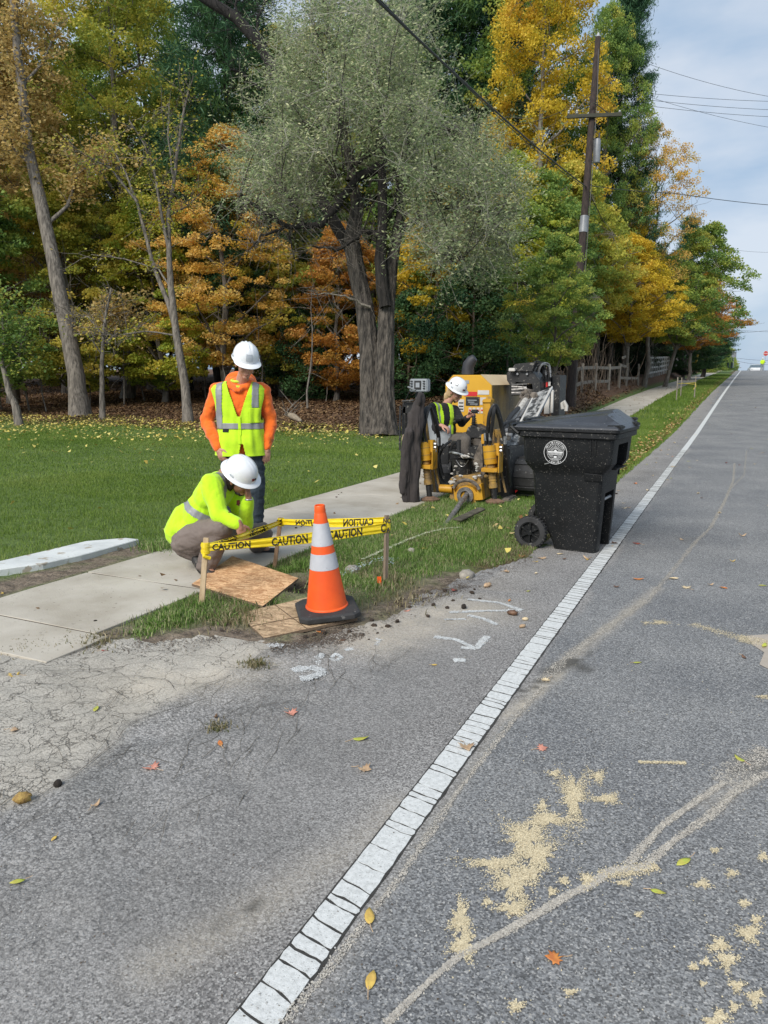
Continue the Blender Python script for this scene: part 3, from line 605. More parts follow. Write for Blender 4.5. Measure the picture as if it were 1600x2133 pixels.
# tufts at stakes, sidewalk edge
def tuft(c, n, r_, h, m=M_GRASS, w=.006): P = np.stack([rng.normal(c[0], r_, n), rng.normal(c[1], r_, n)], -1); return blades('grass_tuft', P, h, w, m, .7, True)
for px, n, r_, h in [((330, 1300), 500, .07, .05), ((375, 1290), 650, .09, .08), ((415, 1268), 450, .08, .07), ((300, 1318), 250, .06, .04), ((700, 1215), 1300, .10, .10), ((755, 1225), 1200, .10, .08), ((640, 1180), 700, .08, .09), ((455, 1285), 500, .10, .06), ((600, 1195), 500, .05, .08), ((340, 1140), 1000, .13, .09), ((870, 1190), 500, .12, .06), ((1010, 1090), 500, .12, .1)]:
    tuft(G(*px), n, r_*.8, h*.7)
for px, n, r_, h in [((530, 1385), 260, .035, .025), ((455, 1515), 120, .03, .02), ((480, 1290), 600, .12, .05), ((700, 1250), 500, .10, .05), ((800, 1215), 500, .12, .05), ((60, 1345), 250, .08, .02), ((200, 1335), 300, .08, .03), ((820, 1245), 300, .15, .04)]:
    tuft(G(*px), n, r_, h, M_STRAW)
# ================================================================= trees
def tubes_np(paths, nseg):
    """paths: list of (pts (m,3), radii (m,)) -> V,F quads"""
    Vs, Fs, off = [], [], 0
    for pts, r in paths:
        pts = np.asarray(pts, float); r = np.asarray(r, float); m = len(pts); d = np.gradient(pts, axis=0); d /= np.linalg.norm(d, axis=1, keepdims=True)+1e-9
        u = np.where(np.abs(d[:, 2:3]) < .9, np.array([[0, 0, 1.]]), np.array([[1., 0, 0]])); x = np.cross(d, u); x /= np.linalg.norm(x, axis=1, keepdims=True)+1e-9; y = np.cross(d, x)
        a = np.arange(nseg)*2*np.pi/nseg
        V = pts[:, None, :]+(x[:, None, :]*np.cos(a)[None, :, None]+y[:, None, :]*np.sin(a)[None, :, None])*r[:, None, None]
        Vs.append(V.reshape(-1, 3)); i = np.arange(m-1)[:, None]*nseg; k = np.arange(nseg)[None, :]; k2 = (k+1) % nseg
        Fs.append((np.stack([i+k, i+k2, i+nseg+k2, i+nseg+k], -1)+off).reshape(-1, 4)); off += m*nseg
    return np.concatenate(Vs), np.concatenate(Fs)
def curve(a, b, n, sag=0, wob=0, R_=None):
    R_ = R_ or rng; a, b = np.asarray(a, float), np.asarray(b, float); t = np.linspace(0, 1, n)[:, None]; L = np.linalg.norm(b-a)
    p = a+(b-a)*t; p[:, 2] += (sag*L*4*t*(1-t))[:, 0]; w = np.cumsum(R_.normal(0, wob*L/n, (n, 3)), 0); w -= w[-1]*t; return p+w
def leaf_quads(c, size, aspect, tilt, mode='leaf', dirs=None, fold=.25):
    """kite shaped leaves, 4 verts each"""
    n = len(c); az = rng.random(n)*6.283; s = size*(.6+.8*rng.random(n))
    if mode == 'needle': ax = dirs/np.linalg.norm(dirs, axis=1, keepdims=True)
    else: ax = np.stack([np.cos(az), np.sin(az), rng.normal(-.25, .45, n)], -1); ax /= np.linalg.norm(ax, axis=1, keepdims=True)
    nr = np.stack([rng.normal(0, tilt, n), rng.normal(0, tilt, n), np.ones(n)], -1); sd = np.cross(ax, nr); sd /= np.linalg.norm(sd, axis=1, keepdims=True)+1e-9; up = np.cross(sd, ax)
    L = s[:, None]; w = (s*aspect)[:, None]
    V = np.stack([c-ax*L*.5, c+sd*w*.5+up*w*fold*.5, c+ax*L*.5, c-sd*w*.5+up*w*fold*.5], 1)
    return V.reshape(-1, 3)
def grow(seed, H, Rr, base, kind='maple', ncl=240, nl=130, ls=.11, clr=.55, flat=.45, limbs=16, tr=.22, dead=0, profile=None):
    """-> (wood mesh, leaf mesh); tree of height H, crown radius Rr starting at height base"""
    global rng; old_rng = rng; rng = np.random.default_rng(seed)
    top = H*.93; tp = curve((0, 0, -.15), (rng.normal(0, .02*H), rng.normal(0, .02*H), top), 12, 0, .10); tp[0, :2] *= 0; tt = np.linspace(0, 1, 12)
    trad = tr*(1-tt)**.8+.015; trad[0] *= 1.35
    paths = [(tp, trad)]
    def tr_at(h): f_ = np.clip(h/top, 0, 1)*11; i = int(min(f_, 10)); return tp[i]+(tp[i+1]-tp[i])*(f_-i), lerp(trad[i], trad[i+1], f_-i)
    prof = profile or {'maple': lambda s: (np.sin(np.pi*np.clip(s, 0, 1)**.75)**.6)*(1.05-.35*s), 'pine': lambda s: (1-s)**.75*(.35+.65*min(1, s*5)), 'narrow': lambda s: np.sin(np.pi*np.clip(s, 0, 1)**.8)**.5, 'vase': lambda s: np.sin(np.pi*np.clip(s, 0, 1)**1.3)**.7}[kind]
    samp, sr = [], []
    small = []
    for i in range(limbs):
        s = (i+.5+rng.uniform(-.4, .4))/limbs; az = i*2.4+rng.normal(0, .35); hz = base+(H-base)*s
        rad = Rr*prof(s)*rng.uniform(.75, 1.08)
        if kind == 'pine': h0 = hz; e = (math.cos(az)*rad, math.sin(az)*rad, hz+rad*rng.uniform(-.05, .22)); sg = -.04
        else: h0 = max(base*.75, hz-rad*rng.uniform(.5, .95)); e = (math.cos(az)*rad*.92, math.sin(az)*rad*.92, hz); sg = rng.uniform(-.02, .10)
        a0, r0 = tr_at(min(h0, top*.97)); e = (e[0]+a0[0], e[1]+a0[1], e[2])
        c_ = curve(a0, e, 7, sg, .14); rr = np.linspace(min(r0*.55, .11), .012, 7); paths.append((c_, rr))
        for k in range(1, 7): samp.append(c_[k]); sr.append(rr[k])
        for _ in range(3):
            k = rng.integers(2, 6); e2 = c_[k]+np.array([rng.normal(0, .33), rng.normal(0, .33), rng.uniform(0, .35)])*rad; c2 = curve(c_[k], e2, 5, 0, .15); small.append((c2, np.linspace(rr[k]*.6, .008, 5)))
            for q_ in c2[1:]: samp.append(q_); sr.append(.01)
    samp = np.array(samp)
    # leaf clusters: at branch tips and through the envelope shell
    cl = []
    while len(cl) < ncl:
        s = rng.random(); az = rng.random()*6.283; rad = Rr*prof(s)*(rng.random()**.42)*(1+.18*math.sin(3*az+seed)+.12*math.sin(5*s*6.28+2*az)); hz = base+(H-base)*s
        a0, _ = tr_at(min(hz, top)); p = np.array([a0[0]+math.cos(az)*rad, a0[1]+math.sin(az)*rad, hz])
        d = np.linalg.norm(samp-p, axis=1); j = int(d.argmin())
        if d[j] > clr*2.8: p = samp[j]+(p-samp[j])*(clr*1.9/d[j])
        cl.append(p)
        if d[j] > .15: small.append((curve(samp[j], p, 3, 0, .2), np.array([.012, .008, .004])))
    cl = np.array(cl); m = len(cl)
    cs = clr*(.6+.7*rng.random(m)); cnt = np.maximum(8, (nl*(1 if kind == 'pine' else 1.25)*(cs/clr)**2).astype(int)); idx = np.repeat(np.arange(m), cnt); n = len(idx)
    if kind == 'pine':
        # each cluster is a spray of needle brushes along a short shoot
        out = cl-np.stack([np.interp(cl[:, 2], tp[:, 2], tp[:, 0]), np.interp(cl[:, 2], tp[:, 2], tp[:, 1]), cl[:, 2]], -1); out[:, 2] = .25*np.linalg.norm(out, axis=1); out /= np.linalg.norm(out, axis=1, keepdims=True)+1e-9
        t_ = rng.uniform(-1, 1, n); side = rng.normal(0, .38, (n, 3)); side[:, 2] *= .4
        c = cl[idx]+out[idx]*(t_*cs[idx]*1.2)[:, None]+side*cs[idx][:, None]; dirs = out[idx]*.9+rng.normal(0, .75, (n, 3)); V = leaf_quads(c, ls, .15, .8, 'needle', dirs)
    else:
        g_ = rng.normal(0, 1, (n, 3)); g_ /= np.linalg.norm(g_, axis=1, keepdims=True)+1e-9; g_ *= (rng.random(n)**.45)[:, None]
        c = cl[idx]+g_*np.stack([cs[idx], cs[idx], cs[idx]*flat], -1); c[:, 2] -= .25*(g_[:, 0]**2+g_[:, 1]**2)*cs[idx]; V = leaf_quads(c, ls*.88, .8, 1.35)
    ccv = rng.random(m); cv = np.clip(.6*ccv[idx]+.4*rng.random(n), 0, 1)
    leaf = np_mesh('crown', V, np.arange(n*4).reshape(n, 4), attrs={'cv': ('FACE', cv)})
    v1, f1 = tubes_np(paths[:1], 10); v2, f2 = tubes_np(paths[1:], 5); v3, f3 = tubes_np(small, 3)
    wood = np_mesh('trunk', np.concatenate([v1, v2, v3]), np.concatenate([f1, f2+len(v1), f3+len(v1)+len(v2)]), True)
    rng = old_rng; return wood, leaf
def bark(name, a, b_, sc=3, bump=.03): return mat(name, a, b_, rough=.95, scale=sc, bump=bump, bscale=sc*2.2, detail=8, thresh=(.38, .62), stretch=(5, 5, .7))
M_BARK = bark('bark_grey', (.22, .195, .165), (.08, .07, .06)); M_BARKD = bark('bark_dark', (.065, .056, .048), (.018, .016, .014)); M_BARKB = bark('bark_brown', (.20, .15, .11), (.07, .053, .04))
PAL = {
 'orange': [(.36, .36, .05), (.66, .42, .07), (.78, .48, .12), (.78, .57, .20), (.74, .62, .13)],
 'gold': [(.32, .30, .03), (.58, .44, .04), (.72, .53, .05), (.78, .60, .08), (.68, .42, .06)],
 'olive': [(.18, .24, .05), (.31, .36, .065), (.46, .46, .075), (.63, .55, .10), (.70, .55, .12)],
 'green': [(.10, .18, .055), (.16, .27, .075), (.25, .36, .085), (.38, .45, .09), (.54, .50, .11)],
 'deep': [(.02, .056, .024), (.036, .09, .036), (.056, .125, .044), (.08, .16, .056), (.14, .20, .06)],
 'tan': [(.32, .24, .08), (.50, .35, .12), (.62, .45, .17), (.68, .52, .23), (.38, .35, .11)],
 'pine': [(.026, .066, .038), (.040, .10, .052), (.060, .14, .064), (.088, .18, .07), (.12, .20, .06)],
 'lime': [(.17, .26, .04), (.31, .40, .055), (.47, .52, .07), (.64, .57, .09), (.72, .54, .09)],
 'shade': [(.008, .018, .009), (.014, .028, .013), (.022, .040, .018), (.035, .052, .022), (.05, .06, .02)],  # near-black leaves: shade of the wood put into the colour
 'rust': [(.27, .17, .03), (.46, .24, .042), (.60, .29, .06), (.64, .34, .10), (.35, .27, .045)],
}
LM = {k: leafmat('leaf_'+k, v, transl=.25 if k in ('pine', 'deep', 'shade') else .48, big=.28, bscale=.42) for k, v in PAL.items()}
PROTO = {
 'mapleA': grow(11, 14, 4.2, 2.2, 'maple', 330, 130, .135, .60, .42, 18, .20),
 'mapleB': grow(12, 17, 4.6, 4.0, 'maple', 380, 125, .14, .62, .42, 20, .24),
 'mapleC': grow(13, 9, 3.4, .8, 'maple', 300, 120, .13, .52, .38, 16, .13),
 'mapleD': grow(23, 9.5, 3.6, 2.9, 'maple', 280, 120, .13, .55, .42, 15, .12),
 'tall': grow(14, 21, 4.6, 5.0, 'narrow', 420, 120, .155, .72, .5, 22, .30),
 'sparse': grow(15, 19, 4.2, 5.0, 'vase', 300, 70, .13, .6, .5, 22, .22),
 'pineA': grow(16, 22, 4.8, 4.5, 'pine', 760, 125, .30, .60, .45, 38, .28),
 'pineB': grow(17, 12, 3.4, 1.2, 'pine', 420, 110, .26, .45, .4, 30, .17),
 'shrub': grow(18, 3.6, 2.0, .1, 'maple', 170, 130, .085, .36, .6, 14, .045),
}
def copy_mesh_obj(name, me, m, parent, loc, rz, s):
    o = bpy.data.objects.new(name, me); C.objects.link(o); o.parent = parent; o.scale = (s[0], s[1], s[2]); o.rotation_euler = (0, 0, rz)
    if not me.materials: me.materials.append(m)
    o.material_slots[0].link = 'OBJECT'; o.material_slots[0].material = m
    XF[o] = XF[parent]
    return o
def tree(name, label, proto, pal, X, Y, s=1, sz=None, rz=None, barkm=None, group=None, cat='tree', lean=None, z=None):
    X += 0.0; t = root(name, label, cat, (X, Y, (gzf(X, Y) if z is None else z)-.05), 0, group); sz = sz or s; rz = rng.random()*6.28 if rz is None else rz
    if lean: t.rotation_euler = (lean[0], lean[1], 0)
    w, l = PROTO[proto]
    copy_mesh_obj('trunk', w, barkm or M_BARK, t, 0, rz, (s, s, sz)); copy_mesh_obj('crown', l, LM[pal], t, 0, rz, (s, s, sz)); return t
def TP(px, zc, py=855):                                    # trunk foot: column px of the photograph at depth zc
    p = A(px, py, zc); return p.x, p.y
GW = 'trees of the autumn wood behind the lawn'
def spot(px):
    L = [(-60, 'beyond the left edge'), (60, 'behind the crooked young tree'), (130, 'just left of the leaning trunk'), (190, 'behind the leaning trunk'), (250, 'by the thin straight sapling'), (330, 'between the two saplings'), (400, 'behind the forked sapling'), (470, 'left of the standing worker'), (560, 'behind the standing worker'), (640, 'right of the standing worker'), (720, 'left of the twin trunk'), (800, 'behind the twin trunk'), (860, 'right of the twin trunk'), (930, 'left of the operator'), (1000, 'behind the operator'), (1080, 'behind the engine hood'), (1150, 'behind the rod loader'), (1220, 'behind the utility pole'), (1300, 'behind the rail fence'), (9999, 'behind the board fence')]
    return next(b for a, b in L if px < a)
# --- the wood at the back, front row (px, depth, proto, palette, scale, zscale, label)
front = [
 (-110, 33, 'tall', 'tan', 1.05, 1.0, 'tan leaved tree at the far left corner of the wood'),
 (30, 35, 'mapleB', 'tan', 1.0, 1.12, 'tan and olive tree reaching the top left of the picture behind the leaning trunk'),
 (-30, 30, 'mapleC', 'green', .95, 1.05, 'low green tree filling the left edge of the wood'),
 (265, 37, 'tall', 'olive', .95, .98, 'tall olive yellow tree behind the forked bare sapling'),
 (175, 33, 'mapleC', 'olive', 1.0, 1.1, 'low olive maple behind the leaning grey trunk'),
 (470, 33.5, 'mapleA', 'orange', .86, .83, 'bright orange maple behind the standing worker'),
 (345, 34, 'mapleC', 'lime', .95, .98, 'yellow green maple with branches hanging low left of the orange maple'),
 (590, 36, 'mapleC', 'olive', 1.05, 1.1, 'olive maple between the orange maple and the big twin trunk'),
 (640, 35, 'shrub', 'deep', 1.1, 1.25, 'dark green shrub right behind the standing worker'),
 (700, 34, 'mapleC', 'rust', .85, .85, 'rust orange small maple low behind the big twin trunk'),
 (900, 34, 'mapleC', 'gold', .9, 1.0, 'small golden maple showing right of the big twin trunk'),
 (850, 33, 'shrub', 'deep', 1.25, 1.3, 'dark green shrub right of the big twin trunk'),
 (980, 31, 'shrub', 'deep', 1.35, 1.5, 'dark green shrub behind the operator'),
 (960, 35, 'mapleC', 'green', 1.1, 1.05, 'green tree with yellow tips above the machine'),
 (1060, 33, 'mapleC', 'lime', 1.0, 1.1, 'light green tree above the engine hood'),
 (1100, 38, 'tall', 'gold', .70, .96, 'tall golden yellow tree with an orange top left of the utility pole'),
 (1025, 41, 'mapleB', 'gold', .7, .78, 'golden tree showing behind the crown of the big twin trunk'),
]
for px, zc, pr_, pal, s, sz, lab in front:
    X, Y = TP(px, zc); tree('tree' if pr_ != 'shrub' else 'shrub', lab, pr_, pal, X, Y, s, sz, cat='shrub' if pr_ == 'shrub' else 'tree', barkm=M_BARKB if pr_ == 'shrub' else M_BARK)
# --- pines
for px, zc, s, sz, lab in [(505, 36, 1.0, .98, 'white pine with dark boughs at upper left behind the orange maple'), (860, 44, 1.1, 1.15, 'tall dark pine above the crown of the big twin trunk'), (960, 46, 1.15, 1.2, 'tall pine left of the golden tree reaching the top of the picture'), (1040, 50, 1.1, 1.2, 'tall pine just left of the golden tree, farthest of the pines'),
                        (1262, 43, .62, .96, 'tall pine with long boughs behind the utility pole')]:
    X, Y = TP(px, zc); tree('pine_tree', lab, 'pineA', 'pine', X, Y, s, sz, barkm=M_BARKD)
# --- trees along the sidewalk, going away
road_trees = [
 (1232, 41, 'tall', 'green', .50, .90, 'slender green tree with a yellow top rising behind the utility pole'),
 (1340, 43, 'sparse', 'orange', .60, .74, 'half bare orange tree with open top, right of the utility pole'),
 (1296, 43, 'mapleB', 'gold', .56, .62, 'golden maple below the half bare orange tree'),
 (1180, 36, 'mapleD', 'olive', .95, 1.05, 'yellow green tree hanging over the rail fence by the pole'),
 (1110, 33, 'mapleD', 'green', .95, .95, 'green tree low behind the rod loader'),
 (1300, 40, 'mapleD', 'gold', .80, .80, 'yellow green tree above the broken rail fence'),
 (1150, 24.5, 'mapleD', 'green', .50, .60, 'small green tree whose boughs hide the middle of the utility pole'),
 (1250, 60, 'mapleA', 'gold', .9, .8, 'olive tree deep behind the rail fence'),
 (1350, 50, 'mapleD', 'lime', 1.0, .85, 'olive green tree above the white board fence'),
 (1412, 76, 'pineB', 'pine', 1.05, 1.22, 'round topped pine standing beyond the golden trees'),
 (1460, 70, 'pineB', 'pine', 1.1, .82, 'low dark pine at the far end of the tree line'),
 (1420, 62, 'mapleC', 'deep', 1.0, .7, 'dark green tree under the overhanging maple'),
]
for px, zc, pr_, pal, s, sz, lab in road_trees:
    X, Y = TP(px, zc, 810); tree('pine_tree' if 'pine' in pr_ else 'tree', lab, pr_, pal, X, Y, s, sz, barkm=M_BARKD if 'pine' in pr_ else M_BARK)
X, Y = TP(1385, 45, 800); tree('maple_tree', 'broad maple with yellow green leaves leaning out over the far sidewalk', 'mapleD', 'green', X, Y, .90, 1.0, rz=1.0, lean=(0, R(13)))
X, Y = TP(1432, 58, 790); tree('maple_tree', 'rust tinged maple behind the broad leaning maple at the sidewalk', 'mapleD', 'rust', X, Y, 1.05, .9, rz=3.0)
# --- the depth of the wood: rows behind, alike to the eye
kinds = ['tall', 'mapleB', 'mapleA', 'pineA', 'mapleB', 'tall']; pals = ['olive', 'gold', 'olive', 'pine', 'green', 'olive', 'rust']
k_ = 0; br = np.random.default_rng(5)
for row, (zc, step, xa, xb) in enumerate([(43, 95, -160, 1150), (52, 80, -160, 1200), (62, 75, -160, 1260)]):
    px = xa+row*30
    while px < xb:
        if not (row == 0 and (480 < px < 560 or 830 < px < 1060)):
            kd = kinds[br.integers(0, 6)]; pl = 'pine' if kd == 'pineA' else pals[[0, 1, 2, 4, 5, 0, 4][br.integers(0, 7)]]
            if row == 2: kd = 'mapleA' if kd == 'pineA' else kd; pl = ['olive', 'green'][br.integers(0, 2)]
            X, Y = TP(px+br.uniform(-20, 20), zc+br.uniform(-2, 2)); s = br.uniform(.9, 1.1)
            lowr = .62 if px < 900 else (.72 if row else .8)
            if 560 < px < 820: lowr *= 1.1
            t = tree('tree', '%s %s in the %s rows of the wood, %s' % ({'olive': 'olive', 'gold': 'golden', 'pine': 'dark', 'green': 'green', 'rust': 'rusty'}[pl], 'pine' if kd == 'pineA' else {'tall': 'tall tree', 'mapleB': 'broad tree', 'mapleA': 'rounded tree'}[kd], ['second', 'middle', 'farthest'][row], spot(px)), kd, pl, X, Y, s*.95, s*(lowr+.36*(row == 0)), group=GW, barkm=M_BARKD)
        px += step*br.uniform(.85, 1.2); k_ += 1
# understorey bushes, added in near-black leaf colour to paint the wood's shade
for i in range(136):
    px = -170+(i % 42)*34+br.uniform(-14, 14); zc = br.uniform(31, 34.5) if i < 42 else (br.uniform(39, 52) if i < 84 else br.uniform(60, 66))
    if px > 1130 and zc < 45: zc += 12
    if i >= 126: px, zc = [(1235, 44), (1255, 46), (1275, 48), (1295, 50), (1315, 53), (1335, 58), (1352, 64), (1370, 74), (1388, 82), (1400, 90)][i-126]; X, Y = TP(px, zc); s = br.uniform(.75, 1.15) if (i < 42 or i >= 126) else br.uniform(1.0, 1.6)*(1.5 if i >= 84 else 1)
    tree('shrub', ('low added shade-painted bush at the edge of the wood, ' if i < 42 else 'added shade-painted bush in the middle depth of the wood, ' if i < 84 else 'tall added shade-painted bush at the back of the wood, ' if i < 126 else 'added shade-painted bush in the fence row, '+['nearest the pole', 'second from the pole', 'third from the pole', 'fourth from the pole', 'fifth from the pole', 'just before the board fence', 'at the start of the board fence', 'at the middle of the board fence', 'at the far end of the board fence', 'farthest of all up the road'][max(0, i-126)])+('' if i >= 126 else spot(px)), 'shrub', 'shade', X, Y, s, s*1.1, group='added undergrowth bushes painted as the shade of the wood', cat='bush', barkm=M_BARKD)
# --- bare stems in front of the wood
def stem_tree(name, label, foot, pts, rad, branches, m=M_BARK, seed=1, twig=2):
    """a trunk given by points (pixel column,row at its depth) with bare branches"""
    r_ = np.random.default_rng(seed); t = root(name, label, 'tree', foot); zc = foot_zc = None
    q = MB(); P = [Vector(p) for p in pts]; q.tube(P, rad, 12); q.build('trunk', m, t, smooth=True, auto=80)
    return t
def px_path(zc, pl): return [A(x, y, zc) for x, y in pl]
def bare_tree(name, label, zc, trunk, r0, r1, brs, seed=1, m=M_BARK, ntw=90, spread=1.6, leaves=None, group=None):
    """surveyed trunk line plus surveyed main boughs; twigs fill in"""
    r_ = np.random.default_rng(seed); P = px_path(zc, trunk); foot = P[0].copy(); gzv = gzf(foot.x, foot.y); t = root(name, label, 'tree', (foot.x, foot.y, gzv), group=group)
    # refine
    def dense(P, k=4):
        o = []
        for a, b in zip(P, P[1:]):
            for i in range(k): o.append(a.lerp(b, i/k)+Vector(r_.normal(0, .012, 3))*(b-a).length*.4)
        o.append(P[-1]); return o
    D = dense(P); n = len(D); D[0].z = gzv-.1; rr = [lerp(r0, r1, (i/(n-1))**.8) for i in range(n)]; rr[0] *= 1.3; rr[1] *= 1.1
    q = MB(); q.tube(D, rr, 12); q.build('trunk', m, t, smooth=True, auto=80)
    ends = [(p, Vector((0, 0, 1)), .3) for p in D[n//2:]]
    for bpts, ra, rb, dz in brs:
        B = [A(x, y, zc+dz*i/(len(bpts)-1)) for i, (x, y) in enumerate(bpts)]; B = dense(B, 3); k = len(B); q = MB(); q.tube(B, [lerp(ra, rb, i/(k-1)) for i in range(k)], 7); q.build('branch', m, t, smooth=True, auto=80)
        for i in range(k//3, k): ends.append((B[i], (B[i]-B[i-1]).normalized(), .6))
    tw = []
    for i in range(ntw):
        p, d, w = ends[r_.integers(0, len(ends))]; p = np.array(p); e = p+np.array(d)*r_.uniform(.2, 1)*spread*w+r_.normal(0, .35, 3)*spread; c_ = curve(p, e, 5, 0, .2, r_); tw.append((c_, np.linspace(.014, .004, 5)))
        for _ in range(3): j = r_.integers(1, 5); e2 = c_[j]+r_.normal(0, .28, 3)*spread*.6; tw.append((curve(c_[j], e2, 4, 0, .2, r_), np.linspace(.007, .003, 4)))
    V, F = tubes_np(tw, 3); V = V-np.array([foot.x, foot.y, gzv]); o = link('twigs', np_mesh('twigs', V, F), m, t, kind='stuff')
    if leaves:
        pal, nn, ls = leaves; pts = np.concatenate([c for c, _ in tw]); c = pts[r_.integers(0, len(pts), nn)]+r_.normal(0, .16, (nn, 3)); Vq = leaf_quads(c, ls, .8, .7)-np.array([foot.x, foot.y, gzv])
        link('crown', np_mesh('crown', Vq, np.arange(nn*4).reshape(nn, 4), attrs={'cv': ('FACE', r_.random(nn))}), LM[pal], t)
    return t
bare_tree('tree', 'leaning grey trunk at left with a thick straight bole', 28, [(168, 858), (155, 760), (130, 640), (105, 510), (80, 400), (58, 300), (45, 180), (30, 40), (20, -120)], .36, .12,
  [([(95, 470), (140, 430), (165, 360), (200, 330)], .09, .02, 1), ([(70, 350), (20, 300), (-30, 280)], .08, .02, -.5), ([(45, 180), (90, 130), (120, 60)], .07, .02, 1), ([(140, 700), (200, 690), (250, 640)], .05, .01, -1)], 3, ntw=120, leaves=('tan', 9000, .13))
bare_tree('tree', 'slim forked sapling, bare and grey, between leaning trunk and standing worker', 25, [(392, 872), (385, 800), (368, 700), (356, 600), (352, 520), (350, 450), (362, 380), (378, 260), (392, 190)], .17, .03,
  [([(368, 690), (350, 630), (322, 560), (300, 480), (285, 420), (262, 360), (235, 310)], .10, .015, 1.0), ([(352, 520), (335, 440), (325, 370), (300, 300), (270, 250)], .07, .012, -1), ([(285, 420), (230, 350), (190, 330), (150, 310)], .045, .01, -1.2), ([(350, 450), (390, 430), (420, 400)], .04, .01, 1), ([(356, 600), (330, 560), (260, 540), (190, 530)], .04, .01, .6), ([(378, 700), (300, 690), (240, 700), (200, 690)], .035, .008, -.6), ([(362, 380), (350, 290), (352, 220)], .04, .01, .5)], 4, ntw=170, spread=1.3, leaves=('olive', 2200, .10))
bare_tree('tree', 'thin straight grey sapling with dead side twigs', 26, [(213, 862), (212, 780), (215, 700), (222, 650), (232, 600)], .10, .03,
  [([(213, 740), (180, 690), (150, 660)], .03, .006, -1), ([(213, 720), (250, 690), (290, 680)], .03, .006, .5), ([(215, 700), (185, 660), (120, 650)], .03, .006, .5)], 5, ntw=90, spread=1.2)
bare_tree('tree', 'crooked young tree at the left edge of the lawn', 24, [(38, 858), (18, 815), (6, 760), (10, 700), (2, 640)], .12, .04, [([(8, 770), (40, 740), (50, 690)], .03, .01, 0)], 6, ntw=60, spread=1, leaves=('green', 2500, .11))
for px_, lab in [((268, 0), 0)][:0]: pass
stems = []
for i in range(26):
    px_ = -60+i*50+br.uniform(-18, 18); zc = br.uniform(29, 37)
    X, Y = TP(px_, zc); z0 = gzf(X, Y); t = root('sapling', '%s leafless stem at the wood edge, %s' % ('thin' if i % 2 else 'thicker', spot(px_)), 'sapling', (X, Y, z0), group='thin bare stems along the dark edge of the wood')
    pts = curve((0, 0, -.1), (br.normal(0, .5), br.normal(0, .4), br.uniform(2.5, 5)), 7, 0, .12, br); paths = [(pts, np.linspace(br.uniform(.03, .06), .012, 7))]
    for _ in range(9): j = br.integers(2, 7); paths.append((curve(pts[j], pts[j]+br.normal(0, .6, 3)+np.array([0, 0, .3]), 5, 0, .2, br), np.linspace(.014, .004, 5)))
    V, F = tubes_np(paths, 4); link('stem', np_mesh('stem', V, F, True), M_BARK, t)

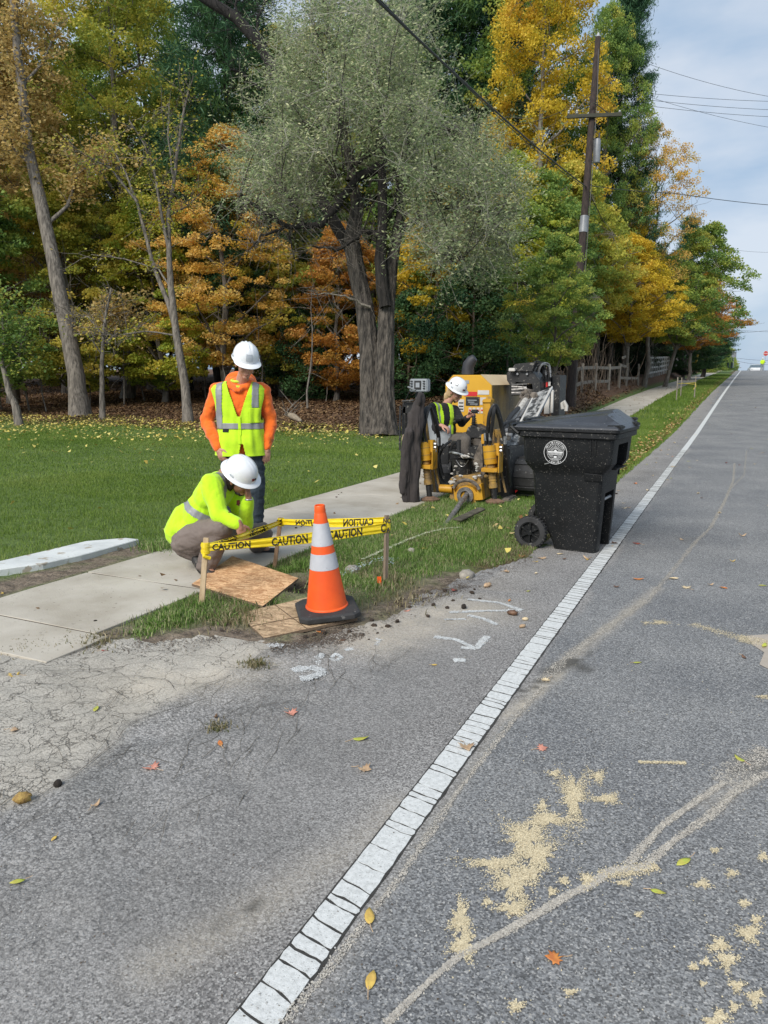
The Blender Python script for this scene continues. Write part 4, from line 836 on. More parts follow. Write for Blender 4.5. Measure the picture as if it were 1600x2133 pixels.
# ================================================================= the big twin-trunk tree with fine grey-green foliage
def big_tree():
    zc = 20.0; foot = G(785, 900); gz0 = gzf(foot.x, foot.y); t = root('big_tree', 'big old tree with two fused ridged trunks, dark boughs and fine grey green foliage', 'tree', (foot.x, foot.y, gz0)); r_ = np.random.default_rng(21)
    W = lambda x, y, dz=0: np.array(A(x, y, zc+dz))
    O = np.array([foot.x, foot.y, gz0])
    M1 = bark('bark_ridged', (.13, .112, .094), (.024, .021, .018), 2.4, .07); M2 = bark('bark_black', (.035, .03, .026), (.010, .009, .008), 3, .03)
    def ridged(path, rad, n=36, amp=.055, seed=0):
        P = np.array(path); m = 60; s = np.linspace(0, 1, m); cum = np.concatenate([[0], np.cumsum(np.linalg.norm(np.diff(P, axis=0), axis=1))]); cum /= cum[-1]
        Q = np.stack([np.interp(s, cum, P[:, k]) for k in range(3)], -1); rr = np.interp(s, cum, rad)
        d = np.gradient(Q, axis=0); d /= np.linalg.norm(d, axis=1, keepdims=True); x = np.cross(d, [0, 1, 0]); x /= np.linalg.norm(x, axis=1, keepdims=True); y = np.cross(d, x)
        a = np.arange(n*2)*np.pi/n; ph = seed
        R2 = rr[:, None]*(1+amp*(np.sin(a[None, :]*9+ph+2.0*np.sin(s[:, None]*9))+.6*np.sin(a[None, :]*17+5*s[:, None]*6)+.5*r_.normal(0, .6, (m, n*2)))+.25*np.exp(-s[:, None]*22)*np.abs(np.sin(a[None, :]*3+ph)))
        V = Q[:, None, :]+(x[:, None, :]*np.cos(a)[None, :, None]+y[:, None, :]*np.sin(a)[None, :, None])*R2[..., None]
        i = np.arange(m-1)[:, None]*(2*n); k = np.arange(2*n)[None, :]; F = np.stack([i+k, i+(k+1) % (2*n), i+2*n+(k+1) % (2*n), i+2*n+k], -1).reshape(-1, 4)
        return V.reshape(-1, 3)-O, F
    V, F = ridged([W(783, 912), W(772, 830), W(768, 720), W(760, 640), W(742, 560), W(732, 500), W(745, 430), W(735, 380)], [.42, .27, .245, .235, .225, .20, .17, .11]); link('trunk', np_mesh('trunk', V, F, True), M1, t)
    V, F = ridged([W(798, 908, -.2), W(800, 820, -.2), W(802, 740, -.2), W(805, 650, -.2), W(815, 560, -.1), W(828, 480), W(835, 430)], [.38, .27, .235, .20, .17, .13, .08], seed=2); link('trunk', np_mesh('trunk', V, F, True), M1, t)
    V, F = ridged([W(803, 640, -.45), W(796, 600, -.45), W(792, 540, -.45), W(797, 470, -.45), W(797, 400, -.4), W(795, 345, -.3), W(800, 300, -.3)], [.13, .16, .15, .13, .12, .11, .07], seed=4, amp=.03); link('bough', np_mesh('bough', V, F, True), M2, t)
    ends = []
    def bough(pl, ra, rb, m=M2, k=4, dz=(0, 0)):
        B = [W(x, y, lerp(dz[0], dz[1], i/(len(pl)-1))) for i, (x, y) in enumerate(pl)]; pts = []
        for a, b in zip(B, B[1:]):
            for i in range(k): pts.append(a+(b-a)*i/k+r_.normal(0, .02, 3))
        pts.append(B[-1]); n_ = len(pts); V, F = tubes_np([(np.array(pts), np.linspace(ra, rb, n_))], 8); link('bough', np_mesh('bough', V-O, F, True), m, t)
        for p in pts[n_//3:]: ends.append(p)
    bough([(795, 345), (750, 365), (720, 400), (700, 430), (675, 465), (640, 472), (600, 470), (560, 450), (520, 420), (500, 405)], .13, .03, dz=(-.3, -1.5))
    bough([(630, 472), (620, 440), (605, 415), (590, 400)], .07, .02, dz=(-1, -1.2)); bough([(600, 472), (575, 480), (545, 490), (520, 520)], .05, .012, dz=(-1, -1.6)); bough([(605, 475), (605, 505), (612, 540)], .03, .01, dz=(-1, -1))
    bough([(800, 510), (780, 485), (755, 480), (735, 500), (700, 520), (650, 512)], .09, .02, dz=(-.4, -1.2)); bough([(797, 470), (830, 410), (825, 370), (815, 335)], .08, .04, dz=(-.3, 0))
    bough([(835, 430), (835, 350), (850, 280), (855, 200)], .13, .05, M1); bough([(735, 380), (720, 300), (700, 220), (690, 120), (680, 20)], .15, .04, M1); bough([(800, 300), (790, 220), (770, 130), (760, 40)], .09, .03)
    bough([(828, 480), (880, 450), (940, 430), (1000, 440), (1050, 480)], .10, .02, M1, dz=(0, -.8)); bough([(850, 300), (910, 270), (970, 270), (1020, 310)], .07, .02, M1, dz=(0, .6)); bough([(720, 300), (660, 260), (600, 250), (550, 290)], .08, .02, M1, dz=(0, .8)); bough([(835, 440), (890, 480), (920, 520), (960, 540)], .05, .015, M1, dz=(0, -1))
    bough([(815, 335), (780, 320), (740, 345), (700, 370)], .05, .02, dz=(0, -1)); bough([(800, 640), (770, 650), (740, 640), (700, 650)][:0] or [(770, 640), (740, 625), (700, 612), (650, 612)], .04, .01, bark('bough_pale', (.3, .27, .22), (.15, .13, .11)), dz=(-.3, -.8))
    # broad cloud of fine twigs and small leaves, following the outline of the crown
    OUT = [(520, 420), (500, 330), (560, 250), (560, 160), (600, 60), (650, 0), (680, -80), (880, -80), (880, 40), (860, 160), (900, 230), (960, 250), (1020, 300), (1060, 370), (1100, 430), (1110, 500), (1040, 560), (970, 590), (900, 540), (868, 460), (845, 370), (800, 320), (735, 330), (690, 380), (640, 430), (570, 440)]
    O2 = np.array(OUT, float); cl = []
    while len(cl) < 275:
        x, y = r_.uniform(490, 1115), r_.uniform(-90, 600)
        if inpoly(np.array([x]), np.array([y]), OUT)[0]:
            cx_ = abs(x-790)/320; dep = r_.normal(0, 1)*2.0*math.sqrt(max(.15, 1-cx_**2)); cl.append(W(x, y, dep))
    cl = np.array(cl); ends_ = np.array(ends); tw = []
    for p in cl:
        d = np.linalg.norm(ends_-p, axis=1); j = int(d.argmin())
        if d[j] < 4.5: tw.append((curve(ends_[j], p, 5, .03, .15, r_), np.linspace(.022, .007, 5)))
    fine = []; tips = []
    for p in cl:
        for _ in range(11):
            e = p+r_.normal(0, .56, 3)+np.array([0, 0, .12]); c_ = curve(p, e, 4, .04, .28, r_); fine.append((c_, np.array([.007, .005, .004, .003]))); tips.append(c_[1:])
            e2 = c_[2]+r_.normal(0, .35, 3); c2 = curve(c_[2], e2, 3, 0, .3, r_); fine.append((c2, np.array([.004, .0035, .0025]))); tips.append(c2[1:])
    V, F = tubes_np(tw, 4); link('branch', np_mesh('branch', V-O, F, True), M1, t, kind='stuff')
    V, F = tubes_np(fine, 3); link('twigs', np_mesh('twigs', V-O, F), bark('twig_grey', (.42, .41, .34), (.26, .25, .20)), t, kind='stuff')
    tips = np.concatenate(tips); n = 98000; c = tips[r_.integers(0, len(tips), n)]+r_.normal(0, .10, (n, 3))
    LM['willow'] = leafmat('leaf_greygreen', [(.17, .235, .11), (.24, .315, .15), (.33, .40, .20), (.43, .47, .25), (.56, .56, .33)], transl=.35, big=.2, bscale=.5)
    Vq = leaf_quads(c, .085, .36, 1.4)-O; link('crown', np_mesh('crown', Vq, np.arange(n*4).reshape(n, 4), attrs={'cv': ('FACE', r_.random(n))}), LM['willow'], t)
    # bare grey brush low on the boughs
    fine = []
    for _ in range(800):
        p = ends[r_.integers(0, len(ends))]; e = p+r_.normal(0, .6, 3); fine.append((curve(p, e, 4, 0, .3, r_), np.array([.008, .006, .004, .003])))
    V, F = tubes_np(fine, 3); link('dead_twigs', np_mesh('twigs', V-O, F), M_BARK, t, kind='stuff')
big_tree()
# dark limb of a neighbour crossing the top
bare_tree('tree', 'black limbed tree leaning in at the top behind the grey green crown', 23.5, [(800, 868), (775, 700), (730, 520), (650, 380), (600, 210), (545, 95), (490, 35), (440, 5), (400, -20)], .22, .15,
  [([(590, 190), (540, 185), (500, 150), (480, 145)], .07, .03, -.5), ([(540, 90), (535, 40), (560, -10)], .06, .03, .5), ([(500, 45), (490, 10), (500, -20)], .05, .02, 0)], 9, m=bark('bark_wet_black', (.022, .019, .017), (.008, .007, .006)), ntw=80)

# ================================================================= leaf litter and fallen leaves nobody could count
M_FALL = leafmat('fallen_leaf', [(.12, .06, .03), (.26, .13, .05), (.36, .22, .07), (.46, .33, .12), (.50, .40, .2), (.30, .14, .07)], transl=.1, big=.0)
M_FALLY = leafmat('fallen_leaf_yellow', [(.40, .30, .06), (.55, .45, .10), (.62, .55, .20), (.60, .50, .12), (.36, .30, .10)], transl=.1, big=0)
M_LIT = leafmat('leaf_litter', [(.05, .03, .018), (.10, .055, .028), (.16, .09, .045), (.26, .17, .085), (.14, .09, .055)], transl=0, big=.15, bscale=.7)
def litter_obj(name, P, s, m, up=.01, curl=.5):
    P = np.asarray(P); n = len(P); z = gz(P[:, 0], P[:, 1])+up*(.5+rng.random(n)); a = rng.random(n)*6.283; sz = s*(.6+.8*rng.random(n))
    V = np.empty((n, 6, 3)); rad = [1, .62, .9, .55, .95, .6]
    tx, ty = rng.normal(0, .35, n), rng.normal(0, .35, n)
    for k in range(6):
        an = a+k*math.pi/3+rng.normal(0, .12, n); x = np.cos(an)*sz*rad[k]*.5; y = np.sin(an)*sz*rad[k]*.5; V[:, k, 0] = P[:, 0]+x; V[:, k, 1] = P[:, 1]+y; V[:, k, 2] = z+x*tx+y*ty+rng.random(n)*curl*sz*.35
    i = np.arange(n)[:, None]*6; F = np.concatenate([i+np.array([[0, 1, 2, 3]]), i+np.array([[0, 3, 4, 5]])])
    return link(name, np_mesh(name, V.reshape(-1, 3), F, attrs={'cv': ('FACE', np.tile(rng.random(n), 2))}), m, kind='stuff')
def scat(n, x0, x1, y0, y1, dens=None):
    P = rect(n, x0, x1, y0, y1)
    return P if dens is None else P[rng.random(len(P)) < dens(P[:, 0]-cx(P[:, 1]), P[:, 1])]
P = scat(60000, -34, SWL-.2, 17.2, 34, lambda x, y: sst(17, 20.5, y+(fnoise(x, y, .3)-.5)*5)); litter_obj('leaf_litter', P, .085, M_LIT, .02, .8)
P = scat(16000, -60, SWL-.2, 24, 44); litter_obj('leaf_litter', P, .13, M_LIT, .03, .7)
P = scat(2600, -30, SWL-.1, 5, 17, lambda x, y: .05+.5*sst(9, 17, y)*fnoise(x, y, .4)+.05*sst(-8, -15, x)); litter_obj('lawn_fallen_leaves', P, .075, M_FALLY, .055, .7)
P = scat(9500, -32, -8, 12.5, 20.5, lambda x, y: sst(12, 19, y+fnoise(x, y, .35)*5-2.5+np.clip((-x-16)*.18, -1, 2.5))*.8); litter_obj('lawn_fallen_leaves', P, .075, M_FALLY, .055, .6)
P = scat(700, SWL, SWR, 3, 60, lambda x, y: .35+0*x); litter_obj('sidewalk_fallen_leaves', P, .05, M_LIT, .015, .7)
P = np.stack([EDGE-.16+np.abs(rng.normal(0, .2, 5200))*-1+.12, rng.uniform(6.5, 75, 5200)**1.0], -1); P[:, 0] += cx(P[:, 1])
P = P[rng.random(len(P)) < .6]; litter_obj('verge_fallen_leaves', P, .055, M_FALL, .03, .8)
P = scat(160, SWR, EDGE, 5, 30); litter_obj('verge_fallen_leaves', P, .05, M_FALLY, .05, .8)
# ================================================================= small things on the ground
def local_root(name, label, cat, px=None, loc=None, rz=None, group=None):
    loc = loc or tuple(G(*px)); return root(name, label, cat, loc, R(YAW) if rz is None else rz, group)
TEXTC = {}
def text_mesh(s, size=1, bold=0, ex=0):
    """lettering as flat faces: verts (x,y), faces; x from 0"""
    k = (s, size, bold)
    if k in TEXTC: return TEXTC[k]
    cu = bpy.data.curves.new('t', 'FONT'); cu.body = s; cu.size = size; cu.offset = bold; cu.resolution_u = 2; cu.fill_mode = 'FRONT'
    o = bpy.data.objects.new('t', cu); C.objects.link(o); dg = bpy.context.evaluated_depsgraph_get(); me = o.evaluated_get(dg).to_mesh()
    V = [(v.co.x, v.co.y) for v in me.vertices]; F = [tuple(p.vertices) for p in me.polygons]; o.evaluated_get(dg).to_mesh_clear(); bpy.data.objects.remove(o); bpy.data.curves.remove(cu)
    x0 = min(v[0] for v in V); V = [(a-x0, b) for a, b in V]; TEXTC[k] = (V, F); return V, F
def lettering(name, s, fn, m, parent, size=1, bold=0, sx=1, off=(0, 0), center=False, mirror=False):
    V, F = text_mesh(s, size, bold); w = max(v[0] for v in V)
    if mirror: V = [(w-a, b) for a, b in V]
    o = -w*sx/2 if center else 0
    q = MB(local=True); q.add([fn(a*sx+off[0]+o, b+off[1]) for a, b in V], F); T = Matrix.Identity(4)
    me = bpy.data.meshes.new(name); me.from_pydata([tuple(v) for v in q.v], [], q.f); return link(name, me, m, parent)
# ---- wooden stakes
M_WOOD = mat('pale_lath', (.46, .35, .22), (.33, .24, .14), rough=.9, scale=3, bump=.002, stretch=(12, 12, 1.2), bscale=30)
M_WOOD2 = mat('dark_lath', (.27, .17, .10), (.15, .09, .05), rough=.9, scale=3, bump=.002, stretch=(12, 12, 1.2), bscale=30)
M_WOOD3 = mat('grey_lath', (.26, .20, .14), (.16, .12, .085), rough=.9, scale=3, bump=.002, stretch=(12, 12, 1.2), bscale=30)
STK = []
for (bx, by), top, m, lab in [((420, 1262), A(430, 1120, 5.0), M_WOOD, 'pale new wooden stake at the left end of the caution tape'), ((572, 1182), A(585, 1078, 6.0), M_WOOD2, 'leaning dark wooden stake behind the boards at the middle of the tape'), ((803, 1215), A(806, 1073, 5.5), M_WOOD3, 'upright weathered stake right of the traffic cone')]:
    b = G(bx, by); t = root('wooden_stake', lab, 'stake', tuple(b), 0, 'stakes holding the caution tape'); q = MB(); d = (top-b).normalized()
    q.bar(b-d*.05, top, .036 if m is not M_WOOD2 else .032, .022, up=(math.sin(_t), -math.cos(_t), 0) if m is not M_WOOD3 else (.9, -.3, 0)); q.build('post', m, t, bevel=.0015); STK.append((b, top))
    q = MB(); c = b.lerp(top, .86 if m is M_WOOD else .93)
# ---- caution tape
M_TAPE = mat('yellow_tape', (.80, .62, .012), (.66, .48, .006), rough=.3, scale=12, bump=.004, bscale=22, stretch=(1, 1, 6), spec=.6)
M_INK = mat('black_print', (.012, .012, .012), (.02, .02, .02), rough=.5)
tape = root('caution_tape', 'yellow caution tape strung in a triangle round the dug hole', 'tape', tuple(G(620, 1200)))
def tape_span(a, b, w0, w1, lift, texts, mirror=False, folds=1.0, side=1, thick_in=0):
    a, b = Vector(a), Vector(b); d = (b-a); L = d.length; d.normalize(); up0 = Vector((0, 0, 1)); nrm = d.cross(up0).normalized()
    if nrm.dot(Vector((0, 0, CAM_H))-a+Vector((-a.x, -a.y, 0))*0) < 0: pass
    toC = Vector((0, 0, CAM_H))-a.lerp(b, .5)
    if nrm.dot(toC) < 0: nrm = -nrm
    up = Vector((0, 0, 1))
    def fn(u, v, off=0):                                   # u along, v across 0..1
        t = u/L; w = lerp(w0, w1, min(1, t*1.6 if w0 < w1 else t)); ww = w*(1-.06*math.sin(t*9)); c = a+d*u-up*(.012*4*t*(1-t))+up*(v-.5)*ww
        c += nrm*(folds*(.0035*math.sin(v*11+t*3)+.002*math.sin(v*23-t*9))+off); return c
    n = 40; m_ = 10; q = MB()
    for s_ in (0,):
        q.add([fn(L*i/n, j/m_) for i in range(n+1) for j in range(m_+1)], [(i*(m_+1)+j, i*(m_+1)+j+1, (i+1)*(m_+1)+j+1, (i+1)*(m_+1)+j) for i in range(n) for j in range(m_)])
    o = q.build('tape_span', M_TAPE, tape, smooth=True, auto=80); mod = o.modifiers.new('s', 'SOLIDIFY'); mod.thickness = .0006; mod.offset = 0
    iv = XF[tape].inverted()
    for u0, s, sx in texts:
        def f2(x, y): return iv @ fn(min(max(u0+(x if not (side < 0) else x), 0), L), .5+(y-.5)*.80, .0022)
        V, F = text_mesh(s, 1, .03); W_ = max(v[0] for v in V); hh = .70; q2 = MB(local=True)
        # clip glyphs running past the end
        vv = [((W_-x if mirror else x)*sx, y/hh) for x, y in V]; F2 = [f for f in F if max(vv[i][0] for i in f)+u0 < L+.001 and min(vv[i][0] for i in f)+u0 > 0]
        bmx = bmesh.new(); bv = [bmx.verts.new((x, y, 0)) for x, y in vv]
        for f in F2:
            try: bmx.faces.new([bv[i] for i in f])
            except Exception: pass
        bmesh.ops.subdivide_edges(bmx, edges=[e for e in bmx.edges if e.calc_length() > .2], cuts=2); bmesh.ops.triangulate(bmx, faces=bmx.faces)
        for v in bmx.verts: v.co = f2(v.co.x, v.co.y)
        me = bpy.data.meshes.new('lettering'); bmx.to_mesh(me); bmx.free(); link('lettering', me, M_INK, o)
    return fn
s1 = A(431, 1141, 4.98); s3 = A(806, 1099, 5.48); s3b = A(805, 1085, 5.5); s2 = A(585, 1087, 5.98); s1b = A(434, 1137, 5.02)
tape_span(s1, s3, .052, .076, 0, [(.035, 'CAUTION', .0585), (.445, 'CAUTION', .0585), (.86, 'CAUTION', .0585), (1.27, 'CAU', .0585)])
tape_span(s2, s3b, .050, .066, 0, [(.15, 'CAUTION', .060), (.60, 'CAUTION', .060), (1.0, 'CA', .060)], mirror=True)
tape_span(s1b, s2, .030, .050, 0, [(.10, 'CAUTION', .058), (.55, 'CAUTION', .058)], folds=2.2, mirror=True)
q = MB(); q.lathe([(.030, -.03), (.034, -.01), (.028, .008), (.033, .03), (.027, .045)], STK[0][0].lerp(STK[0][1], .83), 14); q.tube([s1+Vector((-.03, 0, -.03)), s1+Vector((.0, -.03, -.055)), s1+Vector((.025, 0, -.07))], .013, 8); q.build('knot', M_TAPE, tape, smooth=True)
q = MB(); q.lathe([(.027, -.035), (.030, 0), (.027, .03)], STK[1][1]-Vector((0, 0, .035)), 8); q.build('knot', M_TAPE, tape, smooth=True)
q = MB(); q.lathe([(.027, -.075), (.029, 0), (.026, .02)], STK[2][1]-Vector((0, 0, .05)), 8); o = q.build('knot', M_TAPE, tape, smooth=True)
for k, (c, s, zz) in enumerate([(STK[1][1], 'TC', -.05), (STK[2][1], 'CA', -.125), (STK[2][1], 'NO', -.055)]):
    iv = XF[tape].inverted(); ri = Vector((math.cos(_t), math.sin(_t), 0)); bk = Vector((math.sin(_t), -math.cos(_t), 0))
    lettering('lettering', s, lambda x, y: iv @ (c+ri*(x-.028)+Vector((0, 0, zz+y))+bk*.034), M_INK, tape, .052, .002, .75)

# ---- OSB boards
def osb_mat(name, a, b_, sc=1):
    m = bpy.data.materials.new(name); m.use_nodes = True; nt = m.node_tree; bs = nt.nodes['Principled BSDF']; tc = N(nt, 'ShaderNodeTexCoord'); cols = None
    last = None
    for i, (rot, s) in enumerate([((0, 0, .4), (13, 46, 9)), ((0, 0, 1.9), (12, 44, 8)), ((0, 0, -.7), (16, 52, 9))]):
        mp = N(nt, 'ShaderNodeMapping'); mp.inputs['Rotation'].default_value = rot; mp.inputs['Scale'].default_value = s; nt.links.new(tc.outputs['Object'], mp.inputs[0])
        v = N(nt, 'ShaderNodeTexVoronoi'); v.inputs['Scale'].default_value = 1.0; nt.links.new(mp.outputs[0], v.inputs['Vector']); se = N(nt, 'ShaderNodeSeparateColor'); nt.links.new(v.outputs['Color'], se.inputs[0])
        cr = N(nt, 'ShaderNodeValToRGB'); cr.color_ramp.elements[0].color = a+(1,); cr.color_ramp.elements[1].color = b_+(1,); nt.links.new(se.outputs[i % 3], cr.inputs[0])
        if last is None: last = cr.outputs[0]
        else:
            n = N(nt, 'ShaderNodeTexNoise'); n.inputs['Scale'].default_value = 26+i*13; nt.links.new(tc.outputs['Object'], n.inputs['Vector']); r = N(nt, 'ShaderNodeValToRGB'); r.color_ramp.elements[0].position = .47; r.color_ramp.elements[1].position = .53; nt.links.new(n.outputs['Fac'], r.inputs[0])
            x = N(nt, 'ShaderNodeMixRGB'); nt.links.new(r.outputs[0], x.inputs[0]); nt.links.new(last, x.inputs[1]); nt.links.new(cr.outputs[0], x.inputs[2]); last = x.outputs[0]
    n = N(nt, 'ShaderNodeTexNoise'); n.inputs['Scale'].default_value = 5; n.inputs['Detail'].default_value = 5; nt.links.new(tc.outputs['Object'], n.inputs['Vector']); r = N(nt, 'ShaderNodeValToRGB'); r.color_ramp.elements[0].color = (.6, .58, .55, 1); r.color_ramp.elements[0].position = .3; r.color_ramp.elements[1].position = .5; nt.links.new(n.outputs['Fac'], r.inputs[0])
    x = N(nt, 'ShaderNodeMixRGB', blend_type='MULTIPLY'); x.inputs[0].default_value = 1; nt.links.new(last, x.inputs[1]); nt.links.new(r.outputs[0], x.inputs[2]); nt.links.new(x.outputs[0], bs.inputs['Base Color']); bs.inputs['Roughness'].default_value = .8
    bp = N(nt, 'ShaderNodeBump'); bp.inputs['Distance'].default_value = .0015; nt.links.new(se.outputs[0], bp.inputs['Height']); nt.links.new(bp.outputs[0], bs.inputs['Normal']); return m
M_OSB1 = osb_mat('osb_fresh', (.36, .17, .07), (.72, .46, .25)); M_OSB2 = osb_mat('osb_weathered', (.24, .16, .09), (.54, .39, .24)); M_OSBE = mat('osb_edge', (.20, .14, .09), (.11, .075, .05), rough=1, scale=60, stretch=(1, 1, 8))
def board(name, label, corners, th, m, kerfs=()):
    """corners: world points of the top face"""
    c = sum(corners, Vector())/4; t = tag(None or bpy.data.objects.new(name, bpy.data.meshes.new(name)), label, 'board', 'particle boards covering the dug hole'); C.objects.link(t); t.location = c; XF[t] = Matrix.Translation(c)
    n = 10; bm = bmesh.new(); rows = []
    rj = random.Random(len(label))
    for i in range(n+1):
        row = []
        for j in range(n+1):
            p = corners[0].lerp(corners[1], j/n).lerp(corners[3].lerp(corners[2], j/n), i/n)-c
            if i in (0, n) or j in (0, n): p = p+Vector((rj.uniform(-.002, .002), rj.uniform(-.002, .002), 0))
            row.append(bm.verts.new(p))
        rows.append(row)
    for i in range(n):
        for j in range(n): bm.faces.new((rows[i][j], rows[i][j+1], rows[i+1][j+1], rows[i+1][j]))
    bmesh.ops.recalc_face_normals(bm, faces=bm.faces)
    if sum(f.normal.z for f in bm.faces) < 0: bmesh.ops.reverse_faces(bm, faces=bm.faces)
    nrm = bm.faces[:][0].normal.copy(); r = bmesh.ops.extrude_face_region(bm, geom=bm.faces[:]); vs = [e for e in r['geom'] if isinstance(e, bmesh.types.BMVert)]; bmesh.ops.translate(bm, verts=vs, vec=-nrm*th)
    bmesh.ops.recalc_face_normals(bm, faces=bm.faces); t.data.materials.append(m); t.data.materials.append(M_OSBE)
    for f in bm.faces: f.material_index = 1 if abs(f.normal.dot(nrm)) < .7 else 0
    bm.to_mesh(t.data); bm.free(); return t
b2 = [A(495, 1278, 4.79), A(550, 1329, 4.33), A(745, 1287, 4.63), A(640, 1244, 5.05)]
board('particle_board', 'weathered chipboard sheet with dark score lines lying under the traffic cone', b2, .018, M_OSB2)
B2 = b2
for u in (.52,):
    q = MB(); a = b2[0].lerp(b2[3], .0+u); bb = b2[1].lerp(b2[2], u-.08); nz = Vector((0, 0, .0022)); q.bar(a+nz, bb+nz, .004, .002); q.build('score_line', mat('board_score', (.12, .08, .05), (.08, .05, .03)), bpy.data.objects['particle_board'])
q = MB(); a = b2[0].lerp(b2[1], .55)+Vector((0, 0, .0022)); bb = b2[3].lerp(b2[2], .62)+Vector((0, 0, .0022)); q.bar(a, bb, .004, .002); q.build('score_line', MATS['board_score'], bpy.data.objects['particle_board'])
b1 = [A(400, 1216, 5.45), A(545, 1263, 4.93), A(622, 1204, 5.40), A(480, 1158, 6.1)]
for p in b1: p.z = max(p.z, .02)
b1[1].z = .055; b1[2].z = .10; b1[3].z = .11; b1[0].z = .035
b1 = [A(400, 1216, 5.40), A(548, 1262, 4.90), A(622, 1204, 5.42), A(484, 1158, 6.05)]
board('particle_board', 'orange brown chipboard sheet tilted over the hole in front of the crouching worker', b1, .018, M_OSB1)

# ---- traffic cone
M_CO = mat('cone_orange', (.85, .11, .012), (.74, .085, .012), rough=.42, scale=5, bump=.001, bscale=40, spec=.5, speck=(30, .70, (.55, .10, .03)))
M_CW = mat('cone_reflective', (.50, .51, .54), (.42, .43, .46), rough=.35, scale=10, bump=.002, bscale=400, spec=.6, speck=(38, .69, (.2, .2, .2)))
M_RUB = mat('black_rubber', (.035, .035, .037), (.022, .022, .022), rough=.75, scale=12, bump=.002, bscale=60, speck=(28, .66, (.13, .125, .12)))
cb = sum(b2, Vector())/4
cz = .045; cone_c = A(682, 1283, 4.72); cone_c.z = cz
cone = root('traffic_cone', 'orange traffic cone with two grey reflective bands on a black base', 'cone', tuple(cone_c), R(12+25))
cone.rotation_euler = (R(2.5), R(-3.5), R(12+25)); XF[cone] = Matrix.Translation(cone_c)
H_ = .685
q = MB(local=True); s_ = .19
pts8 = [(s_, s_-.045), (s_-.045, s_), (-s_+.045, s_), (-s_, s_-.045), (-s_, -s_+.045), (-s_+.045, -s_), (s_-.045, -s_), (s_, -s_+.045)]
def ring(sc, z): return [(x*sc, y*sc, z) for x, y in pts8]
rs = [ring(1, 0), ring(1.01, .012), ring(1, .026), ring(.93, .036), ring(.74, .04)]; vs = sum(rs, []); fs = [(i*8+k, i*8+(k+1) % 8, (i+1)*8+(k+1) % 8, (i+1)*8+k) for i in range(4) for k in range(8)]+[tuple(range(8))[::-1], tuple(range(32, 40))]
q.add(vs, fs); q.build('base', M_RUB, cone, smooth=True, auto=25)
def cr_(z): return lerp(.130, .030, (z-.04)/(H_-.04))
q = MB(local=True); q.lathe([(.137, .036), (.135, .046), (cr_(.05), .052)]+[(cr_(z), z) for z in np.linspace(.08, .645, 12)]+[(.034, .65), (.036, .66), (.033, .672), (.033, .69), (.030, .695), (.026, .694), (.024, .64)], n=40); q.build('cone_body', M_CO, cone, smooth=True, auto=35)
for z0, z1 in ((.295, .395), (.445, .585)):
    q = MB(local=True); q.lathe([(cr_(z)+.0015, z) for z in np.linspace(z0, z1, 6)], n=40); 
    q.f = [f for f in q.f if len(f) == 4]; q.build('reflective_band', M_CW, cone, smooth=True)

# ---- long pale slab beside the sidewalk
M_SLAB = mat('pale_slab', (.60, .62, .61), (.42, .44, .44), rough=.8, scale=4, detail=8, bump=.003, bscale=60, thresh=(.25, .6), speck=(9, .62, (.36, .32, .26)))
q = MB(); pl = [G(-60, 1207), G(0, 1199), G(90, 1186), G(170, 1168), G(235, 1150), G(290, 1134), G(262, 1131), G(180, 1138), G(90, 1160), G(0, 1181), G(-60, 1192)]
q.prism([(p.x, p.y, -.02) for p in pl], (0, 0, 0), (0, 0, .07)); o = q.build('concrete_slab', M_SLAB, None, bevel=.006); tag(o, 'long pale whitish slab lying in the dirt left of the sidewalk', 'slab')

# ---- fallen leaves one can point to, nuts, stones
M_LF = {k: mat('leaf_'+k, a, b, rough=.6, scale=30, bump=.001, bscale=90) for k, a, b in [('yellow', (.62, .44, .10), (.48, .31, .08)), ('ygreen', (.36, .42, .06), (.46, .40, .08)), ('orange', (.60, .24, .05), (.45, .13, .04)), ('pink', (.58, .27, .20), (.42, .17, .12)), ('tan', (.50, .36, .22), (.34, .22, .13)), ('brown', (.17, .09, .05), (.08, .045, .03)), ('cream', (.66, .55, .36), (.5, .38, .22)), ('darkred', (.26, .06, .04), (.14, .04, .03))]}
MAPLE = [(0, -.5), (.06, -.18), (.30, -.34), (.26, -.16), (.50, -.10), (.34, .04), (.46, .22), (.22, .18), (.14, .30), (.0, .52), (-.14, .30), (-.22, .18), (-.46, .22), (-.34, .04), (-.50, -.10), (-.26, -.16), (-.30, -.34), (-.06, -.18)]
OVAL = [(0, -.5), (.12, -.36), (.20, -.15), (.21, .08), (.14, .30), (0, .52), (-.14, .30), (-.21, .08), (-.20, -.15), (-.12, -.36)]
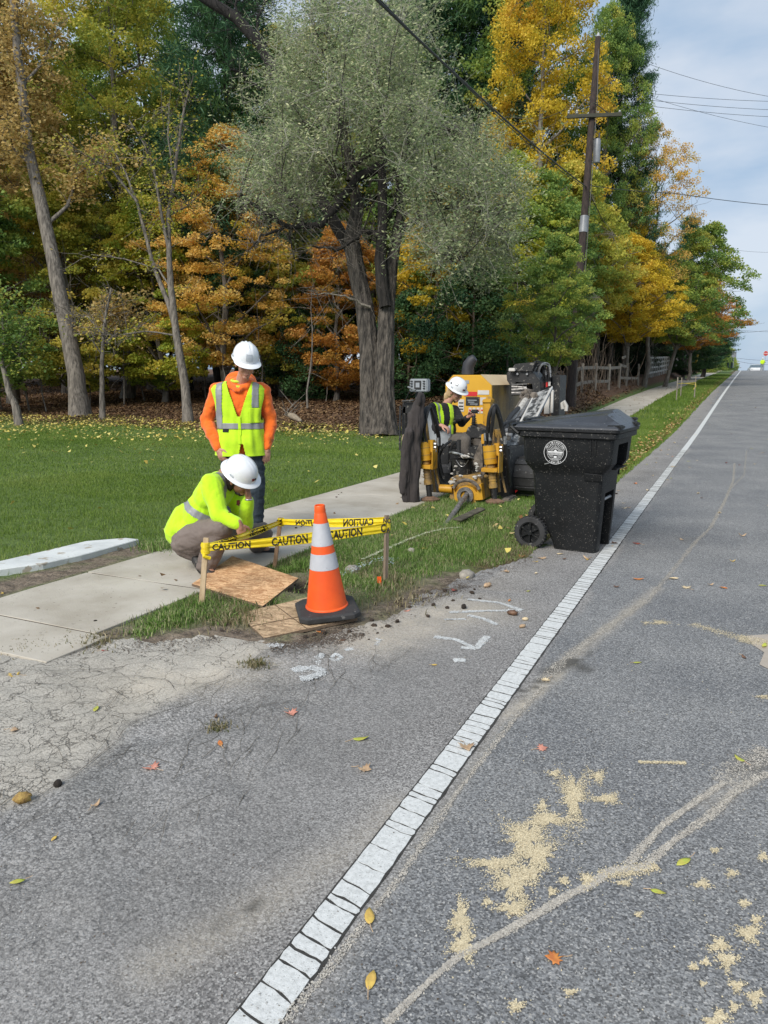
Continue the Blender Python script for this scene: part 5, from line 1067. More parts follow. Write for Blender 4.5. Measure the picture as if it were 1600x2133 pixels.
def leafobj(label, px, py, s, shape, key, curl=.25, group=None, rz=None, name='fallen_leaf', lift=.004, cat='leaf', seed=None):
    rr = random.Random(seed if seed is not None else int(px*7+py)); g = G(px, py) if py > 835 else A(px, py, 30); z = gzf(g.x, g.y)+lift
    sh = {'maple': MAPLE, 'oval': OVAL}[shape]; n = len(sh); ax = rr.random()*3.14; cc = s*curl
    def P(x, y, k=1): d = x*math.cos(ax)+y*math.sin(ax); return (x*s, y*s, cc*(d*d*2.2+.25*abs(x)+rr.uniform(0, .05))*k)
    top = [P(0, 0)]+[P(x*.55, y*.55) for x, y in sh]+[P(x, y) for x, y in sh]
    fs = [(0, 1+i, 1+(i+1) % n) for i in range(n)]+[(1+i, 1+n+i, 1+n+(i+1) % n, 1+(i+1) % n) for i in range(n)]
    q = MB(local=True); q.add(top, fs); me = bpy.data.meshes.new(name); me.from_pydata([tuple(v) for v in q.v], [], q.f); me.polygons.foreach_set('use_smooth', [True]*len(me.polygons))
    o = link(name, me, M_LF[key]); o.location = (g.x, g.y, z); o.rotation_euler = (rr.uniform(-.12, .12), rr.uniform(-.12, .12), rr.random()*6.28 if rz is None else rz); mod = o.modifiers.new('t', 'SOLIDIFY'); mod.thickness = .0012
    q = None; st = MB(local=True); st.tube([(0, -.45*s, cc*.4), (0.05*s, -.7*s, .003), (.12*s, -.95*s, .004)], .0012, 4); st.build('stalk', M_LF['tan'], o); return tag(o, label, cat, group)
for a in [('large yellow leaf at the left edge on the old driveway', 30, 1408, .085, 'maple', 'yellow', .35), ('olive yellow leaf with a dark tip on the old driveway', 200, 1478, .07, 'oval', 'ygreen', .3), ('small pinkish brown leaf at the left edge on the driveway', 30, 1522, .055, 'maple', 'tan', .3), ('bright orange leaf alone near the middle of the shoulder', 459, 1550, .06, 'oval', 'orange', .3),
          ('pink and orange leaf on the coarse asphalt lower left', 316, 1601, .085, 'maple', 'pink', .3), ('pinkish leaf standing with its stalk up below the painted marks', 606, 1488, .08, 'maple', 'pink', .5), ('long green leaf on the shoulder left of the white line', 752, 1541, .09, 'oval', 'ygreen', .25), ('pale orange oak-like leaf just below the green leaf', 760, 1604, .075, 'maple', 'tan', .4),
          ('brown triangular leaf lying on the white line', 972, 1558, .09, 'maple', 'tan', .4), ('pink red maple leaf on the lane right of the white line', 1129, 1560, .065, 'maple', 'pink', .15), ('yellow leaf half brown touching the white line at the bottom', 770, 1912, .085, 'oval', 'yellow', .2), ('bright yellow jagged leaf at the bottom middle', 773, 2045, .075, 'oval', 'yellow', .5),
          ('orange maple leaf alone on the lane at the bottom', 1155, 1998, .065, 'maple', 'orange', .25), ('yellow green leaf with a notch at lower right on the lane', 1424, 1797, .075, 'oval', 'ygreen', .2), ('green leaf striped yellow below the branching scuff', 1371, 1860, .055, 'oval', 'ygreen', .3), ('narrow green leaf near the right edge above the scuff fork', 1540, 1583, .07, 'oval', 'ygreen', .3),
          ('cream coloured leaf on the dried stain right of the white line', 1137, 1418, .07, 'maple', 'cream', .3), ('flat green leaf lying sideways on the lane', 1328, 1381, .065, 'oval', 'ygreen', .1), ('dark curled leaf left of the clay puddle', 1550, 1371, .055, 'oval', 'brown', .4), ('olive leaf standing in the clay puddle', 1592, 1347, .07, 'oval', 'ygreen', .6),
          ('cream leaf upper middle of the lane', 1430, 1225, .09, 'maple', 'cream', .3), ('small green leaf left edge of the asphalt near the bottom', 37, 1838, .055, 'oval', 'ygreen', .2), ('tiny yellow leaf on the coarse asphalt at lower left', 113, 1748, .035, 'oval', 'yellow', .2), ('dry brown curled leaf on the coarse asphalt', 200, 1680, .05, 'oval', 'tan', .7),
          ('dark upright leaf beside the dry grass in the crack', 450, 1496, .045, 'oval', 'brown', .8), ('reddish leaf on the driveway below the grass strip', 219, 1357, .06, 'oval', 'darkred', .3), ('orange leaf in front of the cone base', 668, 1318, .075, 'maple', 'orange', .3), ('salmon leaf on the mud right of the cone base', 848, 1274, .06, 'oval', 'pink', .3),
          ('small orange leaf between the white marks and the line', 1061, 1252, .05, 'oval', 'orange', .3), ('small green leaf above the white marks', 1101, 1232, .04, 'oval', 'ygreen', .3), ('orange yellow leaf at the grass corner by the bin wheel', 1086, 1160, .10, 'maple', 'orange', .4), ('small golden leaf near the bin bottom', 1117, 1171, .05, 'oval', 'yellow', .4),
          ('tan leaf pair at the grass edge left of the bin', 1055, 1192, .07, 'maple', 'tan', .5), ('golden leaf on the white line beside the bin', 1276, 1138, .045, 'oval', 'yellow', .4), ('long dark red leaf right of the line by the bin', 1325, 1133, .10, 'oval', 'darkred', .4), ('yellow twig-like leaf in the verge grass', 884, 1143, .10, 'oval', 'yellow', .2), ('pale upright leaf in the verge grass beside the yellow one', 898, 1136, .07, 'oval', 'cream', .5),
          ('dark leaf on the mud by the stones', 715, 1335, .05, 'oval', 'brown', .3), ('red brown leaf on the wet clay edge', 946, 1232, .06, 'maple', 'darkred', .6), ('yellow leaf low on the far left sidewalk dirt', 5, 1237, .06, 'oval', 'yellow', .3), ('orange leaf on the grass left of the drill rod', 800, 1128, .06, 'maple', 'orange', .3), ('light leaf near the bottom edge of the shoulder', 905, 1386, .04, 'oval', 'yellow', .2)]:
    leafobj(*a[:3], a[3]*.8, *a[4:])
gl = 'small fallen leaves scattered up the road'; lab = 'small dry leaf lying on the asphalt further up the road'
rl = random.Random(9)
for i in range(150):
    y = math.exp(rl.uniform(math.log(5.2), math.log(42))); x = rl.uniform(EDGE+.1, 2.2) if rl.random() < .7 else rl.uniform(EDGE, EDGE+.5)
    x += float(cx(y)); key = rl.choice(['tan', 'brown', 'cream', 'cream', 'orange', 'darkred', 'yellow', 'tan', 'ygreen']); s = rl.uniform(.04, .09)
    q = MB(local=True); sh = MAPLE if rl.random() < .5 else OVAL; n = len(sh); cc = rl.uniform(.15, .5)*s; ax = rl.random()*3; q.add([(0, 0, 0)]+[(a*s, b*s, cc*((a*math.cos(ax)+b*math.sin(ax))**2*3)) for a, b in sh], [(0, 1+k, 1+(k+1) % n) for k in range(n)])
    me = bpy.data.meshes.new('fallen_leaf'); me.from_pydata([tuple(v) for v in q.v], [], q.f); o = link('fallen_leaf', me, M_LF[key]); o.location = (x, y, gzf(x, y)+.005); o.rotation_euler = (0, 0, rl.random()*6); tag(o, '%s leaf on the %s, %s' % ({'tan': 'tan', 'brown': 'dark brown', 'cream': 'cream coloured', 'orange': 'orange', 'darkred': 'dark red', 'yellow': 'yellow', 'ygreen': 'green'}[key], 'shoulder' if x-cx(y) < LINE else ('lane by the line' if x-cx(y) < .2 else 'middle of the lane'), 'level with the bin' if y < 8 else ('just past the bin' if y < 11 else ('halfway to the stakes' if y < 20 else 'far up the road'))), 'leaf', gl)
def stone(label, px, py, r, m, name='stone', cat='stone', jit=.12, lift=.3, group=None):
    g = G(px, py); q = MB(local=True); q.blob((0, 0, 0), r, 12, jit=jit, seed=int(px)); o = q.build(name, m, None, smooth=True, auto=70); o.location = (g.x, g.y, gzf(g.x, g.y)+r[2]*lift); o.rotation_euler = (0, 0, px); return tag(o, label, cat, group)
M_ST = mat('fieldstone', (.36, .33, .28), (.22, .20, .17), rough=.9, scale=30, bump=.003); M_NUT = mat('walnut_husk', (.03, .022, .016), (.015, .011, .008), rough=.9, scale=50, bump=.004); M_CLOD = mat('mud_clod', (.07, .05, .036), (.035, .025, .018), rough=1, scale=30, bump=.008); M_HUSK = mat('yellow_husk', (.48, .33, .09), (.18, .10, .03), rough=.7, scale=25, bump=.004)
stone('rounded grey stone in the grass edge above the painted marks', 972, 1203, (.075, .055, .05), M_ST); stone('grey stone in the torn grass between cone and stake', 733, 1192, (.06, .05, .045), M_ST); stone('pale small stone in the verge grass', 857, 1150, (.04, .03, .03), M_ST)
stone('black walnut on the coarse asphalt at lower left', 121, 1640, (.017, .016, .016), M_NUT, 'walnut', 'nut', lift=.9); stone('black walnut on the clay just above the painted marks', 966, 1268, (.020, .018, .018), M_NUT, 'walnut', 'nut', lift=.9); stone('dark nut on the sidewalk slab', 199, 1297, (.012, .01, .01), M_NUT, 'walnut', 'nut', lift=.9)
stone('yellow split nut husk at the left edge of the asphalt', 48, 1668, (.032, .024, .02), M_HUSK, 'nut_husk', 'nut', .2, .7); stone('brown seed pod on the asphalt edge', 1016, 1222, (.045, .02, .018), M_LF['tan'], 'seed_pod', 'pod', .2, .7); stone('pink brown curled lump on the painted marks', 1068, 1281, (.035, .022, .018), M_LF['brown'], 'curled_leaf', 'leaf', .25, .8)
stone('tan curled leaf roll nearer the white line', 1094, 1292, (.022, .012, .012), M_LF['cream'], 'curled_leaf', 'leaf', .2, .8); stone('brown curled leaf roll beside the tan one', 1088, 1307, (.025, .012, .012), M_LF['tan'], 'curled_leaf', 'leaf', .2, .8)
rl = random.Random(12)
for k in range(46):
    px, py = rl.choice([(rl.gauss(930, 28), rl.gauss(1232, 10)), (rl.gauss(690, 60), rl.gauss(1322, 7)), (rl.gauss(860, 40), rl.gauss(1262, 9)), (rl.gauss(760, 40), rl.gauss(1305, 10)), (rl.gauss(500, 50), rl.gauss(1312, 8)), (rl.gauss(640, 15), rl.gauss(1215, 12))]); s = rl.uniform(.004, .015)
    stone('dark clod of earth '+('left of the cone' if px < 640 else 'below the cone' if px < 760 else 'between cone and stones' if px < 880 else 'by the painted marks')+' at the asphalt edge', px, py, (s*1.3, s, s*.8), M_CLOD, 'clod', 'clod', .3, .5, 'clods of dug earth')
# hose-like white stripe of marker paint in the verge and roots
for pts, r_, m, lab, nm, ct in [([(765, 1168), (800, 1155), (850, 1132), (872, 1122)], .010, M_CHALK, 'dashed white painted line in the verge grass beside the drill rod', 'painted_grass_line', 'paint mark')]:
    q = MB(); P_ = [G(*p) for p in pts]; q.tube([p+Vector((0, 0, .03)) for p in P_], .008, 5)
grains('painted_grass', '', path_pts([(755, 1172), (800, 1152), (850, 1130), (890, 1115), (930, 1106), (960, 1104)], 650, .022), .006, mat('grass_paint', (.52, .53, .38), (.35, .38, .25), rough=1), zoff=.03)
grains('painted_grass', '', path_pts([(705, 1215), (760, 1190), (800, 1175), (815, 1190)], 150, .06), .006, mat('pale_blue_paint', (.50, .60, .62), (.35, .42, .44), rough=1), zoff=.06)
q = MB(); g = G(790, 1222); q.box((g.x, g.y, .03), (.03, .012, .09), rz=.4); o = q.build('marker_peg', M_CO, None); tag(o, 'tiny orange peg at the foot of the right stake', 'peg')
# strip of dark bark/shovel blade lying in the grass
q = MB(); a, b = A(952, 1103, 7.75), A(1000, 1084, 8.05); a.z = .05; b.z = .11; q.bar(a, b, .11, .02); q.blob(b, (.06, .05, .02), 10); o = q.build('shovel_blade', mat('muddy_steel', (.10, .09, .06), (.04, .035, .025), rough=.8, scale=20, bump=.003), None, bevel=.005); tag(o, 'muddy dark blade lying in the grass beside the drill rod', 'blade')
q = MB(); P_ = [G(600, 850+0)]*0
# fallen log at the wood edge
lg = A(612, 872, 24.5); t = root('fallen_log', 'pale broken log lying on the litter at the edge of the wood', 'log', (lg.x, lg.y, gzf(lg.x, lg.y))); q = MB(); a, b = A(598, 862, 24.8), A(628, 878, 24.2); q.tube([a, a.lerp(b, .5)+Vector((0, 0, .03)), b], [.09, .11, .05], 9); q.build('stem', mat('pale_wood', (.34, .29, .22), (.17, .14, .10), rough=.9, scale=6, stretch=(2, 2, 8), bump=.01), t, smooth=True)
q = MB()
for k in range(9): a = A(600+random.uniform(-10, 20), 860+random.uniform(-8, 8), 24.6); q.tube([a, a+Vector((random.uniform(-.9, .9), random.uniform(-.3, .3), random.uniform(.1, .7)))], [.02, .006], 5)
q.build('broken_twigs', M_BARK, t, kind='stuff')

# ================================================================= wheeled bins
def voxel_bool(o, cutters):
    """cut solids out of a part (real recesses)"""
    obs = []
    for c in cutters:
        c.hide_render = True; m = o.modifiers.new('b', 'BOOLEAN'); m.object = c; m.operation = 'DIFFERENCE'; m.solver = 'EXACT'; obs.append(c)
    dg = bpy.context.evaluated_depsgraph_get(); me = bpy.data.meshes.new_from_object(o.evaluated_get(dg)); o.modifiers.clear(); old = o.data; o.data = me
    for c in obs: bpy.data.objects.remove(c)
    return o
M_BIN = mat('bin_plastic', (.009, .010, .011), (.006, .0065, .007), rough=.5, scale=9, bump=.0012, bscale=300, spec=.32, speck=(95, .645, (.16, .15, .135)))
M_LID = mat('bin_lid_plastic', (.034, .037, .044), (.024, .026, .031), rough=.33, scale=5, bump=.001, bscale=200, spec=.6, speck=(60, .70, (.2, .2, .2)))
M_WHT = mat('white_print', (.75, .76, .76), (.6, .6, .6), rough=.6); M_GREYM = mat('galvanized', (.45, .46, .47), (.3, .3, .3), rough=.4, metal=.6)
def rrect(x0, x1, hw, r, z, n=5):
    pts = []
    for cx_, cy_, a0 in ((x1-r, hw-r, 0), (x0+r, hw-r, 90), (x0+r, -hw+r, 180), (x1-r, -hw+r, 270)):
        for k in range(n): a = R(a0+90*k/(n-1)); pts.append((cx_+r*math.cos(a), cy_+r*math.sin(a), z))
    return pts
def loft(q, rings, cap=True):
    n = len(rings[0]); vs = sum(rings, []); fs = [(i*n+k, i*n+(k+1) % n, (i+1)*n+(k+1) % n, (i+1)*n+k) for i in range(len(rings)-1) for k in range(n)]
    if cap: fs += [tuple(range(n))[::-1], tuple((len(rings)-1)*n+k for k in range(n))]
    q.add(vs, fs)
def make_bin(label, loc, rz, seal=True):
    t = root('wheeled_bin', label, 'bin', loc, rz, 'black wheeled bins standing at the road edge')
    q = MB(local=True)
    loft(q, [rrect(-.12, .265, .255, .05, 0), rrect(-.13, .268, .257, .05, .05), rrect(-.17, .272, .26, .05, .13), rrect(-.235, .278, .265, .05, .21), rrect(-.30, .283, .27, .05, .30), rrect(-.325, .30, .285, .05, .66), rrect(-.335, .305, .29, .05, .70), rrect(-.37, .35, .315, .05, .745), rrect(-.395, .378, .334, .045, .79), rrect(-.41, .395, .342, .045, 1.03)])
    o = q.build('body', M_BIN, t, smooth=True, auto=22)
    cut = []
    for c, s in [((.33, .02, .84), (.22, .34, .22)), ((.24, .015, .16), (.26, .30, .72)), ((-.30, -.30, .0), (.02, .02, .02))][:2]:
        k = MB(local=True); k.box(c, s); ko = k.build('cut', M_BIN, None); ko.matrix_world = XF[t]; ko.location = t.location; ko.rotation_euler = t.rotation_euler; cut.append(ko)
    voxel_bool(o, cut)
    q = MB(local=True); q.box((.345, .02, .735), (.075, .33, .012)); q.box((.36, .02, .955), (.05, .33, .012)); q.box((.30, -.16, .845), (.10, .008, .20)); q.build('grip_pocket', M_BIN, t)
    q = MB(local=True); q.cyl((.262, -.17, .455), (.262, .19, .455), .014, n=10); q.build('lift_bar', M_GREYM, t, smooth=True)
    # outer ribs and corner column on the near side
    q = MB(local=True)
    for s in (-1, 1):
        for x in (.205, .245): q.bar((x, s*.343, .86), (x, s*.346, 1.02), .012, .012)
        q.prism([(.15, s*.287, .64), (.302, s*.287, .64), (.302, s*.30, .70), (.15, s*.303, .705)], (0, 0, 0), (0, s*.012, 0))
    q.build('ribs', M_BIN, t, bevel=.003, kind='stuff')
    q = MB(local=True); loft(q, [rrect(-.43, .41, .362, .05, 1.0), rrect(-.45, .43, .375, .055, 1.01), rrect(-.45, .43, .375, .055, 1.05), rrect(-.44, .42, .365, .05, 1.055)]); q.build('rim', M_BIN, t, smooth=True, auto=25)
    # lid
    xs_ = [-.47, -.455, -.44, -.36, -.25, -.1, .05, .18, .26, .29, .36, .40, .43, .442]; ys_ = [-.385, -.377, -.36, -.31, -.265, -.20, -.1, 0, .1, .20, .265, .31, .36, .377, .385]
    def hz(x, y):
        e = min(x+.47, .442-x, .385-abs(y)); base = 1.085+min(.03, max(0, e)*1.5)
        hx = np.interp(x, [-.44, -.36, .26, .29, .385, .43], [0, .010, .098, .098, .018, 0]); w = np.interp(x, [-.4, .26, .4], [.30, .255, .29]); sy = np.interp(abs(y), [0, w-.07, w+.03], [1, .94, 0])
        return base+float(hx*sy)
    nyy = len(ys_); top = [(x*(1 if abs(x) < .44 else .999), y, hz(x, y)) for x in xs_ for y in ys_]; q = MB(local=True); q.add(top, [(i*nyy+j, i*nyy+j+1, (i+1)*nyy+j+1, (i+1)*nyy+j) for i in range(len(xs_)-1) for j in range(nyy-1)])
    o = q.build('lid', M_LID, t); m = o.modifiers.new('s', 'SOLIDIFY'); m.thickness = .008; m.offset = -1
    q = MB(local=True); loft(q, [rrect(-.468, .44, .383, .05, 1.056), rrect(-.472, .445, .388, .05, 1.062), rrect(-.472, .445, .388, .05, 1.083), rrect(-.464, .436, .379, .05, 1.090)]); q.build('lid_flange', M_BIN, o, smooth=True, auto=25)
    q = MB(local=True)
    for s in (-1, 1): q.box((.385, s*.285, 1.115), (.10, .14, .014), bev=.004); q.box((.44, s*.285, 1.105), (.02, .14, .022), bev=.004)
    q.box((.40, 0, 1.112), (.03, .46, .012), bev=.003); q.build('lid_grip', M_BIN, o, smooth=True)
    q = MB(local=True)                                     # worn relief panel on the lid's front slope
    for k in range(3): q.bar((.315+k*.014, -.16, 1.187-k*.0140), (.315+k*.014, .16, 1.187-k*.0140), .006, .004)
    q.build('lid_relief', M_LID, o)
    q = MB(local=True); q.tube([(-.43, -.375, 1.03), (-.50, -.37, 1.085), (-.535, -.30, 1.10), (-.535, .30, 1.10), (-.50, .37, 1.085), (-.43, .375, 1.03)], .017, 8); q.box((-.485, -.36, 1.06), (.10, .03, .06), bev=.006); q.box((-.485, .36, 1.06), (.10, .03, .06), bev=.006); q.build('handle', M_BIN, t, smooth=True)
    q = MB(local=True); q.cyl((-.31, -.31, .14), (-.31, .31, .14), .012); q.build('axle', M_GREYM, t, smooth=True)
    for s in (-1, 1):
        y0 = s*.275; y1 = s*.345
        w = MB(local=True); prof = []
        Mx = Matrix.Rotation(R(90), 3, 'X')
        w.lathe([(.098, -.034), (.135, -.034), (.143, -.026), (.145, 0), (.143, .026), (.135, .034), (.098, .034), (.098, -.034)], (-.31, (y0+y1)/2, .142), 36, Mx)
        for k in range(30): a = k*R(12); w.box((-.31+.146*math.cos(a), (y0+y1)/2, .142+.146*math.sin(a)), (.008, .06, .012), M=Matrix.Rotation(-a, 3, 'Y'))
        wo = w.build('wheel', M_RUB, t, smooth=True, auto=30)
        w = MB(local=True); w.lathe([(.099, -.012), (.099, .012), (.088, .012), (.088, -.012), (.099, -.012)], (-.31, (y0+y1)/2+s*.015, .142), 36, Mx); w.cyl((-.31, y0, .142), (-.31, y1+s*.004, .142), .024, n=12); w.lathe([(.001, -.004), (.09, -.004), (.09, .004), (.001, .004)], (-.31, (y0+y1)/2-s*.01, .142), 36, Mx)
        for k in range(6): a = k*R(60)+.5; w.bar((-.31+.02*math.cos(a), (y0+y1)/2+s*.018, .142+.02*math.sin(a)), (-.31+.094*math.cos(a), (y0+y1)/2+s*.018, .142+.094*math.sin(a)), .014, .020, up=(0, 1, 0))
        w.build('rim', M_BIN, wo, smooth=True, auto=30)
    if seal:
        cx0, cz0, r0 = -.10, .875, .103
        f = lambda x, z, o_=0: (cx0+x, -.3395-(z+cz0-.79)*.033-.003-o_, cz0+z)
        def ringm(q, ra, rb, n=48): q.add([f(ra*math.cos(2*math.pi*k/n), ra*math.sin(2*math.pi*k/n)) for k in range(n)]+[f(rb*math.cos(2*math.pi*k/n), rb*math.sin(2*math.pi*k/n)) for k in range(n)], [(k, (k+1) % n, n+(k+1) % n, n+k) for k in range(n)])
        q = MB(local=True); ringm(q, r0, r0-.0035); ringm(q, .074, .0715)
        def ln(x0, z0, x1, z1, w): 
            d = Vector((x1-x0, z1-z0)).normalized()*w/2; q.add([f(x0-d.y, z0+d.x), f(x1-d.y, z1+d.x), f(x1+d.y, z1-d.x), f(x0+d.y, z0-d.x)], [(0, 1, 2, 3)])
        for k in range(13):
            a = R(8+k*164/12); ln(.026*math.cos(a), .004+.026*math.sin(a), .067*math.cos(a), .067*math.sin(a), .0028)
        ln(-.066, .004, .066, .004, .010); ln(-.064, -.006, .064, -.006, .003)
        for k in range(11): x = -.058+k*.0116; ln(x, -.004, x, -.018, .004)
        ln(-.062, -.020, .062, -.020, .0028)
        q.add([f(-.018, .010), f(.018, .010), f(0, .026)], [(0, 1, 2)]); q.add([f(-.013, -.032), f(.013, -.032), f(.013, -.046), f(-.013, -.046)], [(0, 1, 2, 3)])
        for a, b, z in ((-.056, -.02, -.03), (.02, .056, -.03), (-.05, -.018, -.040), (.018, .05, -.040), (-.04, .04, -.053), (-.03, .03, -.061)): ln(a, z, b, z, .0028)
        q.build('seal', M_WHT, t)
        def arc(s, rad, a_mid, top=True, size=.021, st=11.5):
            tot = (len(s)-1)*st
            for i, ch in enumerate(s):
                V, F = text_mesh(ch, size, .0006); w = max(v[0] for v in V); an = a_mid+(tot/2-i*st)*(1 if top else -1); aa = R(an); ca, sa = math.cos(aa), math.sin(aa)
                vs = []
                for x, y in V:
                    lx = x-w/2; ly = y
                    if top: rr = rad+ly; vs.append(f(rr*ca+lx*sa, rr*sa-lx*ca, .0005))
                    else: rr = rad-ly+size*.7*0; vs.append(f((rad-ly)*ca-lx*sa, (rad-ly)*sa+lx*ca, .0005))
                me = bpy.data.meshes.new('letter'); me.from_pydata(vs, [], F); yield me
        bmx = bmesh.new()
        for me in list(arc('\u2022WILMINGTON\u2022', .0795, 90, st=13)) + list(arc('\u2022OHIO\u2022', .0955, 270, False, st=13)): bmx.from_mesh(me)
        me = bpy.data.meshes.new('lettering'); bmx.to_mesh(me); bmx.free(); link('lettering', me, M_WHT, t)
        q = MB(local=True); q.add([(-.20, -.325, .762), (-.155, -.332, .776), (-.155, -.333, .784), (-.20, -.327, .772)], [(0, 1, 2, 3)]); q.build('grey_bar', M_GREYM, t)  # small grey metallic bar below the seal
    return t
B1 = make_bin('nearer black wheeled bin with a white round town seal on its side', (-1.242, 6.76, 0), R(-6))
B2_ = make_bin('second black wheeled bin standing right behind the nearer one, only its lid showing', (-1.34, 7.60, 0), R(-2), seal=False)
q = MB(local=True); q.box((-.05, -.30, 1.118), (.26, .05, .006)); q.build('blue_strip', mat('blue_plastic', (.03, .035, .25), (.02, .03, .16), rough=.4), B2_)
# ================================================================= people
M_SKIN = mat('skin', (.50, .27, .19), (.42, .21, .145), rough=.55, scale=14, bump=.0006, bscale=150); M_SKIN2 = mat('skin_dark', (.36, .19, .125), (.28, .14, .09), rough=.55, scale=14)
M_HIVIS = mat('hivis_lime', (.52, .80, .012), (.42, .68, .008), rough=.85, scale=9, bump=.002, bscale=140, sheen=.2)
M_SHIRT = mat('hivis_shirt', (.50, .82, .010), (.42, .70, .006), rough=.85, scale=5, bump=.0015, bscale=90, sheen=.2)
M_ORNG = mat('orange_fleece', (.88, .165, .012), (.78, .125, .010), rough=.95, scale=6, bump=.0015, bscale=110, sheen=.25, speck=(9, .70, (.42, .13, .03)))
M_REFL = mat('reflective_grey', (.26, .27, .28), (.21, .215, .22), rough=.45, scale=14, bump=.0008, bscale=200)
M_JEAN = mat('dark_jeans', (.030, .046, .062), (.013, .020, .030), rough=.9, scale=5, bump=.0015, bscale=160, thresh=(.3, .7))
M_TAUPE = mat('taupe_work_trousers', (.185, .150, .132), (.135, .108, .095), rough=.9, scale=5, bump=.0015, bscale=160)
M_GRYP = mat('dusty_trousers', (.115, .10, .085), (.07, .06, .052), rough=.95, scale=6, bump=.0015, bscale=120)
M_BLK = mat('black_cloth', (.012, .012, .014), (.007, .007, .008), rough=.9, scale=8, sheen=.1); M_BOOT = mat('black_boot', (.02, .019, .018), (.012, .011, .010), rough=.6, scale=12, speck=(30, .64, (.09, .08, .065)))
M_HAT = mat('white_hard_hat', (.74, .76, .78), (.66, .68, .70), rough=.22, scale=3, coat=.35, spec=.5, speck=(26, .73, (.28, .27, .26))); M_HATG = mat('hat_grey_panel', (.42, .46, .50), (.38, .41, .45), rough=.3)
M_HAIRD = mat('dark_hair', (.022, .014, .010), (.010, .007, .005), rough=.6, scale=40, stretch=(1, 1, .2), bump=.004, bscale=90); M_HAIRB = mat('blond_hair', (.55, .40, .22), (.38, .26, .13), rough=.55, scale=30, stretch=(1, 1, .2), bump=.006, bscale=70)
M_LIP = mat('lip', (.42, .16, .13), rough=.5); M_EYE = mat('eye_dark', (.02, .014, .01), rough=.4); M_TEE = mat('lime_collar', (.55, .68, .06), (.46, .58, .05), rough=.9); M_RED = mat('dark_red_print', (.22, .02, .02), (.15, .015, .015), rough=.5)
class FB:
    """solid body parts to be fused into one skin"""
    def __init__(s): s.q = MB()
    def cap(s, a, b, ra, rb=None, n=14, flat=None):
        rb = ra if rb is None else rb; a, b = Vector(a), Vector(b); d = (b-a); L = max(d.length, 1e-4); d = d/L; pts, rs = [], []
        for k in range(5): t = math.pi/2*k/4; pts.append(a-d*ra*math.cos(t)); rs.append(max(ra*math.sin(t), .0008))
        for k in range(1, 6): pts.append(a+d*L*k/6); rs.append(lerp(ra, rb, k/6))
        for k in range(5): t = math.pi/2*k/4; pts.append(b+d*rb*math.sin(t)); rs.append(max(rb*math.cos(t), .0008))
        s.q.tube(pts, rs, n); return s
    def chain(s, pts, rs, n=14):
        for i in range(len(pts)-1): s.cap(pts[i], pts[i+1], rs[i], rs[i+1], n)
        return s
    def ell(s, c, r, M=None, n=20): s.q.blob(c, r, n, M); return s
    def fuse(s, name, m, parent, vox=.006, it=4, wr=0, wf=14, seed=0, aniso=(1, 1, 1), keep=None, kind=None):
        T = XF[parent].inverted(); me = bpy.data.meshes.new(name); me.from_pydata([tuple(T @ v) for v in s.q.v], [], s.q.f)
        bm = bmesh.new(); bm.from_mesh(me); bmesh.ops.recalc_face_normals(bm, faces=bm.faces); bm.to_mesh(me); bm.free()
        o = bpy.data.objects.new('tmp', me); C.objects.link(o); md = o.modifiers.new('r', 'REMESH'); md.mode = 'VOXEL'; md.voxel_size = vox; md.use_smooth_shade = True
        sm = o.modifiers.new('s', 'SMOOTH'); sm.factor = .5; sm.iterations = it
        dg = bpy.context.evaluated_depsgraph_get(); me2 = bpy.data.meshes.new_from_object(o.evaluated_get(dg)); bpy.data.objects.remove(o)
        if wr:
            n = len(me2.vertices); co = np.empty(n*3, np.float32); me2.vertices.foreach_get('co', co); co = co.reshape(-1, 3); no = np.empty(n*3, np.float32); me2.vertices.foreach_get('normal', no); no = no.reshape(-1, 3)
            A_ = np.array(aniso); dsp = np.array([mnoise.noise(Vector((co[i]*A_*wf+seed).tolist())) + .5*abs(mnoise.noise(Vector((co[i]*A_*wf*1.9+seed+7).tolist()))) for i in range(n)]); co += no*(dsp*wr)[:, None]; me2.vertices.foreach_set('co', co.ravel()); me2.update()
        me2.name = name; me2.polygons.foreach_set('use_smooth', [True]*len(me2.polygons)); me2.materials.clear()
        return link(name, me2, m, parent, kind)
def subset(o, name, m, pred, off=.003, th=.002):
    """part cut from the surface of another part where pred(world point, normal)"""
    me = o.data; bm = bmesh.new(); bm.from_mesh(me); T = XF[o]; T3 = T.to_3x3()
    dele = [f for f in bm.faces if not pred(T @ f.calc_center_median(), T3 @ f.normal)]
    bmesh.ops.delete(bm, geom=dele, context='FACES')
    for v in bm.verts: v.co += v.normal*off
    me2 = bpy.data.meshes.new(name); bm.to_mesh(me2); bm.free(); me2.materials.clear(); return link(name, me2, m, o if o.parent and not o.parent.parent else o.parent)
def frame(up, front):
    z = Vector(up).normalized(); y = -Vector(front).normalized(); y = (y-z*y.dot(z)).normalized(); x = y.cross(z); return Matrix((x, y, z)).transposed()
RI = Vector((math.cos(_t), math.sin(_t), 0)); AW = Vector((-math.sin(_t), math.cos(_t), 0)); UPV = Vector((0, 0, 1))
def iv(r, a, u): return RI*r+AW*a+UPV*u                    # image right, away, up
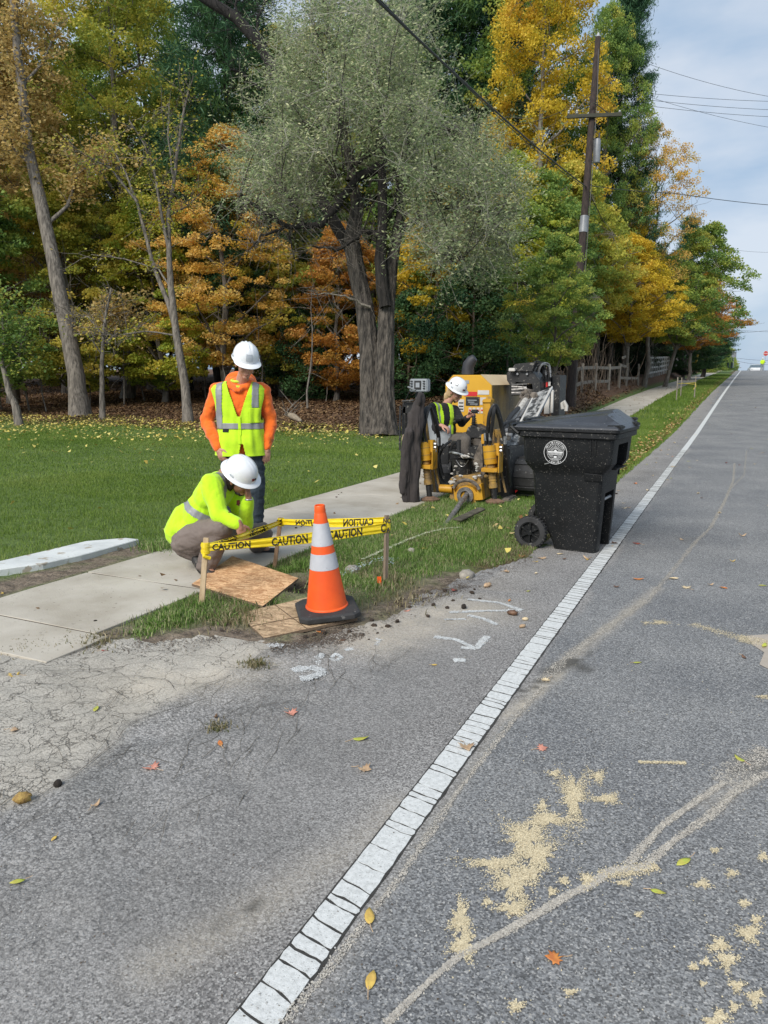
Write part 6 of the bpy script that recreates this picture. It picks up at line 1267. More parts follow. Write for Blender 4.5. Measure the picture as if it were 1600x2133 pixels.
def head(fb, c, F, s=1.0):
    def P(x, y, z): return c+F @ Vector((x*s, y*s, z*s))
    e = lambda p, r: fb.ell(P(*p), tuple(q*s for q in r), F)
    e((0, .012, .03), (.076, .096, .098)); e((0, -.022, -.04), (.062, .072, .078)); e((0, -.062, -.098), (.030, .030, .024)); e((0, -.085, .028), (.052, .016, .014)); e((-.036, -.066, -.03), (.026, .024, .026)); e((.036, -.066, -.03), (.026, .024, .026))
    fb.cap(P(0, -.094, .012), P(0, -.112, -.028), .009*s, .0135*s, 10); e((0, -.088, -.064), (.024, .012, .007)); e((0, -.087, -.074), (.021, .011, .007))
    for k in (-1, 1): e((k*.079, .012, -.012), (.011, .022, .033))
    return P
def face_bits(P, F, par, s=1.0):
    for k in (-1, 1):
        q = MB(); q.blob(P(k*.031, -.0845, .008), (.013*s, .006*s, .005*s), 10, F); q.build('eye', M_EYE, par, smooth=True)
        q = MB(); q.tube([P(k*.016, -.098, .024), P(k*.032, -.098, .030), P(k*.048, -.086, .024)], .0035*s, 5); q.build('eyebrow', M_HAIRD, par, smooth=True)
    q = MB(); q.blob(P(0, -.0955, -.069), (.022*s, .0045*s, .0035*s), 10, F); q.build('mouth', M_LIP, par, smooth=True)
def hand(fb, w, d, n, s_, curl=.5, sc=1.0, spread=1.0):
    """w wrist, d finger direction, n direction the fingers curl to, s_ thumb side"""
    d = Vector(d).normalized(); n = Vector(n); n = (n-d*n.dot(d)).normalized(); t = Vector(s_); t = (t-d*t.dot(d)-n*t.dot(n)).normalized(); k = sc
    Mx = Matrix((t, d, n)).transposed(); fb.ell(w+d*.050*k, (.040*k, .050*k, .017*k), Mx, 14); fb.cap(w-d*.02*k, w+d*.03*k, .026*k, .026*k, 10)
    for i, (o_, L) in enumerate([(.030, .072), (.010, .080), (-.010, .074), (-.029, .058)]):
        a = w+d*(.085-.004*abs(i-1))*k+t*o_*k; dd = d+t*o_*3*spread; dd.normalize(); p = [a]; ang = .25*curl
        for j, f_ in enumerate((.42, .33, .25)):
            ang += curl*(.55, .75, .55)[j]; v = dd*math.cos(ang)+n*math.sin(ang); p.append(p[-1]+v*L*f_*k)
        fb.chain([w+d*.05*k+t*o_*.8*k]+p, [.010*k, .0098*k, .0088*k, .0080*k, .0070*k], 8)
    a = w+d*.022*k+t*.028*k; b = a+(t*.75+d*.6+n*.35).normalized()*.036*k; c = b+(d*.9+t*.3+n*.4).normalized()*.030*k; e = c+(d+n*.5*curl).normalized()*.022*k; fb.chain([a, b, c, e], [.015*k, .0125*k, .0105*k, .0085*k], 8)
def hat(par, c, F, full=True, s=1.0, name='hard_hat', panel=False, logos=0):
    def P(x, y, z): return c+F @ Vector((x*s, y*s, z*s))
    prof = [(math.cos(t), math.sin(t)) for t in np.linspace(0, math.pi/2, 12)]; n = 44; q = MB(); vs = []
    rings = [(1.0, -.012), (1.0, 0)]+[(a**.8, b*.128) for a, b in prof[1:]]
    for rr, z in rings:
        for k in range(n):
            a = 2*math.pi*k/n; rib = 0
            x = .118*rr*math.cos(a); y = .142*rr*math.sin(a)
            if z > .03: rib = .007*sum(math.exp(-((x-xx)/.008)**2) for xx in (-.034, 0, .034))*min(1, (z-.03)/.03)*(1 if not full else .5)
            vs.append(P(x, y, z+rib))
    m_ = len(rings); q.add(vs, [(i*n+k, i*n+(k+1) % n, (i+1)*n+(k+1) % n, (i+1)*n+k) for i in range(m_-1) for k in range(n)]); h = q.build(name, M_HAT, par, smooth=True, auto=50)
    q = MB(); vs = []
    for j, (e_, z) in enumerate([(0, -.010), (1, 0), (1.06, -.002), (1, -.006), (0, -.016)]):
        for k in range(n):
            a = 2*math.pi*k/n; fr = max(0, -math.sin(a))
            w = (.030+.008*fr) if full else (.010+.062*max(0, fr-.35)**.8*1.3); zz = z-(.014*e_*(1+.5*fr) if full else .010*e_*(1+1.2*fr))
            vs.append(P((.117+w*e_)*math.cos(a)*(1 if full else (1 if fr < .35 else .97)), (.141+w*e_)*math.sin(a), zz))
    q.add(vs, [(i*n+k, i*n+(k+1) % n, (i+1)*n+(k+1) % n, (i+1)*n+k) for i in range(4) for k in range(n)]); q.build('brim', M_HAT, h, smooth=True, auto=60)
    for k in (-1, 1): q = MB(); q.box(P(k*.121, .0, .008), (.006, .036*s, .016*s), M=F, bev=.002); q.build('side_clip', M_HATG, h)
    q = MB(); q.lathe([(.080*s, -.016*s), (.098*s, -.03*s), (.092*s, -.034*s)], c, 24, F @ Matrix.Diagonal((1, 1.2, 1))); q.build('headband', M_BLK, h, smooth=True)
    def patch(name_, m, x0, x1, z0, z1, a0=-math.pi/2, off=.0025):
        vs = []
        for i in range(5):
            for j in range(5):
                zz = lerp(z0, z1, i/4); t = math.asin(min(.99, zz/.128)); rr = math.cos(t)**.8; aa = a0+lerp(x0, x1, j/4)/.125; vs.append(P((.118*rr+off)*math.cos(aa), (.142*rr+off)*math.sin(aa), zz+off*.6))
        q = MB(); q.add(vs, [(i*5+j, i*5+j+1, (i+1)*5+j+1, (i+1)*5+j) for i in range(4) for j in range(4)]); return q.build(name_, m, h, smooth=True)
    if panel: patch('front_panel', M_HATG, -.032, .032, .012, .072, off=.004)
    if logos:
        patch('logo_ground', M_RED, -.024, .0, .018, .042, -math.pi/2-.1*logos); patch('logo_ground', M_EYE, .002, .022, .020, .040, -math.pi/2-.1*logos)
        if logos > 1: patch('sticker', M_EYE, -.016, .016, .055, .085, -math.pi/2-1.2); patch('sticker', M_HAT, -.011, .011, .061, .079, -math.pi/2-1.2, .0035); patch('sticker', M_RED, -.01, .01, .05, .078, -math.pi/2+.1); patch('sticker', M_EYE, -.012, .012, .035, .055, -math.pi/2-1.9)
    return h

# ---------------------------------------------------------------- standing worker
def standing():
    ft = G(514, 1120); t = root('person', 'person standing in an orange hoodie, lime vest and white hard hat, looking down', 'person', (ft.x, ft.y, 0)); z0 = 7.08
    O = Vector((ft.x, ft.y, 0)); J = lambda r, a, u: O+iv(r, a, u)
    sL, sR = J(-.225, 0, 1.405), J(.185, .0, 1.405); eL, eR = J(-.345, .03, 1.11), J(.255, .05, 1.12); wL, wR = J(-.215, -.12, .87), J(.225, -.03, .87)
    hL, hR = J(-.12, 0, .92), J(.085, 0, .92); kL, kR = J(-.13, -.03, .50), J(.12, -.04, .50); aL, aR = J(-.14, .02, .09), J(.085, .01, .09)
    F = frame(iv(.20, -.38, .90), iv(.34, -.84, -.42)); hc = J(.065, -.12, 1.64)
    fb = FB(); P = head(fb, hc, F, 1.02); fb.cap(J(-.02, .0, 1.42), hc+iv(-.01, .03, -.06), .058, .055)
    def trunk(fb, e): fb.ell(J(-.02, 0, 1.27), (.165+e, .105+e, .19+e), frame(UPV, -AW)); fb.ell(J(-.02, 0, 1.06), (.145+e, .10+e, .17+e), frame(UPV, -AW)); fb.ell(J(-.02, 0, .93), (.155+e, .105+e, .11+e), frame(UPV, -AW)); fb.cap(sL+UPV*-.01, sR+UPV*-.01, .048+e); fb.cap(J(-.02, .0, 1.40), J(-.02, 0, 1.45), .07+e, .05+e)
    trunk(fb, 0); fb.chain([sL, eL, wL], [.048, .038, .027]); fb.chain([sR, eR, wR], [.048, .038, .027]); fb.chain([hL, kL, aL], [.082, .055, .04]); fb.chain([hR, kR, aR], [.082, .055, .04])
    hand(fb, wL, iv(.35, -.25, -.9), iv(.5, .5, -.2), iv(.4, -.9, 0), .55); hand(fb, wR, iv(-.05, -.12, -1), iv(-.5, .8, 0), iv(-.7, -.6, 0), .3)
    for a, s_ in ((aL, -1), (aR, 1)): fb.cap(a+UPV*(-.03), a+iv(.03*s_, -.17, -.05), .042, .032)
    b = fb.fuse('body', M_SKIN, t, .0052, 3); face_bits(P, F, b, 1.02)
    fb = FB(); trunk(fb, .028); fb.ell(J(-.02, 0, .95), (.185, .135, .09), frame(UPV, -AW))
    for s_, e_, w_ in ((sL, eL, wL), (sR, eR, wR)): fb.chain([s_, s_.lerp(e_, .5), e_, e_.lerp(w_, .55), w_+(e_-w_).normalized()*.035], [.066, .064, .060, .056, .044]); fb.cap(w_+(e_-w_).normalized()*.05, w_+(e_-w_).normalized()*.01, .039, .038)
    h = fb.fuse('hoodie', M_ORNG, t, .0075, 3, .014, 13, 3, (1.1, 1.1, 1.3))
    fb = FB(); ring_ = []
    for k in range(17): a = R(200+k*320/16-90-90); ring_.append(J(-.015, .005, 1.455)+RI*.115*math.cos(R(-70+k*20))+AW*.095*math.sin(R(-70+k*20))+UPV*(.0+.035*math.sin(R(-70+k*20))))
    fb.chain(ring_, [.034+.012*math.sin(math.pi*k/16) for k in range(17)], 10); fb.ell(J(-.03, .12, 1.485), (.15, .06, .095), frame(UPV, -AW)); fb.cap(J(-.12, -.02, 1.47), J(-.03, -.125, 1.40), .030, .022); fb.cap(J(.09, -.02, 1.47), J(.0, -.125, 1.40), .030, .022)
    fb.fuse('hood', M_ORNG, t, .007, 4, .006, 16, 5)
    q = MB(); q.tube([J(-.015, -.01, 1.490)+RI*.073*math.cos(a)+AW*.068*math.sin(a)+UPV*(.012*math.sin(a)) for a in np.linspace(0, 6.283, 22)], .013, 8); q.tube([J(-.015, -.02, 1.45)+RI*.07*math.cos(a)+AW*.075*math.sin(a)+UPV*(.02*math.sin(a)) for a in np.linspace(0, 6.283, 22)], .014, 8); q.build('shirt_collar', M_TEE, t, smooth=True)
    fb = FB(); fb.ell(J(-.02, 0, .92), (.17, .12, .11), frame(UPV, -AW))
    for hh, k, a in ((hL, kL, aL), (hR, kR, aR)): fb.chain([hh, hh.lerp(k, .5), k, k.lerp(a, .5), a+UPV*.01], [.102, .092, .078, .074, .072])
    fb.fuse('jeans', M_JEAN, t, .0075, 3, .012, 12, 9, (1, 1, 1.8))
    fb = FB()
    for a, s_ in ((aL, -1), (aR, 1)): fb.cap(a+UPV*(-.02), a+iv(.03*s_, -.18, -.045), .054, .045); fb.cap(a+UPV*(-.0), a+UPV*.05, .055, .055)
    fb.fuse('boots', M_BOOT, t, .007, 3)
    # vest: open shell round the torso
    prof = [(.80, .238, .168), (.86, .232, .166), (.95, .222, .160), (1.06, .214, .154), (1.16, .214, .152), (1.27, .232, .152), (1.36, .252, .140), (1.41, .262, .125), (1.445, .235, .108), (1.468, .175, .095), (1.485, .115, .085)]
    zc_ = np.array([p[0] for p in prof]); rx_ = np.array([p[1] for p in prof]); ry_ = np.array([p[2] for p in prof])
    def S(a, z, off=0):
        rx, ry = np.interp(z, zc_, rx_), np.interp(z, zc_, ry_); ca, sa = math.cos(a), math.sin(a); p = 2.5; k = (abs(ca)**p+abs(sa)**p)**(-1/p)
        v = Vector((ca*3.1, sa*3.1, z*4)); w = .011*mnoise.noise(v*1.3)+.010*mnoise.noise(Vector((ca*2+z*5, sa*2, z*7)))*(1.6 if z < 1.05 else .7)+(.012*math.sin(a*7+z*4)*max(0, (.98-z)/.2))
        return J(-.02, 0, z)+RI*ca*(rx*k+off+w)+AW*sa*(ry*k+off+w)
    def inside(a, z):                                      # a: angle, front at -90deg
        x = math.cos(a); front = math.sin(a) < 0; xr = x*np.interp(z, zc_, rx_)
        if front:
            vx = .013+.085*max(0, (z-1.165)/.27)           # V neck
            if z > 1.165 and abs(xr-.012) < vx: return False
            if z < .915 and abs(xr-.035) < .010+.02*max(0, (.915-z)/.1): return False
            pass
        if (abs(x) > .88 and 1.13 < z < 1.40): return (abs(x)-.88)/.12 < abs(z-1.265)/.135-.75
        return True
    na, nz_ = 260, 180; zz = np.linspace(.80, 1.485, nz_); aa = [2*math.pi*k/na for k in range(na)]
    def shell(name, m, pred, off, par, th=.0035):
        vs = [S(a, z, off) for z in zz for a in aa]; fs = [(i*na+k, i*na+(k+1) % na, (i+1)*na+(k+1) % na, (i+1)*na+k) for i in range(nz_-1) for k in range(na) if pred(aa[k]+math.pi/na, (zz[i]+zz[i+1])/2)]
        used = sorted({i for f in fs for i in f}); mp = {u: i for i, u in enumerate(used)}; q = MB(); q.add([vs[u] for u in used], [tuple(mp[i] for i in f) for f in fs]); o = q.build(name, m, par, smooth=True, auto=80)
        md = o.modifiers.new('s', 'SOLIDIFY'); md.thickness = th; return o
    v = shell('vest', M_HIVIS, inside, 0, t)
    xr = lambda a, z: math.cos(a)*np.interp(z, zc_, rx_)
    shell('reflective_band', M_REFL, lambda a, z: inside(a, z) and 1.05 < z+.010*math.cos(a)*0 < 1.103 and not (math.sin(a) < 0 and abs(xr(a, z)-.018) < .012), .0045, v, .002)
    shell('reflective_strap', M_REFL, lambda a, z: inside(a, z) and z > 1.05 and -.185 < xr(a, z)-.03*(z-1.3) < -.132 and z < 1.475, .0065, v, .002)
    shell('reflective_strap', M_REFL, lambda a, z: inside(a, z) and z > 1.245 and .125 < xr(a, z) < .175 and z < 1.475, .0065, v, .002)
    shell('pocket', M_HIVIS, lambda a, z: math.sin(a) < 0 and 1.105 < z < 1.24 and .10 < xr(a, z) < .19, .010, v, .003); shell('zip', M_SHIRT, lambda a, z: math.sin(a) < 0 and .915 < z < 1.165 and abs(xr(a, z)-.018) < .011, .007, v, .002)
    shell('label', M_BLK, lambda a, z: math.sin(a) < 0 and 1.022 < z < 1.05 and -.135 < xr(a, z) < -.085, .007, v, .002)
    q = MB(); q.tube([J(-.015, .02, 1.40)+RI*.0, J(-.015, .02, 1.41)], .001, 4)
    hat(t, hc+F @ Vector((0, .012, .062)), F, full=False, panel=True)
    fb = FB(); fb.ell(hc+F @ Vector((0, .03, .02)), (.081, .090, .075), F); fb.fuse('hair', M_HAIRD, t, .006, 3)
    return t
standing()

# ---------------------------------------------------------------- crouching worker
def crouching():
    ft = G(424, 1200); t = root('person', 'person crouching on the sidewalk in a lime shirt with a hand to the face', 'person', (ft.x, ft.y, 0)); W = lambda x, y, dz=0: A(x+7, y-3*(y < 1060), 5.82+dz)
    pel, chest, nk, hd = W(392, 1110, .08), W(434, 1030, .04), W(462, 992, .0), W(494, 990, -.03)
    sN, eN, wN = W(432, 1012, -.14), W(450, 1073, -.22), W(492, 1093, -.27); sF, eF, wF = W(473, 1010, .16), W(503, 1092, .12), W(511, 1040, -.03)
    hN, kN, aN = W(392, 1125, -.06), W(452, 1100, -.20), W(424, 1178, -.10); hF, kF, aF = W(408, 1122, .20), W(538, 1110, .42), W(530, 1140, .66)
    ax = (nk-pel).normalized(); Ft = frame(ax, iv(.75, -.15, -.5)); F = frame(iv(.40, -.46, .79), iv(.74, -.30, -.58)); hd = W(492, 1000, -.04)
    def trunk(fb, e, g=0): fb.ell(pel.lerp(nk, .66), (.165+e, .110+e, .17+e), Ft); fb.ell(pel.lerp(nk, .32), (.145+e+g, .115+e+g, .17+e), Ft); fb.ell(pel.lerp(nk, .05), (.155+e+g, .125+e+g, .10+e), Ft); fb.cap(sN.lerp(sF, .08), sF, .060+e)
    fb = FB(); P = head(fb, hd, F); fb.cap(nk, hd+F @ Vector((0, .03, -.06)), .06, .055); trunk(fb, 0)
    fb.chain([sN, eN, wN], [.048, .040, .027]); fb.chain([sF, eF, wF], [.048, .040, .027]); fb.chain([hN, kN, aN], [.085, .056, .04]); fb.chain([hF, kF, aF], [.085, .056, .04])
    hand(fb, wN, iv(.28, -.05, -.95), iv(-.3, .9, 0), iv(.6, -.6, 0), .4); hand(fb, wF, iv(-.10, -.10, 1), iv(-.85, .1, .1), iv(-.4, .8, .2), 1.35, .98)
    fb.cap(aN, W(436, 1198, -.16), .035, .03); fb.cap(aF, W(560, 1150, .66), .035, .03); b = fb.fuse('body', M_SKIN2, t, .0052, 3); face_bits(P, F, b)
    fb = FB(); trunk(fb, .026, .012); fb.cap(pel+iv(-.06, 0, .02), pel+iv(-.02, 0, .10), .15, .14)
    for s_, e_, w_ in ((sN, eN, wN), (sF, eF, wF)): fb.chain([s_, s_.lerp(e_, .5), e_, e_.lerp(w_, .5), w_+(e_-w_).normalized()*.03], [.086, .074, .066, .055, .044])
    sh = fb.fuse('shirt', M_SHIRT, t, .0072, 4, .012, 10, 1, (1.1, 1.1, .9)); L_ = (nk-pel).length
    def band(p, n):
        tt = (p-pel).dot(ax); d = (p-pel-ax*tt).length; an = (p-sN).dot((eN-sN).normalized()); dn = (p-sN-(eN-sN).normalized()*an).length
        return .36*L_ < tt+.02 < .36*L_+.055 and d < .26 and not (dn < .085 and an > .06)
    subset(sh, 'reflective_band', M_REFL, band, .003)
    side = (sF-sN).normalized()
    subset(sh, 'reflective_strap', M_REFL, lambda p, n: (p-pel).dot(ax) > .42*L_ and .045 < (p-sN).dot(side) < .095 and (p-nk).dot(ax) < .05 and n.dot(RI) > -.2, .003)
    subset(sh, 'shirt_badge', M_RED, lambda p, n: abs((p-W(483, 1056, -.05)).dot(RI)) < .012 and abs((p-W(483, 1056, -.05)).z) < .02 and n.dot(AW) < 0, .003)
    fb = FB(); fb.ell(pel+iv(-.02, .02, -.02), (.17, .145, .12), Ft); fb.chain([hN, hN.lerp(kN, .5), kN], [.125, .112, .090]); fb.chain([kN, kN.lerp(aN, .5), aN+UPV*.0], [.085, .088, .078]); fb.chain([hF, hF.lerp(kF, .5), kF, aF+UPV*.02], [.12, .105, .088, .075]); fb.cap(W(383, 1128, .0), W(400, 1138, .0), .125, .115)
    fb.fuse('trousers', M_TAUPE, t, .0072, 4, .014, 10, 4, (1, 1, 1.8))
    fb = FB(); fb.chain([W(403, 1166, -.06), W(416, 1185, -.10), W(436, 1199, -.16)], [.042, .046, .036]); fb.fuse('boot', M_BOOT, t, .006, 3); fb = FB(); fb.chain([W(528, 1147, .68), W(545, 1150, .67), W(566, 1150, .66)], [.046, .044, .036]); fb.fuse('boot', M_BOOT, t, .006, 3)
    fb = FB(); fb.ell(hd+F @ Vector((-.015, .045, -.01)), (.080, .07, .095), F); fb.ell(hd+F @ Vector((-.06, .03, -.06)), (.035, .045, .075), F); fb.ell(hd+F @ Vector((.0, .085, -.08)), (.06, .04, .07), F); fb.fuse('hair', M_HAIRD, t, .006, 2, .010, 40, 2, (1, 1, .3)); fb = FB(); fb.ell(P(0, -.045, -.105), (.045, .045, .022), F); fb.fuse('beard', M_HAIRD, t, .005, 2, .004, 60)
    hat(t, hd+F @ Vector((0, .008, .070)), F, True, .98, logos=1)
    q = MB(); q.tube([wF+RI*.029*math.cos(a)+AW*.029*math.sin(a)-UPV*.012 for a in np.linspace(0, 6.283, 14)], .006, 6); q.build('wristwatch', M_GREYM, t, smooth=True)
    return t
crouching()

# ---------------------------------------------------------------- seated operator
def operator():
    W = lambda x, y, dz=0: A(x, y, 10.15+dz); b0 = W(935, 925); t = root('person', 'person with long blond hair in black top and lime vest seated at the controls', 'person', (b0.x, b0.y, 0))
    pel, nk, hd = W(930, 918, .1), W(928, 846, .02), W(950, 816, -.08); sN, eN, wN = W(902, 852, -.08), W(908, 893, -.14), W(921, 887, -.30); sF, eF, wF = W(946, 855, .12), W(962, 880, .0), W(976, 868, -.12)
    hN, kN, aN = W(928, 922, .0), W(968, 918, -.42), W(968, 985, -.42); hF, kF, aF = W(944, 920, .15), W(998, 910, -.22), W(1000, 980, -.20)
    ax = (nk-pel).normalized(); Ft = frame(ax, iv(.7, -.5, -.1)); F = frame(iv(.30, -.40, .86), iv(.62, -.58, -.50))
    def trunk(fb, e): fb.ell(pel.lerp(nk, .68), (.165+e, .110+e, .19+e), Ft); fb.ell(pel.lerp(nk, .3), (.145+e, .11+e, .17+e), Ft); fb.ell(pel, (.155+e, .12+e, .11+e), Ft); fb.cap(sN, sF, .058+e)
    fb = FB(); P = head(fb, hd, F); fb.cap(nk, hd+F @ Vector((0, .03, -.06)), .06, .055); trunk(fb, 0); fb.chain([sN, eN, wN], [.048, .04, .027]); fb.chain([sF, eF, wF], [.048, .04, .027]); fb.chain([hN, kN, aN], [.085, .056, .04]); fb.chain([hF, kF, aF], [.085, .056, .04])
    hand(fb, wN, iv(.8, -.45, -.3), iv(.1, 0, -1), iv(.3, -.8, 0), .8, 1.05); hand(fb, wF, iv(.55, -.3, .35), iv(.1, -.9, -.3), iv(0, 0, 1), 1.2, 1.05); b = fb.fuse('body', M_SKIN, t, .0065, 3); face_bits(P, F, b)
    fb = FB(); trunk(fb, .022)
    for s_, e_, w_ in ((sN, eN, wN), (sF, eF, wF)): fb.chain([s_, e_, w_+(e_-w_).normalized()*.03], [.075, .062, .043])
    sh = fb.fuse('jumper', M_BLK, t, .009, 4, .010, 10, 1); side = (sF-sN).normalized()
    u_ = lambda p: (p-sN).dot(side); f_ = lambda p, n: (p-pel).dot(ax) > .05 and n.dot(AW) < .3
    v = subset(sh, 'vest', M_HIVIS, lambda p, n: ((-.01 < u_(p)-.10*((nk-p).dot(ax)) < .085) or (.20 < u_(p)+.02 < .275)) and (p-pel).dot(ax) > -.02 and n.dot(RI) > -.75, .008)
    subset(sh, 'reflective_strap', M_REFL, lambda p, n: (.018 < u_(p)-.10*((nk-p).dot(ax)) < .05) and (p-pel).dot(ax) > -.02 and n.dot(RI) > -.75, .011)
    fb = FB(); fb.ell(pel, (.17, .14, .12), Ft); fb.chain([hN, hN.lerp(kN, .5), kN, aN], [.11, .10, .085, .07]); fb.chain([hF, hF.lerp(kF, .5), kF, aF], [.11, .10, .085, .07]); fb.fuse('trousers', M_GRYP, t, .009, 4, .012, 10, 4)
    fb = FB(); fb.ell(hd+F @ Vector((-.01, .05, -.03)), (.088, .07, .11), F); fb.ell(hd+F @ Vector((-.055, .06, -.10)), (.04, .05, .09), F); fb.ell(hd+F @ Vector((.06, -.0, -.10)), (.025, .04, .08), F); fb.ell(hd+F @ Vector((.0, .10, -.12)), (.07, .04, .08), F); fb.fuse('hair', M_HAIRB, t, .007, 2, .014, 34, 2, (1, 1, .25))
    hat(t, hd+F @ Vector((0, .008, .070)), F, True, 1.0, logos=2); return t
operator()
def flagger():
    b = A(1587, 771.5, 108); b.z = float(zr(b.y)); t = root('person', 'distant person in a lime jacket and pale trousers holding a sign at the crest', 'person', tuple(b)); J = lambda r, a, u: b+iv(r, a, u)
    fb = FB(); fb.chain([J(-.10, 0, .9), J(-.12, 0, .5), J(-.14, 0, .06)], [.11, .08, .07]); fb.chain([J(.10, 0, .9), J(.13, 0, .5), J(.15, 0, .06)], [.11, .08, .07]); fb.ell(J(0, 0, 1.15), (.22, .15, .35)); fb.ell(J(0, 0, 1.66), (.09, .1, .12)); fb.chain([J(-.22, 0, 1.4), J(-.30, -.05, 1.1), J(-.18, -.15, .95)], [.06, .05, .04]); fb.chain([J(.22, 0, 1.4), J(.32, -.1, 1.15), J(.20, -.25, 1.25)], [.06, .05, .04])
    hand(fb, J(.20, -.25, 1.25), iv(-.2, -.5, .6), iv(-1, 0, 0), iv(0, 0, 1), 1.2, 1.1); hand(fb, J(-.18, -.15, .95), iv(.3, -.2, -.8), iv(1, 0, 0), iv(0, -1, 0), .5, 1.1)
    fb.fuse('body', M_SKIN, t, .02, 2); fb = FB(); fb.ell(J(0, 0, 1.17), (.27, .19, .36)); fb.chain([J(-.22, 0, 1.4), J(-.30, -.05, 1.1), J(-.20, -.13, .98)], [.09, .08, .06]); fb.chain([J(.22, 0, 1.4), J(.32, -.1, 1.15), J(.22, -.22, 1.22)], [.09, .08, .06]); fb.fuse('jacket', M_HIVIS, t, .02, 2)
    fb = FB(); fb.chain([J(-.10, 0, .9), J(-.12, 0, .5), J(-.14, 0, .08)], [.13, .10, .09]); fb.chain([J(.10, 0, .9), J(.13, 0, .5), J(.15, 0, .08)], [.13, .10, .09]); fb.fuse('trousers', mat('grey_trousers', (.20, .25, .28), rough=.9), t, .02, 2)
    fb = FB(); fb.ell(J(0, 0, 1.74), (.13, .14, .09)); fb.fuse('cap', M_HAT, t, .02, 2)
    s_ = root('stop_paddle', 'red octagonal sign with white lettering on a pole held by the distant worker', 'sign', tuple(J(.2, -.25, .02))); q = MB(); q.tube([J(.2, -.27, .02), J(.2, -.27, 2.1)], .02, 6); q.build('pole', M_GREYM, s_)
    c = J(.2, -.30, 2.42); oc = lambda r, d: [c+RI*r*math.cos(R(22.5+45*k))+UPV*r*math.sin(R(22.5+45*k))-AW*d for k in range(8)]
    q = MB(); q.prism(oc(.39, 0), (0, 0, 0), tuple(-AW*.012)); q.build('border', M_WHT, s_); q = MB(); q.prism(oc(.355, .014), (0, 0, 0), tuple(-AW*.006)); q.build('panel', mat('sign_red', (.50, .03, .025), (.42, .025, .02), rough=.5), s_)
    ivm = XF[s_].inverted(); lettering('lettering', 'STOP', lambda x, y: ivm @ (c+RI*x+UPV*(y-.09)-AW*.024), M_WHT, s_, .26, .006, 1, center=True)
flagger()
# ================================================================= directional drilling machine
def PY(x, y, Y): r = ray(x, y); t = Y/r.y; return Vector((r.x*t, Y, CAM_H+r.z*t))
M_Y = mat('machine_yellow', (.56, .30, .018), (.44, .22, .015), rough=.45, scale=4, bump=.001, bscale=40, speck=(9, .62, (.25, .14, .03)), detail=6); M_YC = mat('hood_yellow', (.62, .34, .020), (.56, .30, .018), rough=.35, scale=2, coat=.2)
M_YD = mat('dirty_yellow', (.42, .25, .05), (.16, .11, .06), rough=.7, scale=9, bump=.003, detail=7); M_HOODTOP = mat('hood_top_pale', (.66, .50, .30), (.58, .42, .22), rough=.5, scale=3); M_HSIDE = mat('hood_side', (.34, .22, .06), (.13, .085, .035), rough=.5, scale=2.5, detail=6, speck=(30, .66, (.4, .36, .28)))  # hood roof paler and hood sides darker than the front face
M_MB = mat('machine_black', (.018, .018, .019), (.010, .010, .010), rough=.5, scale=8, bump=.002, bscale=40, speck=(24, .62, (.16, .15, .13))); M_MUD = mat('mud_caked', (.20, .17, .14), (.05, .042, .035), rough=.95, scale=14, bump=.012, bscale=30, detail=7); M_STL = mat('worn_steel', (.30, .29, .28), (.10, .095, .09), rough=.45, metal=.5, scale=16, bump=.002, detail=6)
M_HOSE = mat('hydraulic_hose', (.014, .014, .015), (.008, .008, .008), rough=.55, scale=20, speck=(30, .66, (.12, .11, .1))); M_PALE = mat('pale_panel', (.55, .53, .49), (.45, .43, .40), rough=.6, scale=5); M_FIT = mat('fitting', (.42, .42, .42), (.2, .2, .2), rough=.35, metal=.7, scale=30); M_GRYB = mat('grey_panel', (.30, .33, .35), (.24, .26, .28), rough=.5, scale=6); M_RUST = mat('rusty_foot', (.22, .13, .08), (.10, .06, .04), rough=.9, scale=18, bump=.004); M_CLAY = mat('pale_clay', (.56, .54, .50), (.30, .28, .25), rough=.9, scale=20, bump=.01); M_REDT = mat('red_tape', (.55, .02, .02), (.48, .02, .02), rough=.4); M_DECK = mat('tread_plate', (.26, .26, .25), (.13, .13, .125), rough=.5, metal=.3, scale=20, stretch=(1, 1, 1), bump=.006, bscale=30)
o_ = PY(965, 1050, 8.6); dm = root('drilling_machine', 'yellow and black tracked drilling machine with hoses and a drill rod at its front', 'drilling machine', (o_.x, 8.6, 0))
def box2(name, m, x0, x1, y0, y1, Y, dep, bev=.006, par=None):
    """box whose front face fills the given window of the view at plane Y, reaching back by dep"""
    a, b = PY(x0, y1, Y), PY(x1, y0, Y); zt, zb = max(a.z, b.z), min(a.z, b.z); q = MB(); q.box(((a.x+b.x)/2, Y+dep/2, (zt+zb)/2), (abs(b.x-a.x), dep, zt-zb), bev=bev); return q.build(name, m, par or dm)
def cylv(name, m, x, y0, y1, Y, r, r2=None, n=20, par=None, dx=0):
    a, b = PY(x, y1, Y), PY(x+dx, y0, Y); q = MB(); q.tube([a, b], [r, r2 or r], n); return q.build(name, m, par or dm, smooth=True, auto=30)
def poly(name, m, pts, Y, dep, par=None, bev=0):
    q = MB(); P_ = [PY(x, y, Y) for x, y in pts]; q.prism(P_, (0, 0, 0), (0, dep, 0)); return q.build(name, m, par or dm, bevel=bev)
